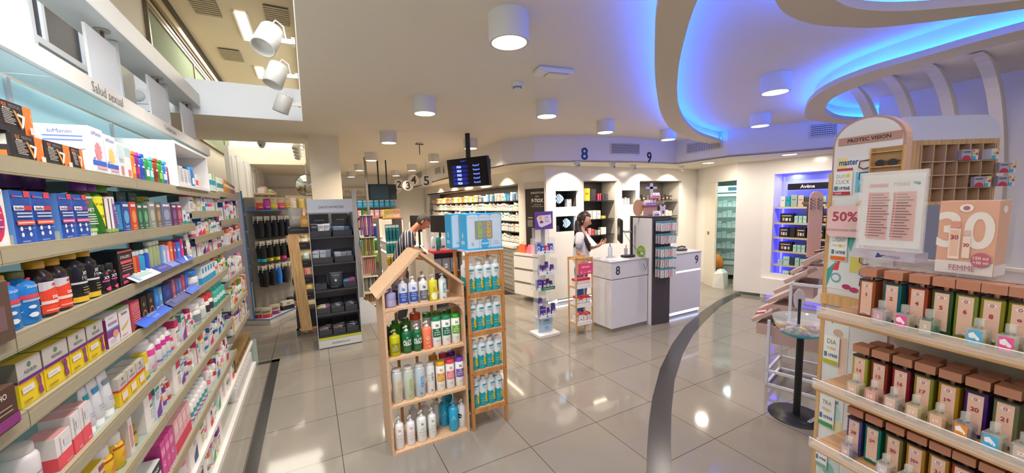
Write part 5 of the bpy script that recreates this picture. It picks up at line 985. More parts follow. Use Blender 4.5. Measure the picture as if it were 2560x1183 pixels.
# ------------------------------------------------------------------ arched sunglasses display behind the perfumes
GN_ = .27
gs0, gs1 = sx_for(2082, 1.9, GN_), sx_for(2265, 1.9, GN_)
t = stand_root('sunglasses_display', 'arched white and oak reading glasses display with price posters and name plate', 'display stand')
xl, xr = -gs0, -gs1+.0
zt = 2.0
def PZ(px, py, n=GN_):
    d = ray(px, py); a_ = PO.x+uy*n; b_ = PO.y-ux*n; nx, ny = uy, -ux; tt = (nx*a_+ny*b_)/(nx*d.x+ny*d.y); Q = EYE+d*tt
    return (-((Q.x-PO.x)*ux+(Q.y-PO.y)*uy), Q.z)
TL = PZ(2170, 290); W_ = xr-xl; cx_ = (xl+xr)/2; top = TL[1]; R__ = W_/2
def archpoly(x0, x1, zt_, z0, ins=0):
    r = (x1-x0)/2-ins; c = (x0+x1)/2; P = [(x0+ins, z0)]
    for i in range(17): q = math.pi-math.pi*i/16; P.append((c+r*math.cos(q), zt_-r*.85+r*.85*math.sin(q)-ins))
    P.append((x1-ins, z0)); return P
def slab(P, y0, y1, m):
    b = MB(); n = len(P); b.add([(x, y0, z) for x, z in P]+[(x, y1, z) for x, z in P], [tuple(range(n-1, -1, -1)), tuple(range(n, 2*n))]+[(i, (i+1) % n, n+(i+1) % n, n+i) for i in range(n)], m); return b
slab(archpoly(xl, xr, top, .05), GN_, GN_+.035, M('#b8958a', .4)).build('frame', t)
slab(archpoly(xl, xr, top, .06, .008), GN_-.003, GN_, M('#e2e0e4', .5)).build('board', t)
m = MB(); m.box(xl-.006, GN_-.006, .05, xl+.008, GN_+.04, top-.2, WOOD_O); m.build('oak_edge', t)
z_a, z_b = PZ(2180, 372), PZ(2180, 560)
hx0, hx1 = PZ(2180, 450)[0], PZ(2257, 450)[0]
m = MB(); m.box(hx0, GN_-.0035, z_b[1]-.1, hx1, GN_-.0005, z_a[1], M('#a9855a', .5)); m.build('compartment_back', t)
for i, py in enumerate((378, 415, 450, 490, 530)):
    z = PZ(2215, py)[1]; m = MB(); m.box(hx0, GN_-.016, z-.004, hx1, GN_-.004, z, WOOD_O); m.build('compartment_shelf', t)
m = MB(); m.box(hx0-.004, GN_-.016, z_b[1]-.1, hx0, GN_-.004, z_a[1], WOOD_O); m.box(hx1, GN_-.016, z_b[1]-.1, hx1+.004, GN_-.004, z_a[1], WOOD_O); m.build('compartment_sides', t)
def put(name, px0, py0, px1, py1, col, items, off=.004):
    a = PZ(px0, py1, GN_-off); b = PZ(px1, py0, GN_-off); w, h = b[0]-a[0], b[1]-a[1]
    m = MB(); m.box(a[0], GN_-off-.001, a[1], b[0], GN_-off+.001, b[1], M(col, .5)); m.decal(items, lambda x, y, o: (a[0]+w/2+x, GN_-off-.0012-o, a[1]+y), w, h, .0002); return m.build(name, t)
put('name_plate', 2096, 324, 2258, 366, '#b98d80', [T_('PROTEC VISION', .5, .5, .5, .9, '#2f2a2c', .025)], .006)
put('poster', 2088, 388, 2178, 520, '#e6e6e8', [R_(0, .8, .3, 1, '#e8d890'), T_('master', .35, .9, .14, .6, '#1f4f8a', .05), R_(0, .0, .95, .78, '#dfe4e6'), R_(.6, .3, .98, .7, '#6ac0e0'), ('p', [(.6, 0), (.98, 0), (.98, .35)], M('#e8c060')), R_(.0, .74, .5, .79, '#c03a4a')], .004)
put('price_card', 2083, 428, 2132, 488, '#eef0f0', [T_('DUO', .4, .8, .17, .5, '#6a7478', -.01), E_(.78, .82, .09, .09, '#e8d020'), T_('CLICK', .5, .56, .17, .75, '#6a7478', -.01), T_("19'95€", .62, .28, .16, .6, '#1f4f8a', .04), R_(.05, .2, .25, .38, '#4a7aa8'), R_(0, 0, .95, .14, '#b82a3c'), T_('master', .3, .07, .08, .4, '#f0d0d4', .02)], .010)
put('poster', 2078, 500, 2180, 590, '#e4dca8', [R_(.7, .3, .95, .8, '#6ac0e0'), ('p', [(.1, .1), (.4, .6), (.5, .1)], M('#f0eee4')), E_(.4, .4, .12, .2, '#b8304a'), E_(.4, .4, .09, .15, '#e4dca8')], .0035)
put('poster', 2066, 568, 2172, 718, '#dfe6ea', [('p', [(0, .3), (.25, .45), (0, .0)], M('#3aa8a8')), ('p', [(.35, .95), (.75, .95), (.6, .6)], M('#5ab8b0')), ('p', [(.1, .3), (.35, .5), (.3, .3)], M('#d8484a')), E_(.25, .18, .14, .08, '#7aa8b8'), E_(.25, .18, .1, .05, '#dfe6ea'), E_(.55, .06, .12, .04, '#b83a6a'), E_(.75, .03, .12, .04, '#b83a6a'), R_(.6, .3, .9, .55, '#d8d070')], .004)
put('price_card', 2076, 588, 2120, 650, '#eef0f0', [T_('LIGHT', .5, .8, .17, .8, '#6a7478', -.01), T_('PROTECT', .5, .58, .12, .8, '#8a9094', -.01), E_(.55, .58, .08, .06, '#e8d020'), T_("16'95€", .62, .33, .16, .6, '#1f4f8a', .04), R_(.05, .25, .22, .42, '#4a7aa8'), R_(0, .03, .95, .18, '#e0702c')], .010)
# glasses drawn along the board edge
for i, py in enumerate((398, 428, 458, 500, 610, 640, 672, 700)):
    P = PZ(2172, py+14, GN_-.012); c = ('#6a2030', '#1f3f7a', '#222a3a', '#2a2a30', '#5a4a9a', '#a83a3a', '#2a6ab8', '#1f3f6a')[i]
    m = MB(); xx, zz = P
    m.tube([(xx, GN_-.01, zz+.018), (xx-.028, GN_-.012, zz+.016), (xx-.03, GN_-.012, zz-.006), (xx-.016, GN_-.012, zz-.014), (xx, GN_-.012, zz-.01)], .0022, M(c, .3), 6)
    o = m.build('reading_glasses', None, (PO.x, PO.y, 0), ROT); tag(o, '%s framed reading glasses, %s from the top on the arched display' % (('wine red', 'navy', 'charcoal', 'black', 'violet', 'red', 'bright blue', 'steel blue')[i], ORD[i]), 'glasses', 'reading glasses on the arched display')
# sunglasses lying in the small compartments
def shades(c1, c2):
    def f():
        m = MB(); 
        for s in (-1, 1):
            P = [(s*.028+.024*math.cos(a), .0, .012+.014*math.sin(a)) for a in [6.2832*i/14 for i in range(14)]]
            m.add(P+[(x, .003, z) for x, y, z in P], [tuple(range(13, -1, -1)), tuple(range(14, 28))]+[(i, (i+1) % 14, 14+(i+1) % 14, 14+i) for i in range(14)], M(c1, .1))
        m.tube([(-.006, 0, .018), (0, -.002, .02), (.006, 0, .018)], .002, M(c2, .3), 6)
        for s in (-1, 1): m.tube([(s*.052, .002, .018), (s*.054, .035, .016)], .0022, M(c2, .3), 6)
        return [('sunglasses', m)]
    return f
for i, (py, c1, c2, nm) in enumerate(((413, '#241c20', '#8a1f2c', 'black sunglasses with red frame'), (448, '#2a5aa8', '#1f3a8a', 'blue sunglasses'), (488, '#1c1f26', '#1a1a1e', 'all black sunglasses'))):
    z = PZ(2215, (415, 450, 490)[i])[1]; o = SP(-((hx0+hx1)/2), GN_-.012, z)
    place(('shd', i), 'sunglasses', shades(c1, c2), '%s in a compartment of the arched display' % nm, 'sunglasses', o, ROT, None, None, (.62, .2, .9))
# white rounded sign 50 %
def fifty():
    w, h = .115, .115; m = slab([(x, z) for x, z in [(-w/2+.01, 0), (w/2, 0), (w/2, h), (-w/2+.01, h), (-w/2, h-.012), (-w/2, .012)]][::-1], -.001, .001, M('#e6c4c4', .5))
    m.decal([T_('50%', .5, .66, .32, .8, '#b0405a', .05), T_('EN GAFAS MASTER Y PREMIUM', .5, .22, .07, .95, '#b06070', .01)], lambda x, y, o: (x, -.0012-o, y), w, h); return [('card', m)]
a, b = PZ(2066, 590, GN_-.03), PZ(2162, 515, GN_-.03)
place('fif', 'discount_sign', fifty, 'pink rounded discount card on the sunglasses display', 'sign', SP(-(a[0]+b[0])/2, GN_-.03, a[1]+.0), ROT, None, None, ((b[0]-a[0])/.115, 1, (b[1]-a[1])/.115))
# lower posters column seen past the perfume shelves
for (x0, y0, x1, y1, col, it) in ((2064, 800, 2125, 940, '#dfe8ea', [T_('special', .42, .93, .13, .75, '#1f6a9a', .04), R_(.6, .1, .95, .7, '#e8c8b8'), E_(.5, .75, .25, .06, '#d0b0a0')]), (2052, 1000, 2110, 1120, '#e2e8ea', [T_('original', .4, .9, .12, .7, '#1f6a9a', .04), E_(.6, .7, .3, .15, '#b8dce0'), R_(.6, .1, .95, .6, '#e8dcb0')]), (2044, 1130, 2100, 1183, '#c8dcd8', [E_(.5, .3, .3, .2, '#8ac0b8')])):
    put('poster', x0, y0, x1, y1, col, it, .004)
for (x0, y0, x1, y1, a1, a2, pr_, bc) in ((2058, 846, 2100, 905, 'DIA', 'MOND', "13'95€", '#b8c020'), (2046, 1000, 2088, 1058, 'TRA', 'PECIO', "10'95€", '#4aa05a'), (2038, 1108, 2070, 1160, '2', '', "19'95€", '#8ab0a0')):
    put('price_card', x0, y0, x1, y1, '#eef0f0', [T_(a1, .5, .8, .2, .6, '#5a6468', .0), T_(a2 or ' ', .5, .57, .13, .6, '#9aa0a4', .0), E_(.5, .57, .08, .05, '#e8d020'), T_(pr_, .62, .33, .16, .6, '#1f4f8a', .04), R_(.05, .25, .22, .42, '#4a7aa8'), R_(0, .02, .95, .16, bc)], .010)
# oak shelf band across the sunglasses display with packs behind
a, b = PZ(2064, 728), PZ(2155, 728)
m = MB(); m.box(a[0], GN_-.03, a[1]-.045, b[0]+.1, GN_-.005, a[1]-.005, WOOD_O); m.build('oak_band', t)
# ------------------------------------------------------------------ tills 8 and 9
CW = M('#dfe0e6', .22)
t = thing('sales_counter', 'white glossy counter with number 8 and a glass top, woman behind it', 'counter', (3.40, 3.67, 0))
m = MB(); m.box(.02, .02, 0, .66, .38, .05, M('#9a948c', .3)); m.build('plinth', t)
m = MB(); m.box(0, 0, .05, .66, .4, .70, CW, .003); m.build('body', t)
m = MB(); m.box(.012, .012, .70, .65, .39, .715, M('#a8a8ae', .4)); m.build('shadow_gap', t)
m = MB(); m.box(0, 0, .715, .66, .4, .94, CW, .003); m.decal([T_('8', .17, .5, .52, .3, '#33353c', .02)], lambda x, y, o: (.33+x, -.0005-o, .715+y), .66, .225); m.build('fascia', t)
m = MB(); m.box(-.01, -.01, .94, .665, .41, .952, M('#c9ccd6', .08)); m.build('glass_top', t)
t = thing('sales_counter', 'white glossy counter with number 9 and light line, right of dark pillar', 'counter', (4.45, 3.67, 0))
m = MB(); m.box(.02, .05, 0, .76, .55, .08, M('#8a8a92', .3)); m.build('plinth', t)
m = MB(); m.box(0, .0, .08, .75, .6, .66, CW, .003); m.build('body', t)
m = MB(); m.box(0, .01, .66, .75, .59, .685, M('#d8dcf4', .4, emit=1.6)); m.build('light_line', t)
m = MB(); m.box(0, 0, .685, .75, .6, .94, CW, .003); m.decal([T_('9', .86, .55, .5, .3, '#33353c', .02)], lambda x, y, o: (.375+x, -.0005-o, .685+y), .75, .255); m.build('fascia', t)
m = MB(); m.box(-.0, -.01, .94, .76, .61, .952, M('#c9ccd6', .08)); m.build('glass_top', t)
m = MB(); m.box(.05, .02, .03, .75, .035, .06, M('#cfd6ff', .4, emit=2)); m.build('foot_light', t)
# dark pillar with hooks
t = thing('display_pillar', 'dark grey display pillar with white left side between the two counters', 'display stand', (4.075, 3.60, 0), -.12)
m = MB(); m.box(0, 0, 0, .31, .46, 1.50, M('#4a454b', .45), .002); m.build('core', t)
m = MB(); m.box(-.012, .01, 0, 0, .47, 1.49, M('#dcdce0', .4)); m.build('side_panel', t)
m = MB(); m.box(-.012, -.004, 1.50, .32, .47, 1.512, M('#4a454b', .45)); m.build('top_board', t)
m = MB(); m.box(.02, -.004, .8, .3, .0, 1.46, M('#3a363b', .5)); m.build('hook_board', t)
LA = -.12
def Lp(x, y): return (4.075+x*math.cos(LA)-y*math.sin(LA), 3.60+x*math.sin(LA)+y*math.cos(LA))
for k, z in enumerate((1.44, 1.27, 1.09, .95, .81)):
    m = MB()
    for j in range(4): m.tube([(.05+.07*j, -.002, z+.002), (.05+.07*j, -.16, z+.002)], .002, STEEL, 5)
    m.build('hook_row', t)
    for j in range(4):
        for d in range(3):
            c = ('#3a9ab0', '#3aa0b8')[(j+d) % 2]; w = .055; p = Lp(.05+.07*j, -.03-.05*d)
            fc = ('#e8e8ea', '#d8dde0', '#e0b8bc', '#f0eef0')[(j+k+d) % 4]; ac = ('#c04050', '#2a3a4a', '#d05a6a', '#6a7a80')[(j*2+k) % 4]
            place(('beauty', j % 4, k % 2, d % 2), 'hanging_pack', mk_blister(w, .13, fc, None, [R_(0, .82, 1, 1, c), ('p', [(.35, .15), (.45, .12), (.7, .7), (.6, .74)], M(ac)), R_(.15, .05, .8, .1, '#b8c0c4')]), 'small grooming tool pack with turquoise top hanging on the %s hook row of dark pillar' % ORD[k], 'hanging pack', (p[0], p[1], z-.004), LA, 'turquoise topped packs on the dark pillar')
# things on and behind the pillar
place('wcard', 'display_card', lambda: [('card', slab([(.11*math.cos(a)*(1, .95)[i % 2], .12+.12*math.sin(a)*(1, .95)[i % 2]) for i, a in enumerate([6.2832*j/40 for j in range(40)])], -.004, .004, M('#c99a72', .6)))], 'round brown scalloped display card on top of the dark pillar', 'card', (4.06, 3.85, 1.513), .1)
def pinkstand():
    m = MB(); m.box(-.13, 0, 0, .13, .02, .15, M('#c9a08c', .6)); m.box(-.15, -.03, .14, .15, .06, .152, M('#b04ab0', .5)); m.box(-.02, -.05, .24, .2, .05, .252, M('#e0487a', .5)); m.box(0, 0, .15, .02, .02, .42, M('#cfc4d0', .5)); m.box(-.1, -.002, .38, .12, .002, .41, M('#c8c0e0', .5)); m.box(-.02, -.002, .33, .04, .002, .46, M('#c8c0e0', .5)); return [('stand', m)]
place('pst', 'cardboard_stand', pinkstand, 'small purple and pink cardboard stand on the pillar top, white cross on it', 'display stand', (4.30, 3.84, 1.513), .0)
for i in range(4): place('pj', 'cream_jar', mk_jar(.026, .07, '#e6e0ee', '#e8e4ea', [R_(.1, .2, .9, .7, '#8a6ab8')]), 'small white and purple tub on the purple tier, %s from left' % ORD[i], 'jar', (4.19+.055*i, 3.835, 1.666), 0, 'small tubs on the purple tier')
for i in range(3): place('pj', 'cream_jar', None, 'small white and purple tub on the pink tier, %s from left' % ORD[i], 'jar', (4.33+.055*i, 3.84, 1.766), 0, 'small tubs on the pink tier')
for i in range(2): place('pj', 'cream_jar', None, 'small white tub before the bear card, %s' % ('left', 'right')[i], 'jar', (4.22+.056*i, 3.70, 1.513), 0, 'small tubs by the bear card')
def bearcard():
    P = [(.05*math.cos(a), .07+.06*math.sin(a)) for a in [6.2832*j/20 for j in range(20)]]
    m = slab(P, -.002, .002, M('#e4dee4', .5)); m.decal([E_(.35, .75, .06, .05, '#8a6a90'), E_(.6, .75, .06, .05, '#8a6a90'), E_(.6, .35, .28, .2, '#8a4a9a')], lambda x, y, o: (x, -.0022-o, y+.01), .08, .12)
    m.box(.02, -.002, .11, .05, .002, .15, M('#e4dee4', .5)); m.box(-.05, -.002, .11, -.02, .002, .15, M('#e4dee4', .5)); return [('card', m)]
place('bear', 'display_card', bearcard, 'white animal shaped card with purple patch on the pillar top', 'card', (4.38, 3.70, 1.513), -.1)
# monitor on an arm, paper holder, cables, pen pot, reader, green oval sign
t = thing('monitor', 'black monitor seen edge on, on an arm above counter 8', 'monitor', (3.80, 3.93, 1.32))
m = MB(); m.T = Matrix.Rotation(-.68, 4, 'Z'); m.box(-.02, -.22, -.16, .02, .22, .17, M('#1c1f26', .25), .015); m.build('screen', t)
m = MB(); m.tube([(.02, 0, 0), (.1, -.0, -.02), (.2, -.02, -.02)], .014, STEEL, 8); m.tube([(.2, -.02, .2), (.2, -.02, -.366)], .018, M('#2a2a2e', .4), 10); m.build('arm', t)
m = MB(); m.tube([(.03, -.05, -.03), (.08, -.1, -.14), (.16, -.2, -.3), (.18, -.25, -.36), (.2, -.285, -.39), (.22, -.287, -.46), (.19, -.287, -.53), (.15, -.287, -.44)], .003, BLACK, 6); m.build('cable', t)
place('pap', 'paper_sheet', lambda: [('sheet', (lambda m: (m.box(-.1, -.001, 0, .1, .001, .15, M('#c9c6cc', .6)), m)[1])(MB()))], 'pale paper pinned beside the monitor arm', 'paper', (4.02, 3.90, 1.25), -.3) if 0 else None
place('pot', 'pen_pot', lambda: [('pot', MB().lathe([(.022, 0), (.026, .11), (.0005, .11)], M('#e2e6e8', .3, alpha=.8))), ('pens', MB().tube([(0, 0, .1), (.01, 0, .16)], .005, M('#e8487a', .4), 6))], 'white pen pot with a pink pen on counter 8', 'pot', (3.93, 3.95, .9525), 0)
place('san', 'sanitizer_bottle', mk_pump(.03, .19, '#d8dcea', '#3a6ad8', []), 'clear and blue bottle on counter 8', 'bottle', (3.70, 4.02, .9525), 0)
place('rdr', 'card_reader', lambda: [('reader', MB().box(-.09, -.05, 0, .09, .05, .03, M('#26262a', .4), .008))], 'flat black reader box lying on counter 8', 'reader', (3.88, 3.86, .9525), -.2)
place('pp2', 'paper_sheet', lambda: [('sheet', MB().box(-.15, -.1, 0, .15, .1, .002, M('#cfd2da', .5)))], 'white sheet lying on the glass of counter 8', 'paper', (3.62, 3.82, .9525), -.2)
place('oval', 'oval_sign', lambda: [('sign', (lambda m: (m.decal([T_('LOVE', .4, .75, .12, .5, '#d8ecb0', .02), T_('GREEN IN', .5, .6, .1, .7, '#d8ecb0', .02), R_(.4, .2, .75, .42, '#dfe4d8')], lambda x, y, o: (x, -.0032-o, y), .15, .17), m)[1])(slab([(.075*math.cos(a), .085+.085*math.sin(a)) for a in [6.2832*j/28 for j in range(28)]], -.003, .003, M('#8ab02c', .5))))], 'lime green oval sign leaning by the dark pillar on counter 8', 'sign', (4.00, 3.74, .9525), -.15, None, None, (.9, 1, .95))
place('kb', 'telephone', lambda: [('phone', MB().box(-.08, -.05, 0, .08, .05, .03, M('#2a2a2e', .4), .01).tube([(-.07, 0, .05), (0, 0, .065), (.07, 0, .05)], .015, M('#55565c', .4)))], 'grey telephone on counter 9', 'telephone', (4.98, 3.85, .9525), -.2)
def posterface():
    m = MB(); m.T = Matrix.Rotation(-.1, 4, 'X'); m.box(-.09, -.003, 0, .09, .003, .38, M('#e0dadc', .5)); m.decal([E_(.5, .75, .3, .16, '#d8a090'), R_(.1, .1, .9, .4, '#e6c0cc'), T_('nail', .5, .5, .08, .6, '#c04a6a', .02), R_(.1, .02, .9, .08, '#2a2a30')], lambda x, y, o: (x, -.0035-o, y), .18, .38); return [('card', m)]
place('pf', 'counter_card', posterface, 'pink card with a face standing on counter 9', 'card', (4.58, 3.80, .9525), -.1)
# ------------------------------------------------------------------ bamboo rack with red topped boxes
hx, hy, hw, hd, hh = 2.955, 3.84, .27, .19, 1.02
t = thing('bamboo_rack', 'small bamboo floor rack of red and white boxes with a pink sign', 'shelf rack', (hx, hy, 0), -.05)
for x, y in ((0, 0), (hw-.016, 0), (0, hd-.016), (hw-.016, hd-.016)): m = MB(); m.box(x, y, 0, x+.016, y+.016, hh, WOOD_O); m.build('leg', t)
for z in (.16, .40, .65):
    m = MB(); m.box(.016, .0, z-.035, hw-.016, .01, z+.012, M('#ececec', .4)); m.box(.016, .01, z-.012, hw-.016, hd-.01, z, M('#e4e4e4', .4)); m.build('shelf_tray', t)
    for s in (0, hw-.01): m = MB(); m.box(s, .016, z-.03, s+.01, hd-.016, z-.01, WOOD_O); m.build('side_rail', t)
m = MB()
for i in range(9): m.box(.02+.026*i, 0, hh-.03, .034+.026*i, hd, hh-.018, WOOD_O)
m.box(0, 0, hh-.018, hw, .014, hh, WOOD_O); m.box(0, hd-.014, hh-.018, hw, hd, hh, WOOD_O); m.build('slatted_top', t)
m = MB(); m.box(.035, -.006, .80, hw-.005, -.002, .945, M('#e2487a', .5)); m.decal([T_('HAVALA', .5, .68, .17, .6, '#f8e0e8', .05), T_('50%', .75, .22, .18, .35, '#f8e0e8', .05), R_(.35, .18, .52, .22, '#f4c8d4'), E_(.2, .2, .05, .12, '#f4a8c0')], lambda x, y, o: (.15+x, -.0065-o, .80+y), .23, .145); m.build('pink_sign', t)
for i in range(7): place('hb', 'nail_box', mk_box(.031, .1, .09, '#ece8ea', [R_(0, .7, 1, 1, '#d8303c'), R_(.2, .3, .8, .4, '#e8a0a8')], [R_(0, .7, 1, 1, '#d8303c')], top='#d8303c'), 'small white box with red top, %s of seven on the upper tray' % ORD[i], 'box', (hx+.034+.034*i, hy+.07, .651), -.05, 'red topped boxes on the upper tray')
for i, (x, w, h) in enumerate(((.045, .045, .11), (.1, .045, .08), (.155, .05, .10), (.225, .05, .095))): place(('hc', i), 'remedy_box', mk_box(w, .08, h, '#ece8e8', [R_(0, .75, 1, 1, '#e0303c'), R_(.1, .05, .9, .15, '#3a8a6a')], [R_(0, .75, 1, 1, '#e0303c')], top='#e0303c'), 'white remedy box with red top on the middle tray, %s from left' % ORD[i], 'box', (hx+x, hy+.06, .401), -.05)
for i, (x, w, h) in enumerate(((.035, .028, .1), (.095, .075, .125), (.17, .045, .105), (.23, .045, .11))): place(('hd', i), 'remedy_box', mk_box(w, .08, h, '#ece8e8', [R_(0, .78, 1, 1, '#e0303c'), ('p', [(.3, .2), (.7, .25), (.6, .35), (.4, .3)], M('#b8404a'))], [], top='#e0303c'), 'white remedy box with red top on the lowest tray, %s from left' % ORD[i], 'box', (hx+x, hy+.06, .161), -.05)
# ------------------------------------------------------------------ tiered stand of purple vitamin jars
t = thing('tiered_stand', 'slim acrylic tower with four shelves of purple vitamin jars, purple header', 'display stand', (2.50, 4.10, 0))
m = MB(); m.box(-.02, -.12, 0, .30, .14, .04, M('#e4e2e2', .4), .003); m.build('base', t)
m = MB(); m.box(.02, .08, .04, .28, .085, 1.42, M('#e8eef4', .05, alpha=.25)); m.build('clear_back', t)
m = MB(); m.box(.04, -.0, .04, .26, .012, .245, M('#b8d4ec', .4)); m.decal([T_('100%', .55, .72, .16, .5, '#3a6aa0', .04), R_(.2, .9, .7, .92, '#5a7aa0'), R_(.3, .55, .9, .57, '#5a7aa0'), R_(.3, .48, .9, .5, '#5a7aa0'), E_(.55, .25, .15, .12, '#8ac4ec'), R_(.08, .1, .1, .9, '#9ab4c8')], lambda x, y, o: (.15+x, -.0005-o, .04+y), .22, .205); m.build('foot_sign', t)
for k, (x, z) in enumerate(((.01, .27), (-.02, .64), (.02, .84), (-.01, 1.11))):
    m = MB(); m.box(x, -.08, z-.02, x+.27, .08, z-.014, M('#e8eef4', .1, alpha=.5)); m.box(x, -.085, z-.02, x+.27, -.08, z+.022, M('#e6ebf2' if k != 1 else '#2f7a5a', .4))
    if k != 1: m.decal([E_(.42, .5, .05, .32, '#2a7ac8'), R_(.52, .4, .7, .6, '#a8c4e0')], lambda a, b, o, x=x, z=z: (x+.135+a, -.0855-o, z-.02+b), .27, .042)
    else: m.decal([R_(0, 0, .2, 1, '#e0e4ea'), R_(.35, .3, .9, .6, '#8ac0a0')], lambda a, b, o, x=x, z=z: (x+.135+a, -.0855-o, z-.02+b), .27, .042)
    for s in (x, x+.267): m.box(s, -.08, z-.02, s+.003, .08, z+.18, M('#e8eef4', .05, alpha=.25))
    m.build('tray', t)
m = MB(); m.box(.02, .0, 1.40, .29, .01, 1.63, M('#5a3f92', .4)); m.decal([('p', [(.08, .65), (.2, .2), (.35, .12), (.9, .32), (.92, .42), (.88, .85), (.8, .8), (.2, .78)], M('#cfc8dc')), E_(.3, .65, .1, .12, '#d8a84a'), E_(.35, .42, .1, .08, '#6a3a6a'), T_('LOVE', .63, .68, .07, .25, '#5a4a80', .02), T_('TRAVEL', .66, .45, .06, .3, '#5a4a80', .01), R_(.5, .56, .78, .58, '#9a8ab0')], lambda x, y, o: (.155+x, -.0005-o, 1.40+y), .27, .23); m.build('header_sign', t)
VJ = [R_(0, .1, 1, .55, '#d8d4e4'), R_(.2, .65, .8, .75, '#c8a8e0')]
def vj(r, h, c='#4a2f86', cap='#3c2472'): return mk_bottle(r, h, c, cap, VJ, caph=.22, capr=.85, sh=.08)
for x, r, h, y in ((.035, .03, .12, 0), (.095, .028, .11, .0), (.155, .028, .15, .03), (.22, .03, .11, 0)): place(('vj', r, h), 'vitamin_jar', vj(r, h), 'purple vitamin jar on the second tier down, %s from the left' % {.035: 'first', .095: 'second', .155: 'third and tallest', .22: 'last'}[x], 'jar', (2.52+x, 4.07+y, .827), 0)
place('vjg', 'vitamin_jar', mk_bottle(.028, .12, '#4a2f86', '#3a9a4a', VJ, caph=.25, capr=.9), 'vitamin jar with green lid among the purple ones', 'jar', (2.52+.10, 4.04, .827), 0) if 0 else None
for i, (x, w, h, y) in enumerate(((.05, .07, .13, 0), (.125, .06, .12, 0))): place(('vb', i), 'vitamin_box', mk_box(w, .05, h, '#4a3492', [R_(.15, .1, .85, .5, '#d0c8e4'), E_(.5, .8, .2, .12, '#e0c040') if i else R_(.1, .7, .9, .8, '#8a70c0')]), 'purple vitamin box on the green edged tier, %s' % ('left', 'middle')[i], 'box', (2.48+x, 4.06+y, .627), 0)
for i, (x, r, h) in enumerate(((.185, .026, .13), (.235, .022, .1))): place(('vj2', i), 'vitamin_jar', mk_bottle(r, h, '#3f2a80', '#3c2472', [R_(0, .1, 1, .6, '#dcdce4'), R_(0, .62, 1, .7, '#d8b040')], caph=.22, capr=.85), 'purple vitamin jar on the green edged tier, %s one' % ('larger', 'smaller')[i], 'jar', (2.48+x, 4.06, .627), 0)
place('vb3', 'vitamin_box', mk_box(.09, .06, .14, '#4a3492', [R_(.1, .1, .4, .4, '#d0c8e4'), R_(.55, .1, .9, .45, '#c8a0d0'), R_(.1, .75, .9, .82, '#b8a8e0')]), 'purple twin pack box on the lowest tier of the purple tower', 'box', (2.565, 4.06, .257), 0)
place('vj3', 'vitamin_jar', vj(.03, .12), 'purple jar standing on the twin pack box, left', 'jar', (2.545, 4.06, .3975), 0); place('vj3', 'vitamin_jar', None, 'purple jar standing on the twin pack box, right', 'jar', (2.607-.0, 4.06+.0, .3975), 0) if 0 else None
place('vj4', 'vitamin_jar', vj(.033, .17), 'tall purple vitamin jar at the right of the lowest tier', 'jar', (2.735, 4.05, .257), 0); place('vj5', 'vitamin_jar', vj(.024, .12), 'slim purple jar in the middle of the lowest tier', 'jar', (2.66, 4.05, .257), 0)
for i, (c, h, w) in enumerate((('#2a4fb0', .13, .06), ('#2f62c8', .1, .05), ('#d8404a', .1, .05), ('#2a55b8', .12, .055))): place(('ab', i), 'supplement_box', mk_box(w, .05, h, c, [E_(.5, .5, .35, .25, '#e0e4f0'), E_(.5, .5, .2, .15, c)]), '%s box on the uppermost tier of the purple tower' % ('navy blue', 'bright blue', 'red and white', 'royal blue')[i], 'box', (2.525+.063*i, 4.06, 1.097), 0)
# ------------------------------------------------------------------ drawers, bags and poster in the corner
CA = math.atan2(5.28-6.02, 3.62-3.43); cp0 = Vector((3.43, 6.02)); cu = Vector((math.cos(CA), math.sin(CA))); cn = Vector((cu.y, -cu.x))
t = thing('drawer_cabinet', 'white drawer cabinet below the dark skin care poster', 'cabinet', (cp0.x+cn.x*.24, cp0.y+cn.y*.24, 0), CA)
m = MB(); m.box(0, 0, .10, .62, .22, .86, GLOSSW, .002); m.build('body', t)
for i, z in enumerate((.12, .36, .60)):
    m = MB(); m.box(.01, -.018, z, .61, 0, z+.21, GLOSSW, .002); o = m.build('drawer_front', t); m = MB(); m.box(.02, -.022, z+.212, .6, -.0, z+.226, M('#8f8c88', .3, .5)); m.build('grip_line', o)
t = thing('poster_board', 'dark tall poster for a wrinkle serum in a pale frame', 'poster', (cp0.x+cn.x*.0, cp0.y+cn.y*.0, 0), CA)
m = MB(); m.box(.06, -.012, .9, .70, -.002, 2.1, M('#d8d2c8', .4)); m.build('frame', t)
m = MB(); m.box(.10, -.016, .95, .70, -.012, 1.99, M('#2c2826', .35))
m.decal([T_('SKINCEUTICALS', .5, .93, .032, .85, '#d8d0c4', .03), T_('nuevo', .5, .87, .018, .2, '#d8d0c4', .01), T_('P-TIOX', .5, .80, .062, .75, '#f0ece4', .05), T_('Corrige Visiblemente', .5, .73, .02, .6, '#c8c0b4', .02), T_('9 Tipos de Arrugas de Expresión', .5, .70, .02, .8, '#c8c0b4', .02), R_(.38, .1, .62, .52, '#cfc8bc'), R_(.1, .5, .3, .52, '#a89a8a')]+[R_(.08, .46-.02*i, .3, .468-.02*i, '#b8aea0') for i in range(6)], lambda x, y, o: (.4+x, -.0162-o, .95+y), .6, 1.04); m.build('print', t)
def tote(col):
    def f():
        m = MB(); m.add([(-.11, -.05, 0), (.11, -.05, 0), (.11, .05, 0), (-.11, .05, 0), (-.07, -.02, .15), (.06, -.02, .14), (.06, .02, .14), (-.07, .02, .15)], [(3, 2, 1, 0), (4, 5, 6, 7), (0, 1, 5, 4), (1, 2, 6, 5), (2, 3, 7, 6), (3, 0, 4, 7)], M(col, .5)); m.front([R_(.2, .1, .8, .4, shade(col, 1.15))], .2, .1, .1); h = MB(); h.tube([(-.03, 0, .14), (-.03, 0, .19), (.02, 0, .19), (.02, 0, .135)], .004, M(col, .5), 6); return [('bag_body', m), ('handles', h)]
    return f
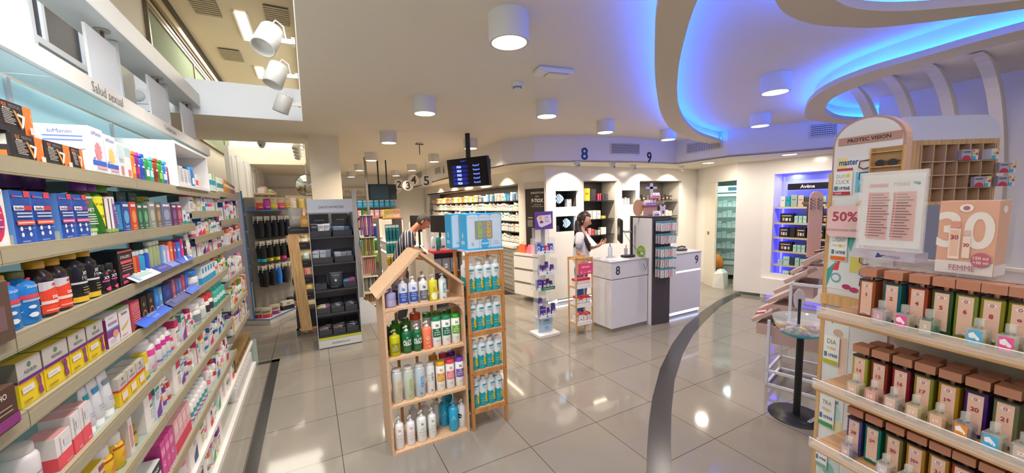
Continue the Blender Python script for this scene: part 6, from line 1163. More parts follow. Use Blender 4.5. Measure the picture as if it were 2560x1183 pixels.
for i, (u_, c) in enumerate(((.12, '#e8663a'), (.34, '#f0708a'))): p = cp0+cn*.12+cu*u_; place(('tote', i), 'toiletry_bag', tote(c), '%s on the white drawer cabinet' % ('orange see-through toiletry bag', 'pink toiletry bag')[i], 'bag', (p.x, p.y, .861), CA)
t = thing('drawer_cabinet', 'low grey steel drawer cabinet under the long lit shelves', 'cabinet', (3.39, 11.2, 0), -math.pi/2)
m = MB(); m.box(0, .0, .0, 5.0, .01, .945, M('#cfcabf', .35)); m.box(0, -.08, .90, 5.0, .0, .945, M('#e0dcd2', .3)); m.build('body', t)
for j in range(4):
    for i in range(5):
        m = MB(); x0 = 5.0-.72*(j+1); m.box(x0+.01, -.05, .08+.163*i, x0+.70, -.002, .235+.163*i, M('#aba79f', .3, .4), .003); o = m.build('drawer', t)
        m = MB(); m.box(x0+.12, -.066, .175+.163*i, x0+.6, -.05, .185+.163*i, M('#d8d6d0', .2, .9)); m.build('handle', o)
# ------------------------------------------------------------------ long lit shelves: packs in rows
RR = random.Random(11); A_X = 3.47
NAMES = (('shelf_row_a', 1.80), ('b', 1.60), ('c', 1.405), ('d', 1.20), ('e', .991))
for k, z in enumerate((1.80, 1.60, 1.405, 1.20)):
    t = thing('wall_shelf', 'dark lit shelf in the long recess, %s from the top' % ORD[k], 'shelf', (3.47, 6.17, z), 0, None)
    m = MB(); m.box(0, 0, -.022, .38, 6.1, 0, M('#2f2c2a', .3)); m.build('board', t)
COLS = {0: ['#d8e4e8', '#3a7ab0', '#2f8a80', '#e8e4e0', '#c8b8b0', '#8ac4d8'], 1: ['#f0ece4', '#e8e4dc', '#c8d4e4', '#e8d8c8'], 2: ['#f0ece4', '#e8ecea', '#d8e4e0', '#e4dcd0'], 3: ['#ece8e0', '#d0ccc0', '#f0ece8', '#c8d0dc'], 4: ['#f0ece4', '#e0e8dc', '#ecece8', '#d8d4c8']}
CNM = {'#3a7ab0': 'blue', '#2f8a80': 'teal', '#8ac4d8': 'pale blue', '#c8b8b0': 'beige'}
for k, z in enumerate((1.80, 1.60, 1.405, 1.20, .991)):
    y = 6.22; n = 0
    while y < 11.9:
        w = RR.choice((.05, .06, .075)); w *= 1+max(0, y-8)*.35; h = round(RR.uniform(.1, .165), 2); c = COLS[k][RR.randrange(len(COLS[k]))]
        if y > 8.3 and k == 0: c = ('#e0b020', '#e8a060', '#e8d0c8', '#f0e4d8')[n % 4]
        w = round(w, 2); a = ACC[RR.randrange(10)]
        bott = (k == 0 and n % 2 == 0 and y < 8)
        if bott: place(('wlb', c, h), 'bottle', lambda: [('bottle', MB().lathe([(.026, 0), (.026, h*.8), (.012, h*.86), (.012, h), (.0005, h)], M(c, .3), seg=10))], 'small %s bottle in the lit recess' % CNM.get(c, 'white'), 'bottle', (A_X+.05, y, z+.0005), 0, 'small %s bottles in the lit recess' % CNM.get(c, 'white'))
        else: place(('wlx', c, w, h, a), 'skincare_pack', lambda: [('box', MB().box(-w*.46, -.06, 0, w*.46, .06, h, M(c, .5)).front([R_(0, .6, 1, .75, a), R_(.2, .2, .8, .3, '#a8a8a8')], w*.9, .12, h))], '%s pack on the %s level of the long lit recess' % ({'#e0b020': 'yellow', '#e8a060': 'orange'}.get(c, 'pale'), ORD[k]), 'box', (A_X+.065, y, z+.0005), -math.pi/2, 'packs on the %s level of the lit recess' % ORD[k])
        y += w*1.08 if not bott else .056; n += 1
# ------------------------------------------------------------------ niches in the white wall
def hexsign(x, y, z, lab):
    t = thing('neon_hexagon', lab, 'light sign', (x, y, z)); r = .085
    m = MB(); P = [(r*math.cos(a), r*math.sin(a)) for a in [math.pi/6+math.pi/3*i for i in range(6)]]
    m.add([(a, 0, b) for a, b in P]+[(a, .01, b) for a, b in P], [tuple(range(5, -1, -1)), tuple(range(6, 12))]+[(i, (i+1) % 6, 6+(i+1) % 6, 6+i) for i in range(6)], M('#1a2438', .3)); m.build('plate', t)
    m = MB(); em = M('#a8dcff', .5, emit=5)
    for i in range(5):
        dx = -.06+.03*i; h = (.05, .07, .08, .07, .045)[i]
        m.tube([(dx-.01, -.006, h), (dx+.022, -.006, 0), (dx-.01, -.006, -h)], .0045, em, 6)
    m.build('light_tubes', t)
hexsign(3.76, 5.32, 1.80, 'blue white glowing hexagon sign in the upper small niche'); hexsign(3.90, 5.32, 1.38, 'blue white glowing hexagon sign in the lower small niche, beside the woman')
place('nb1', 'cream_box', mk_box(.09, .08, .13, '#c8c4c4', [R_(.1, .1, .4, .8, '#e8ecec'), R_(.6, .1, .8, .5, '#3a8a9a'), R_(.1, .85, .9, .95, '#7a6a7a')]), 'framed product tray beside the hexagon in the upper niche', 'box', (3.97, 5.36, 1.661), 0)
place('nb2', 'camera_prop', mk_box(.12, .09, .10, '#23303c', [E_(.5, .5, .3, .35, '#101418')]), 'dark prop in the lower small niche', 'box', (3.70, 5.38, 1.241), 0)
for z, nm in ((1.75, 'upper'), (1.42, 'middle'), (1.13, 'lower')):
    t = thing('niche_shelf', 'dark glass shelf, %s in the tall niche behind the woman' % nm, 'shelf', (4.21, 5.29, z)); m = MB(); m.box(0, 0, -.015, .76, .34, 0, M('#1f1f1f', .15)); m.build('board', t)
NI = [(4.25, 1.75, .05, .16, '#dfe8d8'), (4.36, 1.75, .13, .22, '#c8b82c'), (4.5, 1.75, .12, .2, '#2a2428'), (4.62, 1.75, .035, .12, '#c8405a'), (4.67, 1.75, .035, .13, '#8a2a3a'), (4.74, 1.75, .06, .11, '#2f2a2c'), (4.82, 1.75, .07, .12, '#3a3638'),
      (4.26, 1.42, .05, .13, '#e8a888'), (4.33, 1.42, .08, .15, '#e4b49c'), (4.43, 1.42, .08, .155, '#d8c8b8'), (4.53, 1.42, .09, .155, '#c8ccc4'), (4.63, 1.42, .08, .15, '#d0ccc0'), (4.74, 1.42, .10, .05, '#e0a83a'),
      (4.28, 1.13, .14, .08, '#d8a860'), (4.42, 1.13, .06, .13, '#c89090'), (4.49, 1.13, .05, .11, '#d85a5a'), (4.56, 1.13, .05, .09, '#8a8a70'), (4.63, 1.13, .05, .08, '#c8ccc0'), (4.74, 1.13, .12, .13, '#e0dcd0')]
for i, (x, z, w, h, c) in enumerate(NI): place(('ni', i), 'cosmetic_box', mk_box(w, .08, h, c, [R_(.2, .5, .8, .65, shade(c, .7 if i % 2 else 1.2))]), '%s cosmetic box, %s from left on the %s shelf behind the woman' % ('upright' if h > w else 'flat', ORD[[n for n in NI if n[1] == z].index((x, z, w, h, c))], {1.75: 'upper', 1.42: 'middle', 1.13: 'lower'}[z]), 'box', (x, 5.36, z+.0006), 0)
for i in range(4): place(('n3', i % 2), 'cosmetic_box', mk_box(.055, .05, (.14, .12)[i % 2], ('#d8d4d0', '#d0d8d8')[i % 2], lines(.2, .8, .2, .8, 4, '#b0a8a4')), 'small white box in the little square niche, %s from left' % ORD[i], 'box', (5.14+.075*i, 5.35, 1.661), 0, 'white boxes in the square niche')
for z, nm in ((1.72, 'upper'), (1.40, 'second'), (1.2, 'third')):
    t = thing('niche_shelf', 'shelf in the right hand tall niche, %s one' % nm, 'shelf', (5.56, 5.29, z)); m = MB(); m.box(0, 0, -.012, 1.14, .30, 0, M('#3a3836', .2)); m.build('board', t)
    for i in range(9): place(('n4', z, i % 3), 'perfume_box' if z > 1.5 else 'cosmetic_box', mk_box(.07, .07, (.09, .12, .1)[i % 3], (('#2f2b2a', '#3f3a36', '#57514a') if z > 1.5 else ('#e4dccc', '#dcd4c4', '#e8e4d8'))[i % 3], [R_(.2, .3, .8, .5, '#b8a888')]), '%s box on the %s shelf of the right tall niche' % ('dark' if z > 1.5 else 'cream', nm), 'box', (5.66+.11*i, 5.36, z+.0006), 0, '%s boxes on the %s shelf of the right niche' % ('dark' if z > 1.5 else 'cream', nm))
# ------------------------------------------------------------------ Avene display with blue light
AV0 = Vector((6.80, 3.66)); AVu = Vector((.15, -1.66)).normalized(); AVn = Vector((-AVu.y, AVu.x)); AR = math.atan2(AVu.y, AVu.x)
if AVn.x < 0: AVn = -AVn
t = thing('lit_alcove', 'blue lit alcove of skin care with dark brand header', 'display case', (AV0.x, AV0.y, 0), AR)
m = MB(); e_ = 1.21; m.box(.14, .30, .36, .14+e_, .32, 2.1, M('#c4c8dc', .4)); m.build('back', t)
m = MB(); m.box(.12, .04, .3, .14, .32, 2.12, WHITE); m.box(.14+e_, .04, .3, .16+e_, .32, 2.12, WHITE); m.box(.14, .04, 2.1, .14+e_, .32, 2.12, WHITE); m.build('sides', t)
m = MB(); m.box(.02, -.06, .07, .16+e_, .3, .36, GLOSSW, .003); m.build('lower_cabinet', t)
m = MB(); m.box(.1, .0, .02, .1+e_, .02, .05, M('#3a30ff', .5, emit=6)); m.build('foot_light', t)
m = MB(); m.box(.30, .10, 1.83, .14+e_, .12, 1.93, M('#1c1a20', .3)); m.decal([T_('Avène', .27, .5, .55, .3, '#e0e0e4', .03)], lambda x, y, o: (.8+x, .0995-o, 1.83+y), 1.0, .1); m.build('header', t)
for x in (.17, .1+e_): m = MB(); m.box(x, .27, .4, x+.02, .29, 2.05, M('#2a28ff', .5, emit=14)); m.build('led_strip', t)
AZS = (1.56, 1.30, 1.06, .83, .60)
for k, z in enumerate(AZS): m = MB(); m.box(.15, .05, z-.03, .13+e_, .28, z, M('#c9bd9c', .4)); m.build('shelf', t)
def AVP(s, d=.11): p = AV0+AVu*s+AVn*d; return p
RR2 = random.Random(3)
for k, z in enumerate(AZS+(.362,)):
    s = .22; n = 0
    while s < 1.2:
        if k == 0: w, h, c = ((.07, .17, '#d8dcc8'), (.06, .17, '#1f9ab0'), (.09, .19, '#9ab0a0'), (.08, .18, '#c8b8a8'), (.1, .15, '#3a4440'), (.1, .15, '#3f4a46'), (.06, .16, '#b0d4c0'), (.09, .08, '#c0dcd0'), (.2, .14, '#2a8a98'))[n % 9]
        elif k in (1, 3): w, h, c = ((.20, .15, '#1d1b1c'), (.05, .11, '#a8d4c4'), (.05, .11, '#a8d4c4'), (.05, .11, '#b0d8c8'), (.16, .17, '#1f1d1e'))[n % 5]
        elif k == 2: w, h, c = ((.14, .16, '#1d1b1c'), (.08, .16, '#232122'))[n % 2]
        else: w, h, c = ((.07, .08, '#a8d0c0'), (.09, .14, '#b4d8cc'), (.06, .12, '#2a3a4a'), (.06, .13, '#a8d0c0'), (.09, .12, '#9ac8b8'), (.05, .09, '#e0d8c8'))[n % 6]
        p = AVP(s+w/2)
        it = [R_(.15, .7, .85, .78, '#e0d8d0'), R_(.2, .2, .35, .55, '#d8a860'), R_(.42, .2, .6, .5, '#e8e4e0'), R_(.7, .2, .82, .5, '#d8d4d0')] if c.startswith('#1') and w > .12 else [R_(.2, .55, .8, .65, shade(c, .7))]
        nm = 'black gift box' if c[1] in '12' and c not in ('#1f9ab0', '#2a8a98', '#2a3a4a') else {'#1f9ab0': 'turquoise carton', '#2a8a98': 'wide teal carton', '#c8b8a8': 'beige carton', '#2a3a4a': 'navy carton', '#e0d8c8': 'cream carton', '#d8dcc8': 'pale olive carton'}.get(c, 'dark green carton' if c[1] == '3' else 'mint green carton')
        place(('av', w, h, c), 'skincare_box', mk_box(w*.95, .1, h, c, it), '%s on the %s level of the blue lit alcove' % (nm, ORD[k]), 'box', (p.x, p.y, z+.0006), AR, '%ss on the %s level of the alcove' % (nm, ORD[k]))
        s += w+.008; n += 1
for s_ in (.35, .9): p = AVP(s_, .2); area('alcove_light', (p.x, p.y, 2.08), .2, 3, '#5a60ff')
# ------------------------------------------------------------------ door, fridge and bag behind it
DA = math.atan2(4.05-5.22, 6.66-7.2); d0 = Vector((7.2, 5.22)); du = Vector((math.cos(DA), math.sin(DA)))
t = thing('sliding_door', 'cream sliding door leaf standing partly across the storeroom opening', 'door', (7.03, 4.85, 0), DA)
m = MB(); m.box(0, -.045, .0, .34, -.005, 2.03, M('#e2dccb', .4), .002); m.build('door_leaf', t); m = MB(); m.box(.1, -.05, 1.02, .16, -.044, 1.08, M('#8a7f6e', .3, .6)); m.build('flush_handle', t)
DA = -1.0
t = thing('fridge', 'tall glass door medicine fridge in the storeroom', 'fridge', (7.72, 4.93, 0), DA)
FR = M('#c9d8d2', .35)
m = MB(); m.box(-.36, 0, .1, -.33, .55, 1.98, FR); m.box(.33, 0, .1, .36, .55, 1.98, FR); m.box(-.36, .52, .1, .36, .55, 1.98, FR); m.box(-.36, 0, .1, .36, .55, .3, FR); m.box(-.36, 0, 1.84, .36, .55, 1.98, FR); m.build('cabinet', t)
m = MB(); m.box(-.36, -.03, .32, -.29, -.002, 1.82, FR); m.box(.29, -.03, .32, .36, -.002, 1.82, FR); m.box(-.29, -.03, .32, .29, -.002, .40, FR); m.box(-.29, -.03, 1.76, .29, -.002, 1.82, FR); m.box(-.29, -.02, .4, .29, -.012, 1.76, M('#a8ccc8', .05, alpha=.25)); o = m.build('door', t); m = MB(); m.box(-.35, -.05, .9, -.335, -.03, 1.3, STEEL); m.build('handle', o)
m = MB(); m.box(.05, -.004, 1.88, .2, 0, 1.95, M('#2a5a6a', .3, emit=.4)); m.build('display', t)
for k in range(6):
    z = .45+.22*k; m = MB(); m.box(-.32, .02, z-.01, .32, .5, z, M('#dfe8e6', .4)); m.build('shelf', t)
fc = Vector((7.72, 4.93)); fu = Vector((math.cos(DA), math.sin(DA))); fn = Vector((-math.sin(DA), math.cos(DA)))
for k in range(6):
    for i in range(7): p = fc+fu*(-.27+.09*i)+fn*.1; place(('fb', (i+k) % 3), 'medicine_box', mk_box(.08, .1, (.08, .11, .13)[(i+k) % 3], ('#e8e8e6', '#d8e4e6', '#e6e0dc')[(i*2+k) % 3], [R_(.1, .6, .9, .7, ('#7aa0c0', '#c08a8a', '#8ab09a')[(i+k) % 3])]), 'small medicine box inside the storeroom fridge', 'box', (p.x, p.y, .4506+.22*k), DA, 'medicine boxes inside the fridge')
def bag():
    m = MB(); m.add([(-.14, -.1, 0), (.14, -.1, 0), (.14, .1, 0), (-.14, .1, 0), (-.15, -.08, .3), (.13, -.09, .28), (.14, .08, .3), (-.13, .09, .27), (-.1, -.03, .36), (.08, -.03, .35), (.08, .03, .35), (-.1, .03, .36)], [(3, 2, 1, 0), (8, 9, 10, 11)]+[(a+i, a+(i+1) % 4, a+4+(i+1) % 4, a+4+i) for a in (0, 4) for i in range(4)], M('#dfe0d8', .5)); return [('bag', m)]
place('bag', 'plastic_bag', bag, 'crumpled white plastic bag on the floor before the fridge, left', 'bag', (6.98, 4.50, 0), .3); place('bag', 'plastic_bag', None, 'crumpled white plastic bag on the floor before the fridge, right', 'bag', (7.24, 4.22, 0), -.4)
place('orb', 'cleaning_bucket', lambda: [('bucket', MB().lathe([(.1, 0), (.12, .3), (.0005, .3)], M('#3a3a3c', .5))), ('orange_cloth', MB().lathe([(.11, .3), (.13, .42), (.06, .56), (.0005, .58)], M('#e8862c', .6)))], 'dark bucket with orange cloth just inside the storeroom', 'bucket', (7.42, 4.88, 0), 0)
place('cts', 'carton', mk_box(.36, .3, .3, '#9ac4bc', [T_('FRAGIL', .5, .6, .12, .6, '#5a8a84', .01)]), 'mint green carton under the fridge door', 'box', (7.66, 4.42, .0), DA)
area('storeroom', (7.5, 4.4, 2.3), .5, 12, '#e4fff4')  # added lamp without a fixture, brightens the room behind the door
# ------------------------------------------------------------------ column, overhead things
def f(nt, b):
    n = _noise(nt, 5, 4); r = _ramp(nt, n.outputs[0], '#eadcb8', '#efe3c6'); nt.links.new(r.outputs[0], b.inputs['Base Color'])
m = MB(); m.box(.05, 5.75, 0, .42, 6.12, H, nodemat('cream_paint', .7, f)); struct('wall_column', m)
# spot lamps on the edge of the ceiling opening
def spot(x, y, z, lab, tx, ty, s=1.0):
    t = thing('spot_lamp', lab, 'spot lamp', (x, y, z), 0, 'track spot lamps')
    m = MB(); m.box(-.02, -.03, -.02, 0, .03, .02, WHITE); m.bar((-.01, 0, 0), (-.15*s, 0, .0), .012, .03, WHITE); m.build('arm', t)
    m = MB(); m.T = Matrix.Translation((-.15*s, 0, 0)) @ Matrix.Rotation(tx, 4, 'X') @ Matrix.Rotation(ty, 4, 'Y'); m.lathe([(.0005, .08*s), (.066*s, .08*s), (.07*s, .07*s), (.07*s, -.09*s), (.062*s, -.09*s), (.06*s, -.05*s), (.0005, -.05*s)], M('#dcdcd8', .35), seg=28, cap=False); m.build('lamp_head', t)
    m = MB(); m.T = Matrix.Translation((-.15*s, -.0, 0)); m.cyl(0, 0, -.01, .01, .018, WHITE, 12); m.tube([(.02, .0, .08), (.05, 0, .12), (.09, 0, .09), (.1, 0, .01)], .005, M('#e8e8e6', .4), 6); m.build('cable_loop', t)
    return t
for i, (px, py, z) in enumerate(((725, 105, 2.83), (738, 192, 2.80), (745, 262, 2.79))):
    P = XP(px, py, .0); P = Z(px, py, z); spot(.0, P.y, z, ('nearest white spot lamp on the edge of ceiling opening', 'second white spot lamp on the edge of ceiling opening', 'third spot lamp, above the white beam end')[i], -.5+.3*i, .35, 1.0)
t = thing('ring_lamp', 'round white lamp at the top edge of the picture, over the left aisle', 'ceiling lamp', (-.42, 2.55, 3.3))
m = MB(); m.T = Matrix.Rotation(.5, 4, 'X') @ Matrix.Rotation(.2, 4, 'Y'); m.lathe([(.10, -.02), (.125, 0), (.125, .06), (.09, .10), (.0005, .12)], M('#e6e4de', .4), seg=32); m.build('housing', t)
m = MB(); m.T = Matrix.Rotation(.5, 4, 'X') @ Matrix.Rotation(.2, 4, 'Y'); m.lathe([(.0005, -.012), (.085, -.014), (.098, -.02)], M('#fff6e6', .3, emit=1.2), seg=32, cap=False); m.build('diffuser', t)
for i, y in enumerate((7.3, 7.75, 8.2, 8.65)): spot(.0, y, 2.80, 'far white spot lamp beside the column top, %s of four' % ORD[i], -.4, .3, .75)
for i, (a, b, c, d) in enumerate(((505, 548, 0, 30), (572, 604, 124, 152), (690, 712, 25, 55))):
    p = Z(a, c, 4.195); q_ = Z(b, d, 4.195)
    t = thing('ceiling_vent', 'slatted vent in the high ceiling, %s' % ('nearest one', 'middle one', 'one behind the first spot lamp')[i], 'vent', (p.x, (p.y+q_.y)/2, 4.18)); w = .26; m = MB(); m.box(-w/2, -.25, 0, w/2, .25, .012, M('#6f6656', .6)); m.build('backing', t)
    m = MB()
    for k in range(9): m.box(-w/2, -.25+.056*k, -.006, w/2, -.23+.056*k, .002, M('#b8ab92', .5))
    m.build('slats', t)
for i, (a, b) in enumerate((((600, 30), (628, 100)), ((648, 168), (660, 195)))):
    p, q_ = Z(a[0], a[1], 4.19), Z(b[0], b[1], 4.19); t = thing('light_slot', 'long warm light slot in the high ceiling, %s' % ('nearer piece', 'farther piece')[i], 'ceiling lamp', (p.x, p.y, 4.17)); m = MB(); m.box(-.06, 0, 0, .06, max(.3, q_.y-p.y), .02, M('#ffe6cf', .5, emit=1.3)); m.build('diffuser', t)
    m = MB(); m.box(-.08, -.02, .0, -.06, max(.3, q_.y-p.y)+.02, .03, WHITE); m.box(.06, -.02, .0, .08, max(.3, q_.y-p.y)+.02, .03, WHITE); m.build('trim_frame', t)
# bright skylight behind the beam
s = MB(); a = Z(645, 368, 2.72); s.box(-1.5, 9.62, 2.74, -.02, 9.66, 3.25, M('#fff4e6', .5, emit=1.4)); struct('window_3', s)
# emergency light, smoke detector, sprinkler rods, dome cameras
P = Z(1383, 175, H)
t = thing('emergency_light', 'flat white emergency light on the ceiling', 'emergency light', (P.x, P.y, H), -.15); m = MB(); m.box(-.14, -.07, -.035, .14, .07, 0, M('#e6e4e4', .4), .01); m.build('housing', t); m = MB(); m.box(-.06, -.05, -.045, .11, .05, -.034, M('#d8ccb4', .3), .008); m.build('lens', t)
P = Z(1293, 208, H)
t = thing('smoke_detector', 'round white smoke detector below the emergency light', 'smoke detector', (P.x, P.y, H)); m = MB(); m.lathe([(.0005, -.045), (.025, -.045), (.035, -.03), (.05, -.02), (.052, 0)], M('#dedcda', .4), seg=24); m.build('housing', t)
m = MB()
for z in (-.028, -.034, -.04): m.lathe([(.036, z), (.037, z+.002)], M('#6a6a6a', .5), seg=24)
m.build('slots', t)
P = Z(1048, 357, H); t = thing('sprinkler', 'sprinkler with a thin dark rod between the ceiling lights', 'sprinkler', (P.x, P.y, H)); m = MB(); m.lathe([(.04, -.02), (.05, 0)], M('#c8c4bc', .5), seg=16); m.box(-.06, -.01, -.03, .06, .01, -.015, M('#3a3a38', .5)); m.build('plate', t); m = MB(); m.cyl(0, 0, -.18, -.02, .006, BLACK, 8); m.build('rod', t)
def dome(x, y, z, lab, lens=True):
    t = thing('dome_camera', lab, 'security camera', (x, y, z)); m = MB(); m.lathe([(.035, -.06), (.05, -.045), (.055, 0)], M('#dcdad6', .35), seg=20); m.build('mount', t); m = MB(); m.T = Matrix.Translation((0, -.02, -.055)); m.lathe([(.001, -.045), (.025, -.038), (.038, -.02), (.04, 0), (.03, .02)], M('#d0cecb', .35), seg=18); m.build('ball', t); m = MB(); m.T = Matrix.Translation((-.01, -.055, -.065)); m.lathe([(.001, -.012), (.014, 0), (.001, .012)], M('#1a1a1c', .2), seg=12); m.build('lens', t)
P = Z(662, 365, H); dome(P.x, min(P.y, 6.45), H, 'white dome camera hanging at the far ceiling edge, left of the column')
for px, py, nm in ((1443, 404, 'white dome camera left most under the bulkhead, below number 8'), (1531, 408, 'white dome camera with dark lens under the bulkhead between 8 and 9'), (1583, 412, 'white dome camera left of the pillar top, under number 9'), (1704, 416, 'white dome camera under the soffit right of number 9')): P = Z(px, py, SOF-.001); dome(P.x, min(P.y, 5.05), SOF-.001, nm)
for px, py, w_, nm in ((1771, 408, .16, 'flat lit recessed light before the storeroom door'), (1974, 387, .2, 'flat lit recessed light above the blue alcove')):
    P = Z(px, py, SOF-.004); place('rl', 'recessed_light', lambda: [('trim_ring', MB().lathe([(.09, 0), (.105, 0), (.105, .004), (.09, .004)], WHITE, seg=28, cap=False)), ('diffuser', MB().lathe([(.0005, .001), (.09, .001)], M('#fff4e4', .5, emit=6), seg=28, cap=False))], nm, 'ceiling light', (P.x, P.y, SOF-.005), 0); area('recessed', (P.x, P.y, SOF-.01), .16, 9, WARM)
for x, y in ((3.8, 4.95), (4.7, 4.95), (5.55, 4.95), (6.3, 4.95)): area('wash', (x, y, SOF-.02), .06, 7, '#fff0d8', (math.radians(14), 0, 0), spread=2.0)
for y in (6.6, 7.6, 8.6, 9.6, 10.8): area('wash', (3.1, y, SOF-.02), .06, 6, '#ffe2b8', (0, math.radians(-22), 0), spread=1.9)
# light line above the recess products
area('shelf_light', (3.52, 9.0, 2.085), .04, 10, '#ffeccf', sy=5.6); area('shelf_light', (4.6, 5.33, 2.08), .6, 1.5, '#ffeccf', sy=.05); area('shelf_light', (6.1, 5.33, 2.08), .9, 2.0, '#ffeccf', sy=.05)
s = MB(); s.box(3.45, 5.24, .04, 5.0, 5.25, .06, M('#e8f0ff', .5, emit=6)); struct('trim_11', s)
# numbers 8, 9 and 6 on the bulkhead
def bulknum(s_, px, py, hpx, p, q, col, lab):
    a = PL(px, py, p, q); a2 = PL(px, py+hpx, p, q); h = a.z-a2.z; ang = math.atan2(q[1]-p[1], q[0]-p[0]); nv = Vector((math.sin(ang), -math.cos(ang), 0))
    t = thing('wall_number', lab, 'number sign', tuple(a+nv*.004), ang); m = MB(); m.decal([T_(s_, .5, .5, 1, 2, col, .02)], lambda x, y, o: (x, 0, y-h), h, h); g = m
    m2 = MB(); n = len(m.v); m2.v = list(m.v)+[(x, .004, z) for x, y, z in m.v]; m2.f = list(m.f)+[tuple(n+i for i in reversed(f_)) for f_ in m.f]; m2.m = m.m*2; m2.sm = m.sm*2; m2.mats = m.mats; m2.build('numeral', t)
bulknum('8', 1461, 369, 31, (3.62, 4.60), (4.6, 4.46), '#1f3f7a', 'navy blue number 8 on the white bulkhead'); bulknum('9', 1623, 380, 27, (4.6, 4.46), (5.62, 4.50), '#23283a', 'dark number 9 on the white bulkhead')
bulknum('6', 1109, 414, 20, (2.74, 9.0), (2.70, 6.6), '#33343a', 'dark number 6 on the bulkhead by the queue screen')
# hanging till numbers 1-5
for n_, px, py, z, sz in (('5', 1066, 452, 2.18, .2), ('4', 1034, 450, 2.2, .2), ('3', 1020, 464, 2.1, .2), ('2', 998, 461, 2.15, .2), ('1', 990, 472, 2.08, .2)):
    i = int(n_); y = (12.2, 11.6, 10.6, 9.9, 8.3)[i-1]; P = YP(px, py, y); r = .13+.008*(5-i)
    t = thing('till_number', 'round white hanging plate with number %s over the far tills' % n_, 'number sign', (P.x, y, P.z), -.2, 'hanging till numbers'); m = MB(); m.T = Matrix.Rotation(math.pi/2, 4, 'X'); m.cyl(0, 0, -.006, .006, r, M('#e2dfdb', .4), 28); m.build('plate', t)
    m = MB(); m.decal([T_(n_, .5, .5, 1, 2, '#33343a', .02)], lambda x, yy, o: (x, -.0065, (yy-.1)), .2*1.15, .2); m.build('numeral', t); m = MB(); m.tube([(0, 0, r), (0, 0, H-P.z)], .004, STEEL, 5); m.build('rod', t)
# queue screen
P = YP(1168, 430, 4.95)
t = thing('queue_screen', 'large hanging queue screen with blue ticket numbers', 'screen', (P.x, P.y, P.z), -1.1)
m = MB(); m.T = Matrix.Rotation(.10, 4, 'X'); m.box(-.37, -.0, -.205, .37, .05, .19, M('#1c1c20', .35), .006); m.build('casing', t)
it = [R_(0, 0, 1, 1, '#06081c'), T_('rosso', .42, .88, .07, .2, '#3a5ac8', .0)]
m = MB(); m.T = Matrix.Rotation(.10, 4, 'X'); BL_ = M('#0a1e9a', .3, emit=.5); m.box(-.355, -.003, -.19, .355, -.0005, .19, M('#05060f', .15)); dm = []
for i, (a_, b_) in enumerate((('F024', 'Puesto7'), ('F023', 'Puesto4'), ('F022', 'Puesto6'), ('F021', 'Puesto7'), ('F020', 'Puesto5'))):
    y = .70-.148*i; dm += [('r', .12, y-.055, .5, y+.06, M('#0a1a8c', .3, emit=.35)), ('t', a_, .3, y, .085, .26, M('#8fa8ff', .3, emit=1.6), .03), ('t', b_, .74, y+.01, .07, .3, M('#5f78e8', .3, emit=1.2), .02), ('t', '-', .52, y, .012, .05, M('#5f78e8', .3, emit=1.2), .02)]
dm += [('t', 'rosso +', .44, .9, .06, .25, M('#2f4ac0', .3, emit=1), .0)]
m.decal(dm, lambda x, y, o: (x, -.0035-o, -.19+y), .71, .38, .0003); m.build('display', t)
m = MB(); m.box(-.03, .02, .19, .03, .05, H-P.z, BLACK); m.box(.2, .05, -.05, .32, .12, .16, BLACK); m.build('mount', t)
P = YP(945, 477, 8.2)
for i, (px, a_) in enumerate(((948, -.15), (970, .25))):
    P = YP(px, 480, 8.2+.1*i); t = thing('hanging_screen', 'small dark hanging screen, %s of the far pair' % ('left', 'right')[i], 'screen', (P.x, P.y, P.z), a_); m = MB(); m.box(-.19 if i else -.23, 0, -.16, .19, .04, .16, M('#191d22', .2)); m.build('casing', t); m = MB(); m.box(-.17, -.002, -.14, .17, -.0005, .14, M('#20303a', .1)); m.build('display', t); m = MB(); m.tube([(0, .03, .16), (0, .03, H-P.z)], .015, BLACK, 6); m.build('mount', t)
# thermostat-like round device on the beam end face
P = YP(345, 240, 4.88); t = thing('round_speaker', 'small round white speaker on square plate on the beam face', 'speaker', (P.x, 4.884, P.z)); m = MB(); m.box(-.07, -.01, -.07, .07, 0, .07, M('#e4e8ea', .4), .003); m.build('plate', t); m = MB(); m.T = Matrix.Rotation(math.pi/2, 4, 'X'); m.lathe([(.055, .01), (.045, .03), (.0005, .02)], M('#c8ccce', .4), seg=20); m.build('ring', t)
# convex mirror beside the column
P = YP(768, 463, 9.0); t = thing('convex_mirror', 'round convex mirror peeking out behind the column', 'mirror', (P.x, 9.0, P.z)); m = MB(); m.T = Matrix.Rotation(math.pi/2, 4, 'X'); m.lathe([(.0005, .10), (.12, .085), (.2, .03), (.215, 0)], M('#d0d4d6', .03, 1), seg=32); m.build('mirror', t); m = MB(); m.T = Matrix.Rotation(math.pi/2, 4, 'X'); m.lathe([(.215, 0), (.225, .01), (.225, -.02)], GREY, seg=32); m.build('rim', t); m = MB(); m.tube([(0, .0, 0), (0, .3, .1), (0, .3, H-P.z)], .012, GREY, 6); m.build('bracket', t)
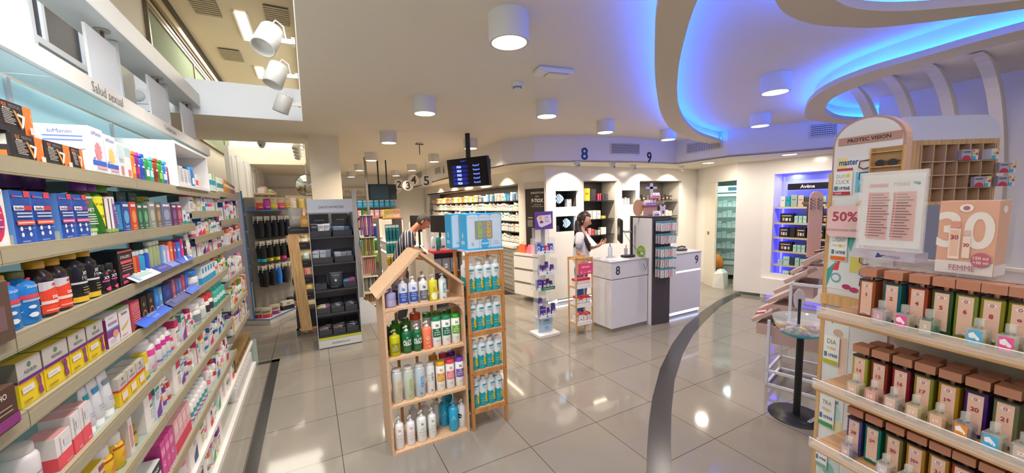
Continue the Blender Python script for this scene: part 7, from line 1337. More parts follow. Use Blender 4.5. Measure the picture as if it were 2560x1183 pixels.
# ------------------------------------------------------------------ second run of wall shelving beyond the end panel, and its shelf panels
t = thing('wall_shelving', 'tall white backs of the second shelf run beyond the sock display', 'shelving', (-1.02, 7.2, 0))
m = MB(); m.box(-.06, 0, 0, 0, 5.3, 2.75, M('#dfe0e0', .5)); m.build('back_panel', t)
for i in range(6): m = MB(); m.box(0, .15+.85*i, 2.0, .012, .55+.85*i, 2.62, M('#e6e8ea', .5)); m.box(0, .55+.85*i, 1.9, .02, .57+.85*i, 2.66, M('#b8bec2', .4)); m.build('raised_panel', t)
for k, z in enumerate((.5, .8, 1.1, 1.4, 1.7, 1.98)):
    t = thing('wall_shelf', 'shelf of the second left run, %s from the floor' % ORD[k], 'shelf', (-1.02, 7.9, z)); m = MB(); m.box(0, 0, -.02, .38, 4.5, 0, M('#b8b09a', .4)); m.build('board', t)
    r3 = random.Random(20+k)
    for i in range(26):
        g = r3.randrange(40); hh_ = (.16, .2)[g % 2]; c = ['#e8e4d8', '#d8d8c0', '#c8a878', '#9ab87a', '#e0b08a', '#d8889a', '#8ab0c0', '#f0ece4'][g % 8]
        place(('far', g % 8, g % 2), 'product_pack', lambda: [('pack', MB().box(-.06, -.05, 0, .06, .05, hh_, M(c, .5)).front([R_(.1, .3, .9, .7, ACC[g % 10]), R_(.2, .8, .8, .9, '#8a8a8a')], .12, .1, hh_))], 'pack on the %s shelf up of the second left run' % ORD[k], 'box', (-.72, 7.98+.17*i, z+.0005), math.pi/2, 'packs on the %s shelf of the second left run' % ORD[k])
# end panel and sock display
t = thing('end_panel', 'lavender grey end panel between the left shelves and the sock display', 'panel', (0, 0, 0))
a, b = (-1.34, 7.01), (-.89, 6.93)
m = MB(); m.prism([a, b, (b[0]+.01, b[1]+.03), (a[0]+.01, a[1]+.03)], 0, 2.03, M('#b9b5c6', .5)); m.build('board', t)
m = MB(); m.prism([(-.89, 6.925), (-.875, 6.92), (-.875, 6.96), (-.89, 6.965)], .05, 2.05, M('#2f82c8', .5)); m.build('blue_edge', t)
p0, p1 = Vector((-.86, 7.10)), Vector((-.33, 7.66)); SA = math.atan2(p1.y-p0.y, p1.x-p0.x); sl = (p1-p0).length
t = thing('sock_display', 'grey hook board display of running socks with a white and blue base', 'display stand', (p0.x, p0.y, 0), SA)
m = MB(); m.box(0, 0, .08, sl, .03, 1.95, M('#8f8a84', .6))
for z in [.3+.1*i for i in range(16)]: m.box(0, -.002, z, sl, .001, z+.004, M('#77726c', .6))
m.build('hook_board', t)
m = MB(); m.box(0, -.30, 1.74, sl*.85, 0, 1.755, M('#2f82c8', .5)); m.build('top_shelf', t)
m = MB(); m.box(sl-.01, -.02, .08, sl, .0, 1.1, M('#2f6aa8', .5)); m.build('side_edge', t)
fl2 = [(-.98, 6.93), (-.66, 6.75), (-.33, 7.33), (-.33, 7.70), (-.95, 7.14)]
m = MB(); m.prism(fl2, 0, .07, M('#c9c6c2', .5)); o = m.build('base', None); tag(o, 'low angled white platform with blue edge under the sock display', 'platform')
m = MB(); m.prism([(-.98, 6.925), (-.66, 6.742), (-.322, 7.325), (-.335, 7.335), (-.665, 6.76), (-.975, 6.937)], .071, .085, M('#2f7ac0', .5)); o = m.build('edge_strip', None); tag(o, 'blue edging strip on the angled platform', 'edging')
def LPs(s, n): return (p0.x+math.cos(SA)*s+math.sin(SA)*n, p0.y+math.sin(SA)*s-math.cos(SA)*n)
def sock(col, tip, L=.32):
    def f():
        m = MB(); m.box(-.045, -.004, -.11, .045, .004, 0, M('#c9c3b4', .6)); m.decal([R_(.3, .45, .7, .6, '#4a4a48')], lambda x, y, o: (x, -.0045-o, y-.11), .09, .11)
        s = MB(); s.tube([(0, 0, -.07), (.005, -.01, -.2), (.0, -.01, -L+.05)], [.04, .038, .036], M(col, .8), 10); s.tube([(0, -.01, -L+.05), (-.01, -.02, -L)], [.036, .03], M(tip, .8), 10)
        return [('card', m), ('sock', s)]
    return f
for row, (z, L) in enumerate(((1.66, .34), (1.27, .33), (.88, .34))):
    tips = (['#1a1a1c']*6, ['#2ab0c8', '#d8d020', '#d8d020', '#e83aa0', '#1a1a1c', '#1a1a1c'], ['#1a1a1c', '#1a1a1c', '#2a7ad8', '#1a1a1c', '#c8c0b0', '#c8c0b0'])[row]
    bodies = (['#1a1a1e']*4+['#22243a', '#2a2022'], ['#1c1c1e']*6, ['#1a1a1c', '#1a1a1c', '#2a7ad8', '#26262a', '#bdb3a4', '#bdb3a4'])[row]
    m = MB()
    for i in range(6): m.tube([(.07+.125*i, 0, z+.0), (.07+.125*i, -.2, z+.0)], .003, STEEL, 5)
    m.build('hook_row', t)
    for i in range(6):
        for d in range(2):
            P = LPs(.07+.125*i, .08+.08*d)
            place(('sock', bodies[i], tips[i], L), 'socks', sock(bodies[i], tips[i], L), '%s socks on a card, %s hook row, %s column%s' % ({'#1a1a1c': 'black', '#1a1a1e': 'black', '#1c1c1e': 'black', '#2a7ad8': 'bright blue', '#22243a': 'navy', '#2a2022': 'dark brown', '#26262a': 'charcoal', '#bdb3a4': 'beige'}[bodies[i]]+{'#d8d020': ' and yellow', '#e83aa0': ' and pink', '#2ab0c8': ' and turquoise'}.get(tips[i], ''), ('top', 'middle', 'lower')[row], ORD[i], (', behind', ', front')[d]), 'socks', (P[0], P[1], z), SA+.1*(d-.5), 'running socks on the hook board')
for i, (c, b_) in enumerate((('#c8402c', 'red'), ('#b02a92', 'magenta'), ('#d8c02c', 'yellow'), ('#e83a70', 'rose'), ('#c8a01c', 'gold'))):
    P = LPs(.06+.13*i, .20); place(('ers', i), 'energy_gel_bag', mk_pouch(.125, .2, c, [R_(0, .55, 1, 1, '#b8aa92') if i != 1 else R_(0, .85, 1, 1, '#b8aa92'), T_('226ERS', .5, .85, .1, .8, '#2a2624', .04), R_(.2, .2, .8, .24, '#f0e8d0')], .05), '%s energy drink bag with kraft top on the blue shelf' % b_, 'pouch', (P[0], P[1], 1.756), SA)
for i in range(3): P = LPs(.13+.13*i, .10); place('ersb', 'energy_gel_bag', mk_pouch(.13, .27, '#b8a98e', [T_('226ERS', .5, .82, .1, .8, '#2a2624', .05)], .05), 'tall kraft energy drink bag in the back row, %s' % ('left', 'middle', 'right')[i], 'pouch', (P[0], P[1], 1.756), SA)
for i, (x, y, c, nm) in enumerate(((-.83, 7.0, '#c82c3c', 'red and white'), (-.72, 6.95, '#d83050', 'crimson'), (-.62, 7.12, '#a02c8a', 'magenta'))): place(('sk', i), 'snack_bag', mk_pouch(.15, .16, '#c9bda4', [R_(0, 0, 1, .35, c), T_('226ERS', .5, .6, .18, .8, '#2a2624', .05)], .08), '%s snack bag on the angled platform' % nm, 'pouch', (x, y, .0715), -.3+.3*i)
place('shoeb', 'shoe_box', mk_box(.2, .1, .14, '#c9c3b4', [R_(0, .0, 1, .5, '#1f1f20'), T_('226', .5, .75, .2, .6, '#2a2a2a', .05)], [R_(0, 0, 1, .5, '#1f1f20')]), 'black and cream box standing on the angled platform', 'box', (-.46, 7.36, .0715), .6)
place('dkb', 'small_box', mk_box(.1, .1, .16, '#1c1c1e', [R_(.2, .1, .8, .3, '#b8b8b8')]), 'small black box at the right end of the platform', 'box', (-.40, 7.52, .0715), .7)
# cluttered hanging packs right of the socks
r4 = random.Random(9)
t = thing('hook_panel', 'narrow panel of hanging packs right of the sock display', 'display stand', (-.33, 7.75, 0), .9); m = MB(); m.box(0, 0, 0, 1.3, .03, 2.0, M('#d8c8a4', .6)); m.build('hook_board', t)
for k in range(7):
    for i in range(6):
        x = .08+.2*i; px_, py_ = -.33+math.cos(.9)*x+math.sin(.9)*.05, 7.75+math.sin(.9)*x-math.cos(.9)*.05; c = ['#e8e4dc', '#c8d8b0', '#e8b090', '#e0c868', '#d88090', '#a0c8c0'][(i*3+k*5) % 6]
        place(('hpk', c), 'hanging_pack', mk_blister(.13, .2, c, c, [R_(.1, .7, .9, .9, '#e8e8e4'), R_(.2, .1, .8, .25, '#b86a4a')]), 'small hanging pack on the narrow panel, %s row from the top' % ORD[k], 'hanging pack', (px_, py_, 1.95-.25*k), .9, 'packs on the narrow panel, %s row' % ORD[k])
# ------------------------------------------------------------------ oak tilted rack with black drawers
t = thing('plank_rack', 'oak rack with a broad plank front and black trays', 'shelf rack', (-.30, 5.80, 0))
m = MB(); m.add([(.075, .02, .08), (.215, .02, .08), (.135, .05, 1.40), (.005, .05, 1.40), (.075, .05, .08), (.215, .05, .08), (.135, .08, 1.40), (.005, .08, 1.40)], [(0, 1, 2, 3), (7, 6, 5, 4), (0, 4, 5, 1), (1, 5, 6, 2), (2, 6, 7, 3), (3, 7, 4, 0)], WOOD_O); m.build('front_plank', t)
for z in (.10, .50, .72, .95, 1.20, 1.42):
    m = MB(); m.box(.02, .09, z-.02, .33, .45, z, WOOD_O); m.build('shelf', t)
for z in (.50, .72, .95, 1.20, 1.42):
    x0 = .02; m = MB(); m.box(x0, .085, z-.02+.022, x0+.31, .40, z+.085, M('#29292b', .5)); m.box(x0+.04, .082, z+.05, x0+.2, .085, z+.056, M('#8a8a8c', .4)); o = m.build('tray', t)
m = MB(); m.box(.03, .1, .10, .32, .43, .35, M('#232325', .5)); m.build('tray', t)
for x in (.02, .3): m = MB(); m.box(x, .42, 0, x+.03, .45, 1.42, WOOD_O); m.build('leg', t); m = MB(); m.box(x, .09, 0, x+.03, .12, .1, M('#4a4a48', .5)); m.build('foot', t)
place('graybag', 'powder_pouch', mk_pouch(.17, .26, '#b9b4ab', [R_(.2, .4, .8, .6, '#cfcac0')], .06), 'pale grey crumpled pouch standing on the oak rack', 'pouch', (-.17, 6.02, 1.506), .1)
for i, (x, c) in enumerate(((-.03, '#e09a3c'), (.0, '#d8d4c0'))): place(('obx', i), 'food_box', mk_box(.1, .08, (.15, .17)[i], c, [E_(.5, .5, .35, .25, '#f0c878' if i == 0 else '#8a9ac0')]), '%s box on top of the oak rack' % ('orange', 'pale')[i], 'box', (x-.04+.11*i, 5.94+.0*i, 1.506), 0)
for k, z in enumerate((.785, 1.015, .585)):
    for i in range(3): place(('rkp', i), 'food_pack', mk_pouch(.09, .09, ('#8a8c94', '#c8c0b0', '#4a4c54')[i], [R_(.2, .3, .8, .6, '#d8d4cc')], .04), 'small pack in a black tray of the oak rack', 'pouch', (-.4+.12*i, 5.98, z+.02), 0, 'packs in the trays of the oak rack') if 0 else None
# ------------------------------------------------------------------ pencil and brush tower
t = thing('grey_tower', 'tall grey metal tower with hanging pens and brushes, right of the cardboard display', 'display stand', (.62, 6.30, 0))
m = MB(); m.box(-.03, -.03, .02, .03, .03, 2.02, M('#8a8d92', .4)); m.build('post', t)
m = MB(); m.add([(-.03, -.05, .35), (.03, -.05, .35), (.36, -.35, 0), (-.1, -.35, 0), (-.03, .05, .35), (.03, .05, .35), (.36, .15, 0), (-.1, .15, 0)], [(0, 3, 2, 1), (4, 5, 6, 7), (0, 1, 5, 4), (1, 2, 6, 5), (2, 3, 7, 6), (3, 0, 4, 7)], M('#77797e', .4)); m.build('foot', t)
for k, (z, L, cs) in enumerate(((1.62, .3, ('#6a4a8a', '#8a6aa0', '#a04a5a', '#c8b0c8')), (1.28, .27, ('#8a8a3a', '#6a6a4a', '#a8a04a', '#8a5a6a')), (.98, .27, ('#a08aa0', '#c8604a', '#8a8a90', '#d87a5a')), (.66, .22, ('#6a6a68', '#8a8a80', '#4a4a4c', '#a8a4a0')), (.40, .14, ('#8a5a2c', '#96642f', '#7a4a20', '#8a5a2c')), (.20, .12, ('#2a8a98', '#c86a9a', '#2a7ab0', '#c8c0a8')))):
    m = MB(); m.box(.04, -.12, z+.0, .26, -.02, z+.008, M('#b0a890', .4)); m.build('tray', t)
    for i in range(7):
        for d in range(2):
            place(('pen', k, i % 4), 'pencil', lambda: [('pencil', MB().tube([(0, 0, 0), (0, 0, -L)], [.011, .008], M(cs[i % 4], .4), 6))], 'pencil or brush hanging in the grey tower, %s tier' % ORD[k], 'pencil', (.62+.06+.028*i, 6.30-.04-.05*d, z), 0, 'pencils and brushes in the grey tower, %s tier' % ORD[k])
# ------------------------------------------------------------------ far wall shelves with orange and blue boxes
for (x0, x1, cols, z0, nm) in ((-.95, .85, ('#e89a4a', '#e8a85a', '#e0904a'), 1.72, 'left'), (.95, 2.45, ('#3aa0d8', '#e0a8b8', '#e89a3a', '#d8e0dc'), 1.75, 'right')):
    t = thing('far_shelving', 'far %s shelving on the end wall' % nm, 'shelving', (x0, 12.3, 0)); m = MB(); m.box(0, .26, 0, x1-x0, .29, 2.1, M('#e4dccb', .5)); m.build('back_panel', t)
    for k in range(5): m = MB(); m.box(0, 0, z0-.3*k-.02, x1-x0, .26, z0-.3*k, M('#5a544a', .5)); m.build('shelf', t)
    for k in range(5):
        c = cols[k % len(cols)] if nm == 'right' else (cols[k % 3] if k < 2 else '#3a90c8' if k == 2 else '#e8e0c8')
        for i in range(int((x1-x0)/.16)):
            place(('fwx', c), 'food_box', lambda: [('box', MB().box(-.07, -.06, 0, .07, .06, .22, M(c, .5)).front([E_(.5, .45, .3, .2, shade(c, 1.3)), R_(.1, .8, .9, .92, '#f0ece4')], .14, .12, .22))], '%s box on the far %s shelving' % ({'#3aa0d8': 'blue', '#3a90c8': 'blue', '#e0a8b8': 'pink', '#e89a3a': 'orange', '#d8e0dc': 'white', '#e8e0c8': 'cream'}.get(c, 'orange'), nm), 'box', (x0+.09+.16*i, 12.38, z0-.3*k+.0005), 0, '%s boxes on the far %s shelving' % ({'#3aa0d8': 'blue', '#3a90c8': 'blue', '#e0a8b8': 'pink', '#e89a3a': 'orange', '#d8e0dc': 'white', '#e8e0c8': 'cream'}.get(c, 'orange'), nm))
t = thing('header_board', 'cream header board with faint lettering over the far shelving', 'sign', (-.95, 12.3, 2.1)); m = MB(); m.box(0, .2, 0, 3.4, .24, .25, M('#dcd4c8', .5)); m.decal([T_('Mundo Infantil', .72, .5, .5, .3, '#9a9086', 0)], lambda x, y, o: (1.7+x, .1995-o, y), 3.4, .25); m.build('board', t)
place('scr', 'framed_screen', mk_box(.3, .03, .28, '#dcd4c4', [R_(.06, .06, .94, .94, '#22346a'), R_(.5, .2, .8, .3, '#7a8ac0')]), 'small framed dark blue screen on the far left wall', 'screen', (-.7, 12.0, 1.99), 0) if 0 else None
# ------------------------------------------------------------------ far tills
for i, (x, y, w, d) in enumerate(((1.75, 7.35, .55, .6), (1.45, 8.75, .6, .7), (1.6, 10.4, .6, .8))):
    t = thing('till_counter', 'white far till counter with light lines, %s' % ('nearest to the man', 'second behind the man', 'farthest')[i], 'counter', (x, y, 0)); m = MB(); m.box(0, 0, 0, w, d, .95, M('#cfc8bc', .3), .003); m.build('body', t)
    m = MB(); m.box(-.006, .02, .02, 0, d-.02, .06, M('#dfe8ff', .5, emit=5)); m.build('foot_light', t); m = MB(); m.box(-.006, .02, .72, 0, d-.02, .745, M('#dfe8ff', .5, emit=4)); m.build('light_line', t); m = MB(); m.box(-.01, -.01, .95, w+.01, d+.01, .965, M('#d8d4d0', .1)); m.build('top', t)
    m = MB(); m.box(0.05, d-.02, .965, w-.05, d, 1.42, M('#cfc9bf', .3)); m.build('screen_panel', t)
for i, (x, y, px) in enumerate(((1.13, 8.2, 0), (1.38, 7.2, 0))):
    t = thing('pillar_stand', 'dark slim pillar with hanging packs, %s of the far pair' % ('left', 'right')[i], 'display stand', (x, y, 0)); m = MB(); m.box(0, 0, 0, .12, .3, 1.52, M('#6a6258', .4)); m.build('core', t); m = MB(); m.box(-.2, .0, 1.52, .14, .32, 1.535, M('#a86a3a', .5)); m.build('top_board', t)
    for k, (z, c, L) in enumerate(((1.42, '#1f8a98', .3), (1.12, '#1f9a98', .24), (.86, '#c8a81c', .2)) if i else ((1.42, '#1f3f9a', .3), (1.12, '#2a7a4a', .26), (.86, '#7a9a3a', .26))):
        m = MB(); m.tube([(.0, -.0, z), (.0, -.12, z)], .003, STEEL, 5); m.build('hook', t)
        for j in range(4): place(('ppk', c, L), 'hanging_pack', mk_blister(.07, L, c, shade(c, .8), [R_(.1, .8, .9, .95, '#e8e8e8')]), '%s hanging pack on the %s far pillar' % ({'#1f8a98': 'teal', '#1f9a98': 'teal', '#c8a81c': 'yellow', '#1f3f9a': 'blue', '#2a7a4a': 'green', '#7a9a3a': 'olive'}[c], ('left', 'right')[i]), 'hanging pack', (x-.16+.06*j, y-.06, z-.005), 0, '%s packs on the %s far pillar' % (c.strip('#') and {'#1f8a98': 'teal', '#1f9a98': 'teal', '#c8a81c': 'yellow', '#1f3f9a': 'blue', '#2a7a4a': 'green', '#7a9a3a': 'olive'}[c], ('left', 'right')[i]))
for i, (x, y, c, nm) in enumerate(((1.02, 8.3, '#3a9a3a', 'green and cream leaflet box on the left far pillar'), (1.28, 7.3, '#d8c83a', 'yellow folder box on the right far pillar'), (1.42, 7.32, '#d8a080', 'peach folder beside the yellow folder'))): place(('lf', i), 'leaflet_box', mk_box(.16, .12, .16, c, [R_(.1, .1, .9, .5, '#e8e0c8'), E_(.4, .6, .15, .2, '#d8b090')]), nm, 'box', (x, y, 1.536), .1)
t = thing('floor_post', 'slim steel post in front of the far twin screens', 'post', (1.02, 7.9, 0)); m = MB(); m.cyl(0, 0, 0, H, .025, M('#8f8a80', .3, .6), 14); m.build('post', t)
# red edged shelf unit beside the man
t = thing('bottle_shelf', 'shelf unit with a red edged top full of lotion bottles, beside the man', 'shelf unit', (1.42, 4.95, 0), -.05); w = .42
m = MB(); m.box(0, 0, 1.10, w, .3, 1.13, M('#d02a34', .4)); m.build('top_board', t)
for x in (0, w-.015): m = MB(); m.box(x, .01, 0, x+.015, .3, 1.10, M('#c8b8a0', .5)); m.build('side_panel', t)
m = MB(); m.box(.015, .28, 0, w-.015, .3, 1.1, M('#77757a', .5)); m.build('back_panel', t)
for z in (.83, .55, .28): m = MB(); m.box(.015, .01, z, w-.015, .28, z+.015, M('#8a7a70', .5)); m.build('shelf', t)
for i, (c, cp_) in enumerate((('#e4e4e6', '#e8e8e8'), ('#2a8a80', '#e0e4e4'), ('#dcdce0', '#e8e8e8'), ('#e8e4e4', '#e0e0e0'), ('#e0dcdc', '#e8e8e8'))): place(('rsb', i), 'lotion_bottle', mk_pump(.028, .24, c, cp_, [R_(.1, .1, .9, .35, ('#8a9aa0', '#1f6a64', '#6a4a6a', '#b04a54', '#8a9aa0')[i])]), '%s pump bottle on the red edged shelf, %s from left' % ('teal' if i == 1 else 'white', ORD[i]), 'bottle', (1.455+.066*i, 5.03-.003*i, 1.131), -.05)
place('redp', 'product_box', mk_box(.1, .07, .22, '#e2dcdc', [R_(0, .6, 1, .85, '#c82a38'), R_(0, .05, 1, .35, '#c82a38'), R_(.15, .4, .4, .55, '#c8c8c8'), R_(.6, .4, .85, .55, '#c8c8c8')]), 'red and white box at the right end of the red edged shelf', 'box', (1.80, 5.02, 1.131), -.05)
for i in range(3): place('gbox', 'grey_box', mk_box(.11, .12, .17, '#84848a', [R_(.3, .4, .7, .55, '#e0e0e0'), R_(.3, .2, .7, .35, '#e0e0e0')]) if i != 1 else mk_box(.1, .1, .2, '#d8d4d0', lines(.1, .9, .1, .9, 8, '#5a5a5a')), 'grey box below the red edged shelf, %s' % ORD[i], 'box', (1.50+.12*i, 5.08, .8455), 0, 'grey boxes below the red edged shelf')
def flower():
    m = MB(); c = M('#c46a9a', .6)
    for i in range(14):
        a = 6.2832*i/14; m.add([(0, -.004, .0), (.05*math.cos(a-.2), -.01, .05*math.sin(a-.2)), (.075*math.cos(a), -.004, .075*math.sin(a)), (.05*math.cos(a+.2), -.01, .05*math.sin(a+.2))], [(0, 1, 2, 3)], c)
    m.T = Matrix.Rotation(math.pi/2, 4, 'X'); m.cyl(0, 0, 0, .014, .02, M('#7a3a50', .7), 12); s = MB(); s.tube([(0, .0, -.0), (0, .02, -.15), (0, .02, -.30)], .004, M('#3a5a3a', .6), 6); return [('petals', m), ('stem', s)]
place('flw', 'flower', flower, 'big mauve gerbera flower above the lotion bottles', 'flower', (1.93, 5.6, 1.43), -.3)
place('vase', 'vase', lambda: [('vase', MB().lathe([(.04, 0), (.055, .08), (.03, .17), (.035, .2)], M('#2f3a34', .4), seg=16))], 'dark vase holding the mauve flower', 'vase', (1.93, 5.62, .966), 0)
t = thing('till_counter', 'white till counter right behind the lotion bottle shelf', 'counter', (1.75, 5.5, 0)); m = MB(); m.box(0, 0, 0, .5, 1.2, .95, M('#cfc8bc', .3), .003); m.build('body', t); m = MB(); m.box(-.01, -.01, .95, .51, 1.21, .965, M('#d8d4d0', .1)); m.build('top', t); m = MB(); m.box(-.0, 1.18, .965, .5, 1.2, 1.5, M('#cfc9c2', .3)); m.build('screen_panel', t)
for i, (x, y) in enumerate(((1.72, 6.9), (1.95, 6.38))):
    t = thing('monitor', 'dark monitor seen edge on over the far tills, %s' % ('left', 'right')[i], 'monitor', (x, y, 1.42), .4); m = MB(); m.box(-.02, -.2, -.14, .02, .2, .16, M('#26262a', .3), .01); m.build('screen', t); m = MB(); m.tube([(.03, 0, 0), (.03, 0, -.45)], .02, BLACK, 8); m.build('stand', t)
# ------------------------------------------------------------------ people: one continuous skinned body each, clothes and hair as children
def skinned(name, pts, edges, mat, parent, sub=2, root=0):
    me = bpy.data.meshes.new(name); me.from_pydata([p[0] for p in pts], edges, [])
    o = bpy.data.objects.new(name, me); COL.objects.link(o); o.parent = parent
    bpy.context.view_layer.objects.active = o; o.select_set(True)
    md = o.modifiers.new('skin', 'SKIN'); md.use_smooth_shade = True
    if len(me.skin_vertices) == 0: bpy.ops.mesh.customdata_skin_add()
    for i, p in enumerate(pts):
        r = p[1] if isinstance(p[1], tuple) else (p[1], p[1]); v = me.skin_vertices[0].data[i]; v.radius = r; v.use_root = (i == root)
    s = o.modifiers.new('sub', 'SUBSURF'); s.levels = sub; s.render_levels = sub
    dg = bpy.context.evaluated_depsgraph_get(); ev = o.evaluated_get(dg); nm = bpy.data.meshes.new_from_object(ev)
    o.modifiers.clear(); o.data = nm; nm.materials.clear(); nm.materials.append(mat)
    for p in nm.polygons: p.use_smooth = True; p.material_index = 0
    nm.name = name; o.select_set(False); return o
SKIN = M('#d09b7e', .5); SKIN2 = M('#b87a58', .5)
def headpt(a, e, k=1.0):
    "point of a head surface: a azimuth from the face, e elevation; local axes x forward, y left, z up"
    f, l, u = math.cos(e)*math.cos(a), math.cos(e)*math.sin(a), math.sin(e)
    x, y, z = .094*f, .074*l, .115*u
    if u < 0: y *= 1+.32*u; x *= (1+.10*u) if f > 0 else (1+.45*u)
    if f > 0:
        g = lambda ly, lz, sy, sz: math.exp(-((abs(y)-ly)/sy)**2-((z-lz)/sz)**2)
        x += .024*g(0, -.020, .011, .016)+.012*g(0, -.002, .009, .02)+.004*g(.03, .036, .03, .01)-.010*g(.031, .014, .016, .013)+.006*g(0, -.058, .024, .009)-.003*g(0, -.042, .02, .006)+.008*g(0, -.09, .022, .018)+.003*g(.04, -.015, .02, .02)
    return (x*k, y*k, z*k)
def headmesh(c, fwd, up, mat, mb, k=1.0, keep=None, N=48):
    f = Vector(fwd).normalized(); l = Vector(up).cross(f).normalized(); u = f.cross(l); T = Matrix(((f.x, l.x, u.x, c[0]), (f.y, l.y, u.y, c[1]), (f.z, l.z, u.z, c[2]), (0, 0, 0, 1)))
    vs = []; fs = []; R2 = N//2
    for i in range(R2+1):
        e = -math.pi/2+math.pi*(i+.0)/R2
        for j in range(N): vs.append(headpt(2*math.pi*j/N, max(-1.5705, min(1.5705, e)), k))
    for i in range(R2):
        for j in range(N):
            q = (i*N+j, i*N+(j+1) % N, (i+1)*N+(j+1) % N, (i+1)*N+j)
            if keep is None or keep(*[sum(vs[t][d] for t in q)/4/k for d in range(3)]): fs.append(q)
    mb.T = T; mb.add(vs, fs, mat, True); mb.T = Matrix.Identity(4); return T
def merged(o, mb, vox):
    "join extra geometry to a skinned mesh and fuse everything into one continuous surface"
    b = bmesh.new(); b.from_mesh(o.data); ex = mb.mesh('x'); b.from_mesh(ex); bmesh.ops.remove_doubles(b, verts=b.verts, dist=1e-5); b.to_mesh(o.data); b.free(); bpy.data.meshes.remove(ex)
    if not vox:
        for p in o.data.polygons: p.use_smooth = True; p.material_index = 0
        return
    md = o.modifiers.new('fuse', 'REMESH'); md.mode = 'VOXEL'; md.voxel_size = vox; md.use_smooth_shade = True
    sm_ = o.modifiers.new('smooth', 'SMOOTH'); sm_.iterations = 2; sm_.factor = .5
    dg = bpy.context.evaluated_depsgraph_get(); nm = bpy.data.meshes.new_from_object(o.evaluated_get(dg)); mats = list(o.data.materials); o.modifiers.clear(); o.data = nm
    nm.materials.clear(); nm.materials.append(mats[0])
    for p in nm.polygons: p.use_smooth = True; p.material_index = 0
def face(parent, T, hair, skinm):
    for s in (-1, 1):
        x, y, z = headpt(s*.42, .12)
        m = MB(); m.T = T @ Matrix.Translation((x-.004, s*.031, .013)); m.lathe([(.001, -.006), (.010, -.003), (.012, 0), (.010, .003), (.001, .006)], M('#e2dad2', .3), seg=14); m.T = T @ Matrix.Translation((x+.0055, s*.031, .012)); m.lathe([(.001, -.0045), (.0045, 0), (.001, .0045)], M('#24160f', .3), seg=10); m.build('eye', parent)
        m = MB(); m.T = T; m.tube([(.078, s*.048, .030), (.090, s*.034, .037), (.094, s*.016, .033)], .0028, M(hair, .7), 6); m.build('eyebrow', parent)
    m = MB(); m.T = T @ Matrix.Translation((headpt(0, -.53)[0]-.002, 0, -.058)); m.lathe([(.001, -.005), (.02, -.002), (.022, 0), (.02, .002), (.001, .005)], M('#a5504a', .5), seg=14, sx=.35); m.build('mouth', parent)
def hand(wr, dirv, palmn, side):
    "returns (points, edges) for palm and five fingers hanging off point 0 (the wrist)"
    d = Vector(dirv).normalized(); n = Vector(palmn).normalized(); a = d.cross(n).normalized()*side; w = Vector(wr); P = [(tuple(w+d*.035), (.026, .016)), (tuple(w+d*.07), (.03, .014))]; E = [('w', 0), (0, 1)]
    for k, (off, L) in enumerate(((-.028, .062), (-.010, .072), (.009, .068), (.027, .052))):
        b = w+d*.085+a*off; i = len(P)
        P += [(tuple(b), .009), (tuple(b+d*L*.5+n*.006), .008), (tuple(b+d*L*.85+n*.022), .007)]; E += [(1, i), (i, i+1), (i+1, i+2)]
    i = len(P); b = w+d*.03-a*.026; P += [(tuple(b), .011), (tuple(b-a*.02+d*.03+n*.01), .009), (tuple(b-a*.022+d*.055+n*.02), .008)]; E += [(0, i), (i, i+1), (i+1, i+2)]
    return P, E
def figure(name, label, loc, rz, J, skinm, hairc):
    """J: joints in metres, x forward, y left, z up. Builds the body as one skinned mesh."""
    t = thing(name, label, 'person', loc, rz)
    pts = [(J['pelvis'], (.11, .085)), (J['waist'], (.09, .075)), (J['chest'], (.11, .08)), (J['neckb'], (.06, .055)), (J['neck'], (.052, .052)), (J['skull'], (.05, .055))]
    ed = [(0, 1), (1, 2), (2, 3), (3, 4), (4, 5)]
    for s in ('l', 'r'):
        i = len(pts); pts += [(J['sh'+s], .042), (J['el'+s], .037), (J['wr'+s], .024)]; ed += [(2, i), (i, i+1), (i+1, i+2)]
        d = Vector(J['wr'+s])-Vector(J['el'+s]); d = Vector(J.get('hd'+s, d)); P, E = hand(J['wr'+s], d, J['pn'+s], 1 if s == 'l' else -1); b = len(pts); pts += P
        ed += [((i+2) if a == 'w' else b+a, b+c) for a, c in E]
    for s in ('l', 'r'):
        i = len(pts); pts += [(J['hip'+s], (.085, .085)), (J['kn'+s], .056), (J['an'+s], .038), (J['toe'+s], (.04, .03))]; ed += [(0, i), (i, i+1), (i+1, i+2), (i+2, i+3)]
    b = skinned('body', pts, ed, skinm, t, 2)
    hm = MB(); T = headmesh(J['headc'], J['look'], J['lookup'], skinm, hm)
    for s in (-1, 1): hm.T = T @ Matrix.Translation((-.006, s*.073, -.002)); hm.lathe([(.003, -.03), (.013, -.018), (.018, .004), (.013, .024), (.003, .03)], skinm, seg=12, sy=.5)
    hm.T = Matrix.Identity(4); merged(b, hm, 0); face(t, T, hairc, skinm)
    return t, T
# pharmacist
wx, wy = 3.43, 4.33; fa = math.atan2(-.469*.96-.876*.30, .883*.96-.466*.30)
J = dict(pelvis=(0, 0, .86), waist=(.0, 0, 1.0), chest=(.0, 0, 1.2), neckb=(.0, 0, 1.33), neck=(.012, 0, 1.385), skull=(.035, 0, 1.475), crown=(.02, 0, 1.53),
 shl=(.0, .16, 1.26), ell=(.06, .19, 1.03), wrl=(.25, .10, 1.10), shr=(.0, -.16, 1.26), elr=(-.02, -.19, 1.02), wrr=(.13, -.17, .93),
 pnl=(-.3, -.6, .5), pnr=(0, .4, -.6), hdl=(.7, -.25, .5), hdr=(.8, .1, -.25), hipl=(0, .085, .83), knl=(.01, .09, .46), anl=(-.02, .09, .09), toel=(.10, .1, .035), hipr=(0, -.085, .83), knr=(.01, -.09, .46), anr=(-.02, -.09, .09), toer=(.10, -.1, .035))
J.update(headc=(.045, 0, 1.475), look=(1, 0, -.38), lookup=(.38, 0, 1))
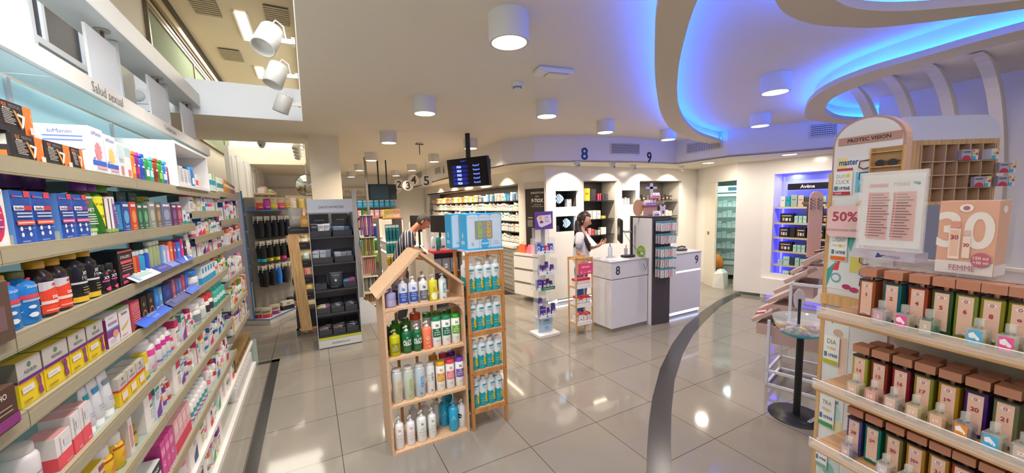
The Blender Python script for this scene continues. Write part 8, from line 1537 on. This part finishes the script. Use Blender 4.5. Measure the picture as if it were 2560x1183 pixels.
t, TH = figure('person', 'woman with long dark hair in white short sleeved tunic reading a sheet behind counter 8', (wx, wy, 0), fa, J, SKIN, '#2a1712')
TUN = M('#dfe0ea', .6)
skinned('tunic', [((0, 0, .80), (.15, .13)), ((.0, 0, 1.0), (.13, .11)), ((.0, 0, 1.18), (.15, .125)), ((.0, 0, 1.33), (.075, .068)), ((.0, .14, 1.265), .058), ((.04, .18, 1.12), .06), ((.0, -.14, 1.265), .058), ((-.012, -.18, 1.12), .06)], [(0, 1), (1, 2), (2, 3), (2, 4), (4, 5), (2, 6), (6, 7)], TUN, t)
for (p, q) in (((.035, .179, 1.115), (.042, .183, 1.09)), ((-.011, -.181, 1.115), (-.014, -.184, 1.09))): m = MB(); m.tube([p, q], .05, M('#4a9ac8', .6), 14); m.build('cuff_stripe', t)
m = MB()
for z in (1.24, 1.17, 1.10, 1.03, .96): m.T = Matrix.Translation((.122, 0, z)) @ Matrix.Rotation(math.pi/2, 4, 'Y'); m.cyl(0, 0, 0, .008, .007, M('#c8c8cc', .3), 10)
m.build('buttons', t)
m = MB(); m.box(.128, -.05, 1.10, .14, -.01, 1.13, M('#2a2a2e', .4)); m.build('pen_clip', t)
skinned('trousers', [((0, 0, .86), (.125, .105)), ((0, 0, .76), (.13, .11)), ((0, .085, .66), .088), ((.01, .09, .46), .07), ((-.02, .09, .11), .062), ((0, -.085, .66), .088), ((.01, -.09, .46), .07), ((-.02, -.09, .11), .062)], [(0, 1), (1, 2), (2, 3), (3, 4), (1, 5), (5, 6), (6, 7)], M('#1f4fa0', .7), t)
skinned('shoe', [((-.05, .09, .045), .045), ((.04, .095, .04), .042), ((.12, .1, .03), .034)], [(0, 1), (1, 2)], M('#26262a', .4), t, 1); skinned('shoe', [((-.05, -.09, .045), .045), ((.04, -.095, .04), .042), ((.12, -.1, .03), .034)], [(0, 1), (1, 2)], M('#26262a', .4), t, 1)
HR = M('#2c1913', .45)
hr = skinned('hair', [((-.045, 0, 1.49), (.05, .055)), ((-.045, -.03, 1.42), (.048, .045)), ((-.02, -.075, 1.33), (.045, .038)), ((.07, -.10, 1.22), (.04, .03)), ((.115, -.10, 1.12), (.034, .026)), ((.135, -.10, 1.03), (.02, .014)), ((-.06, .03, 1.36), (.042, .04)), ((-.075, .04, 1.22), (.032, .028))], [(0, 1), (1, 2), (2, 3), (3, 4), (4, 5), (1, 6), (6, 7)], HR, t)
hm = MB(); headmesh((.040, 0, 1.48), (1, 0, -.38), (.38, 0, 1), HR, hm, 1.12, lambda x, y, z: z > .062-.02*abs(y)/.07 or (x < .052-.25*(z+.05) and z > -.07 and abs(y) > .0 and x < .03) ); headmesh((.040, 0, 1.48), (1, 0, -.38), (.38, 0, 1), HR, hm, 1.02, lambda x, y, z: z > .066 or x < .02)
merged(hr, hm, .0055)
# the sheet she holds
pw = Vector((wx, wy, 0))+Matrix.Rotation(fa, 3, 'Z') @ Vector((.20, .05, 1.10))
def sheet(w, h):
    def f():
        m = MB(); m.box(-w/2, -.0008, 0, w/2, .0008, h, M('#e6e6e8', .6)); return [('sheet', m)]
    return f
place('sh1', 'paper_sheet', sheet(.2, .27), 'white sheet of paper held by the woman', 'paper', tuple(pw), fa+math.pi/2-.25, None, (-.75, 0))
# customer
mx, my = 1.10, 5.5; fb = math.atan2(-.30, .95)
J = dict(pelvis=(0, 0, .90), waist=(.02, 0, 1.04), chest=(.11, 0, 1.26), neckb=(.20, 0, 1.40), neck=(.25, 0, 1.45), skull=(.32, 0, 1.51), crown=(.32, 0, 1.57),
 shl=(.13, .17, 1.33), ell=(.16, .22, 1.08), wrl=(.36, .12, 1.05), shr=(.13, -.17, 1.33), elr=(.12, -.22, 1.07), wrr=(.33, -.13, 1.0),
 pnl=(0, -.5, -.6), pnr=(0, .5, .6), hdl=(.8, -.3, 0), hdr=(.8, .25, 0), hipl=(0, .09, .86), knl=(.03, .1, .48), anl=(-.03, .1, .09), toel=(.12, .11, .035), hipr=(0, -.09, .86), knr=(.03, -.1, .48), anr=(-.03, -.1, .09), toer=(.12, -.11, .035))
J.update(headc=(.345, 0, 1.515), look=(1, 0, -.8), lookup=(.8, 0, 1))
t, TH = figure('person', 'man in navy and cream striped shirt bending over a paper at the far tills', (mx, my, 0), fb, J, SKIN2, '#2a2420')
def f(nt, b):
    tc = nt.nodes.new('ShaderNodeTexCoord'); mp = nt.nodes.new('ShaderNodeMapping'); w = nt.nodes.new('ShaderNodeTexWave'); w.wave_type = 'BANDS'; w.bands_direction = 'X'
    mp.inputs['Rotation'].default_value = (0, math.radians(-24), 0); mp.inputs['Scale'].default_value = (1, .8, .0)
    w.inputs['Scale'].default_value = 4.2; w.inputs['Distortion'].default_value = .6; nt.links.new(tc.outputs['Object'], mp.inputs[0]); nt.links.new(mp.outputs[0], w.inputs['Vector'])
    r = nt.nodes.new('ShaderNodeValToRGB'); r.color_ramp.interpolation = 'CONSTANT'; e = r.color_ramp.elements; e[0].color = lin('#1c2544'); e[0].position = 0; e[1].color = lin('#d8d2c4'); e[1].position = .42
    for p, c in ((.56, '#8c8270'), (.72, '#d8d2c4'), (.84, '#1c2544')): q = e.new(p); q.color = lin(c)
    nt.links.new(w.outputs[0], r.inputs[0]); nt.links.new(r.outputs[0], b.inputs['Base Color'])
STR = nodemat('striped_cotton', .75, f)
skinned('shirt', [((-.03, 0, .78), (.165, .135)), ((0, 0, .98), (.155, .125)), ((.10, 0, 1.26), (.175, .135)), ((.185, 0, 1.375), (.09, .075)), ((.13, .165, 1.33), .085), ((.15, .205, 1.14), .088), ((.13, -.165, 1.33), .085), ((.115, -.205, 1.13), .088)], [(0, 1), (1, 2), (2, 3), (2, 4), (4, 5), (2, 6), (6, 7)], STR, t)
skinned('trousers', [((0, 0, .88), (.13, .11)), ((0, 0, .78), (.135, .11)), ((0, .09, .68), .09), ((.03, .1, .48), .075), ((-.03, .1, .1), .065), ((0, -.09, .68), .09), ((.03, -.1, .48), .075), ((-.03, -.1, .1), .065)], [(0, 1), (1, 2), (2, 3), (3, 4), (1, 5), (5, 6), (6, 7)], M('#2a2a30', .7), t)
skinned('shoe', [((-.06, .1, .045), .047), ((.04, .105, .04), .045), ((.13, .11, .03), .036)], [(0, 1), (1, 2)], M('#2a2420', .4), t, 1); skinned('shoe', [((-.06, -.1, .045), .047), ((.04, -.105, .04), .045), ((.13, -.11, .03), .036)], [(0, 1), (1, 2)], M('#2a2420', .4), t, 1)
hm = MB(); kf = lambda x, y, z: z > .058-.1*max(0, abs(y)-.045) or (x < .012 and z > -.045)
for k in (1.075, 1.0): headmesh((.343, 0, 1.517), (1, 0, -.8), (.8, 0, 1), M('#2c2520', .7), hm, k, kf)
hm.build('hair', t)
pm = Vector((mx, my, 0))+Matrix.Rotation(fb, 3, 'Z') @ Vector((.42, 0, 1.02))
place('sh2', 'paper_sheet', sheet(.15, .21), 'curled white paper held by the man in stripes', 'paper', tuple(pm), fb+math.pi/2, None, (-.7, 0))
# ------------------------------------------------------------------ pedestal bowl of samples
bx_, by_ = 3.29, 1.46
t = thing('pedestal_bowl', 'clear round bowl on a black pedestal with round foot, full of samples', 'display stand', (bx_, by_, 0))
m = MB(); m.lathe([(.19, 0), (.19, .008), (.03, .014)], M('#16161a', .35), seg=40); m.decal([T_('essence', .5, .5, .4, .8, '#c8c8d0', .02)], lambda x, y, o: (x+.03, y-.14, .0145+o), .2, .07); m.build('foot', t)
m = MB(); m.cyl(0, 0, .01, .66, .024, M('#17171a', .35), 20); m.build('post', t)
m = MB(); m.lathe([(.0005, .655), (.09, .66), (.135, .68), (.14, .70)], M('#3ab8c8', .15, alpha=.7), seg=36, cap=False); m.build('bowl_foot', t)
m = MB(); m.lathe([(.02, .668), (.11, .675), (.165, .72), (.19, .80), (.188, .80), (.163, .724), (.108, .68), (.02, .672)], M('#e8f4f4', .04, alpha=.28), seg=36, cap=False); m.build('bowl', t)
def sam(c):
    def f(): m = MB(); m.T = Matrix.Rotation(math.pi/2, 4, 'Y'); m.lathe([(.013, -.035), (.014, .02), (.006, .028), (.006, .04)], glassy(c, .9), seg=10); return [('sample_bottle', m)]
    return f
r5 = random.Random(2)
for i in range(26):
    a = r5.uniform(0, 6.28); rr_ = .13*math.sqrt(r5.random()); c = ('#d8884a', '#c8b8c8', '#d8d0c0', '#8a70b0', '#e0b04a', '#e8d8d8', '#c87a8a')[i % 7]
    place(('sam', i % 7), 'sample_bottle', sam(c), 'tiny perfume sample lying in the clear bowl', 'sample', (bx_+rr_*math.cos(a), by_+rr_*math.sin(a), .70+.016*(i//9)), r5.uniform(0, 6.28), 'perfume samples in the clear bowl')
place('ovs', 'oval_sign', lambda: [('plate', (lambda m: m)(slab([(.045*math.cos(a), .14+.08*math.sin(a)) for a in [6.2832*j/28 for j in range(28)]], 0, .004, M('#d8ccd0', .5)))), ('stem', MB().box(-.008, -.01, -.12, .008, 0, .14, BLACK))], 'pale oval sign on a black stem standing in the bowl', 'sign', (bx_+.02, by_+.03, .80), -.5)
# ------------------------------------------------------------------ pink make-up stand with tilted trays and white frame
FX = Vector((3.62, 1.86)); fang = math.atan2(1.545-1.86, 3.70-3.62)
ug = Vector((math.cos(fang), math.sin(fang))); vg = Vector((-ug.y, ug.x))
if vg.x < 0: vg = -vg
t = thing('makeup_stand', 'pale pink make-up stand of tilted trays in a white square tube frame', 'display stand', (FX.x, FX.y, 0), fang)
sy2 = 1 if Vector((-math.sin(fang), math.cos(fang))).dot(vg) > 0 else -1
WT = M('#d9dbe4', .4); PK = M('#c2a79c', .6)
def tb(p, q, w=.022): m = MB(); m.bar(p, q, w, w, WT); return m
fw, fd = .42, .46*sy2
for x, y, h in ((0, 0, .62), (fw, 0, 1.52), (0, fd, .62), (fw, fd, 1.52)): tb((x, y, 0), (x, y, h)).build('frame_leg', t)
for z in (.012, .14):
    tb((0, 0, z), (fw, 0, z)).build('frame_bar', t); tb((0, fd, z), (fw, fd, z)).build('frame_bar', t); tb((0, 0, z), (0, fd, z)).build('frame_bar', t)
tb((.15, 0, .60), (.15, 0, .98)).build('frame_leg', t); tb((.15, 0, .98), (fw, 0, .98)).build('frame_bar', t)
m = MB(); m.box(.02, min(0, fd)*1+.02, .40, fw-.02, max(0, fd)-.02, .56, PK); m.build('drawer_box', t)
# stacked tilted trays rising away from the viewer's left to right
for i, (s, z) in enumerate(((-.14, .56), (-.02, .76), (.10, .96), (.22, 1.14))):
    for j, y in enumerate((.04*sy2, .25*sy2)):
        if i == 3 and j == 1: continue
        m = MB(); m.T = Matrix.Translation((s+.0*j, y, z+.05*j)) @ Matrix.Rotation(math.radians(-34), 4, 'Y'); m.box(0, 0 if sy2 > 0 else -.19, 0, .27, .19 if sy2 > 0 else 0, .035, PK, .002); m.build('tilted_tray', t)
        m = MB(); m.box(s+.03, y if sy2 > 0 else y-.19, z-.1+.05*j, s+.20, y+.19 if sy2 > 0 else y, z+.0+.05*j, PK); m.build('riser_box', t)
def flocal(x, y, z): p = FX+ug*x+Vector((-math.sin(fang), math.cos(fang)))*y; return (p.x, p.y, z)
for i in range(14):
    k = i % 4; s, z = ((-.14, .56), (-.02, .76), (.10, .96), (.22, 1.14))[k]; dx = .05+.05*((i*3) % 4); c = ('#b83a4a', '#2a262a', '#e0d4d8', '#d8a0a8', '#8a2a3a')[i % 5]
    p = flocal(s+dx, (.06+.03*(i % 5))*sy2, z+.05+dx*.68)
    place(('mk', i % 5), 'makeup_pencil', lambda: [('makeup', MB().tube([(-.035, 0, 0), (.035, 0, .024)], .007, M(c, .4), 8))], '%s lipstick or pencil on a tilted tray of the pink stand' % ('red', 'black', 'white', 'rose', 'wine red')[i % 5], 'makeup', p, fang, '%s pencils on the pink stand' % ('red', 'black', 'white', 'rose', 'wine red')[i % 5])
place('leafs', 'brand_panel', lambda: [('panel', (lambda m: (m.decal([E_(.5+s*.26, .86-.115*k, .2, .045, '#3a3034') for k in range(4) for s in (-1, 1)]+[E_(.5+s*.26, .86-.115*k, .15, .03, '#c9a296') for k in range(4) for s in (-1, 1)], lambda x, y, o: (x, -.0082-o, .32+y), .12, .22), m)[1])(slab([(-.06, 0)]+[(.06*-math.cos(a), .52+.06*math.sin(a)) for a in [math.pi*j/12 for j in range(13)]]+[(.06, 0)], -.008, .0, M('#c9a296', .5))))], 'pink rounded panel with a leaf emblem behind the make-up stand', 'panel', tuple(AT(2041, 478, 3.3)-Vector((0, 0, .58))), -YAW)
m = MB()
for i, (dx, c) in enumerate(((-.16, '#a86ab8'), (-.12, '#7a8a4a'), (-.09, '#4a3a30'))):
    P = AT(2012+8*i, 560, 4.15); 
    place(('hb_', i), 'hair_brush', lambda: [('brush_head', MB().lathe([(.001, 0), (.026, -.02), (.028, -.1), (.012, -.14)], M('#4a3228', .5), seg=12, sy=.5)), ('handle', MB().lathe([(.012, -.14), (.016, -.2), (.008, -.26), (.001, -.27)], M(c, .3), seg=12))], '%s handled hair brush hanging behind the make-up stand' % ('lilac', 'green', 'brown')[i], 'hair brush', flocal(.20+.035*i, fd*.7, 1.66), fang)
m = MB(); 
t2 = thing('brush_rail', 'wooden rail holding hair brushes behind the make-up stand', 'rail', flocal(.14, fd*.7, 1.66), fang); m = MB(); m.box(0, -.02, 0, .24, .02, .02, M('#8a5a3a', .5)); m.build('rail', t2); m = MB(); m.tube([(.22, 0, 0), (.24, 0, -.44)], .008, WT, 6); m.build('support', t2)
# ------------------------------------------------------------------ white and oak optician's cabinet
ca = -.38
cP = AT(2395, 470, 2.35); 
t = thing('pigeonhole_cabinet', 'white cabinet with a curved top and oak pigeonholes of glasses boxes', 'cabinet', (cP.x, cP.y, 0), -YAW)
def CC(px, py): P = PL(px, py, (cP.x, cP.y), (cP.x+math.cos(-YAW), cP.y+math.sin(-YAW))); return ((P.x-cP.x)*math.cos(-YAW)+(P.y-cP.y)*math.sin(-YAW), P.z)
xa, za = CC(2262, 352); xb, zb = CC(2500, 350); _, zt_ = CC(2400, 288); xc, zc_ = CC(2310, 505)
m = MB(); P = [(xa, za)]+[(xa, zt_)]+[(xb-.12+.12*math.sin(a), zt_-.12+.12*math.cos(a)) for a in [math.pi/2*j/10 for j in range(11)]]+[(xb, za)]
n = len(P); prof = ((0, 0), (.03, -.0))
m.add([(x, -.0+.0, z) for x, z in P]+[(x, .3, z) for x, z in P], [tuple(range(n)), tuple(range(2*n-1, n-1, -1))]+[(i, n+i, n+(i+1) % n, (i+1) % n) for i in range(n)], M('#dcdce6', .3)); m.build('curved_top', t)
m = MB(); m.box(xa, .05, 0, xb, .30, za, M('#cfcfda', .4)); m.build('body', t)
m = MB(); m.box(xa, 0, zc_-.02, xb, .05, zc_+.0, WOOD_O); m.box(xa, 0, za-.03, xb, .05, za, WOOD_O); m.box(xa, 0, zc_, CC(2298, 400)[0], .05, za-.03, WOOD_O); m.box(CC(2488, 400)[0], 0, zc_, xb, .05, za-.03, WOOD_O); m.build('oak_surround', t)
m = MB(); x0, z1 = CC(2303, 368); x1, _ = CC(2486, 368); m.box(x0, .045, zc_, x1, .05, za-.03, M('#a98a66', .5)); gx = (x1-x0)/6
for i in range(7): m.box(x0+gx*i-.003, -.005, zc_, x0+gx*i+.003, .045, za-.03, M('#c9a98c', .5))
zz = [CC(2400, q_)[1] for q_ in (403, 437, 470)]
for z in zz: m.box(x0, -.005, z-.003, x1, .045, z+.003, M('#c9a98c', .5))
m.build('pigeonholes', t)
m = MB(); m.box(xa, 0, 0, xb, .05, zc_-.02, M('#8c8ca0', .4)); m.build('lower_panel', t)
def mbox(): 
    w, h = .1, .062
    return mk_box(w, .02, h, '#a8a4b0', [R_(.0, .0, .62, 1, '#b4aeb8'), T_('master', .3, .78, .2, .5, '#2a3a6a', .04), ('p', [(0, 0), (.58, 0), (.56, .2), (.45, .38), (.3, .44), (.14, .38), (.03, .2)], M('#c8284a')), R_(.64, 0, 1, 1, '#dfe0e4'), R_(.64, 0, .85, .35, '#3ab0e0'), E_(.74, .55, .08, .14, '#e0c83a'), E_(.9, .55, .08, .14, '#d8485a'), R_(.92, .7, 1, 1, '#e8c83a'), E_(.71, .85, .05, .08, '#d84a5a')])
for i, (px, py) in enumerate(((2405, 402), (2497, 438), (2435, 475), (2493, 475))):
    x, z = CC(px, py); p = (cP.x+x*math.cos(-YAW)+(-.028)*math.sin(YAW), cP.y+x*math.sin(-YAW)+(-.028)*math.cos(YAW)); 
    place('mbx', 'glasses_box', mbox(), 'grey glasses box with red half circle and coloured end, %s of four' % ORD[i], 'box', (p[0], p[1], (zz[0] if i == 0 else zz[1] if i == 1 else zz[2])+.0035), -YAW)
x, z = CC(2460, 402); p = (cP.x+x*math.cos(-YAW)-.028*math.sin(YAW), cP.y+x*math.sin(-YAW)-.028*math.cos(YAW)); place('mbs', 'glasses_box', mk_box(.045, .05, .062, '#dfe0e4', [R_(0, 0, .55, .35, '#3ab0e0'), E_(.3, .55, .2, .14, '#e0c83a'), E_(.72, .55, .2, .14, '#d8485a'), R_(.8, .7, 1, 1, '#e8c83a')]), 'narrow white glasses box in the top pigeonhole row', 'box', (p[0], p[1], zz[0]+.0035), -YAW)
P = AT(2545, 600, 1.9); place('gb', 'green_panel', mk_box(.34, .02, .55, '#6f7a1c', [E_(.2, .5, .15, .2, '#c8c8d0')]), 'olive green board at the right picture edge behind the pink box', 'panel', (P.x+.1, P.y, 1.18), -YAW) if 0 else None
# ------------------------------------------------------------------ ribbed white wall on the right
for i in range(13):
    y = 1.66-.25*i; x = 5.15
    t = thing('wall_rib', 'curved white wall rib bending into the ceiling, %s from the back' % ORD[i], 'wall rib', (x, y, 0), 0, 'curved wall ribs')
    m = MB(); N = 14; vs = []; 
    pr_ = [(0, 1.2)]+[(0, 1.5)]+[(-.9*(1-math.cos(math.pi/2*j/N)), 1.5+(H-1.5-.01)*math.sin(math.pi/2*j/N)) for j in range(N+1)]
    for (a_, z_), in zip(pr_): vs += [(a_, -.035, z_), (a_, .035, z_), (a_+.12, .035, z_+.0), (a_+.12, -.035, z_)]
    k = len(pr_); m.add(vs, [(4*j+q_, 4*j+(q_+1) % 4, 4*j+4+(q_+1) % 4, 4*j+4+q_) for j in range(k-1) for q_ in range(4)], M('#ddd4c4', .6)); m.build('rib', t)
s = MB(); s.box(5.27, -1.6, 0, 5.3, 1.75, H, BW); struct('wall_ribbed', s)
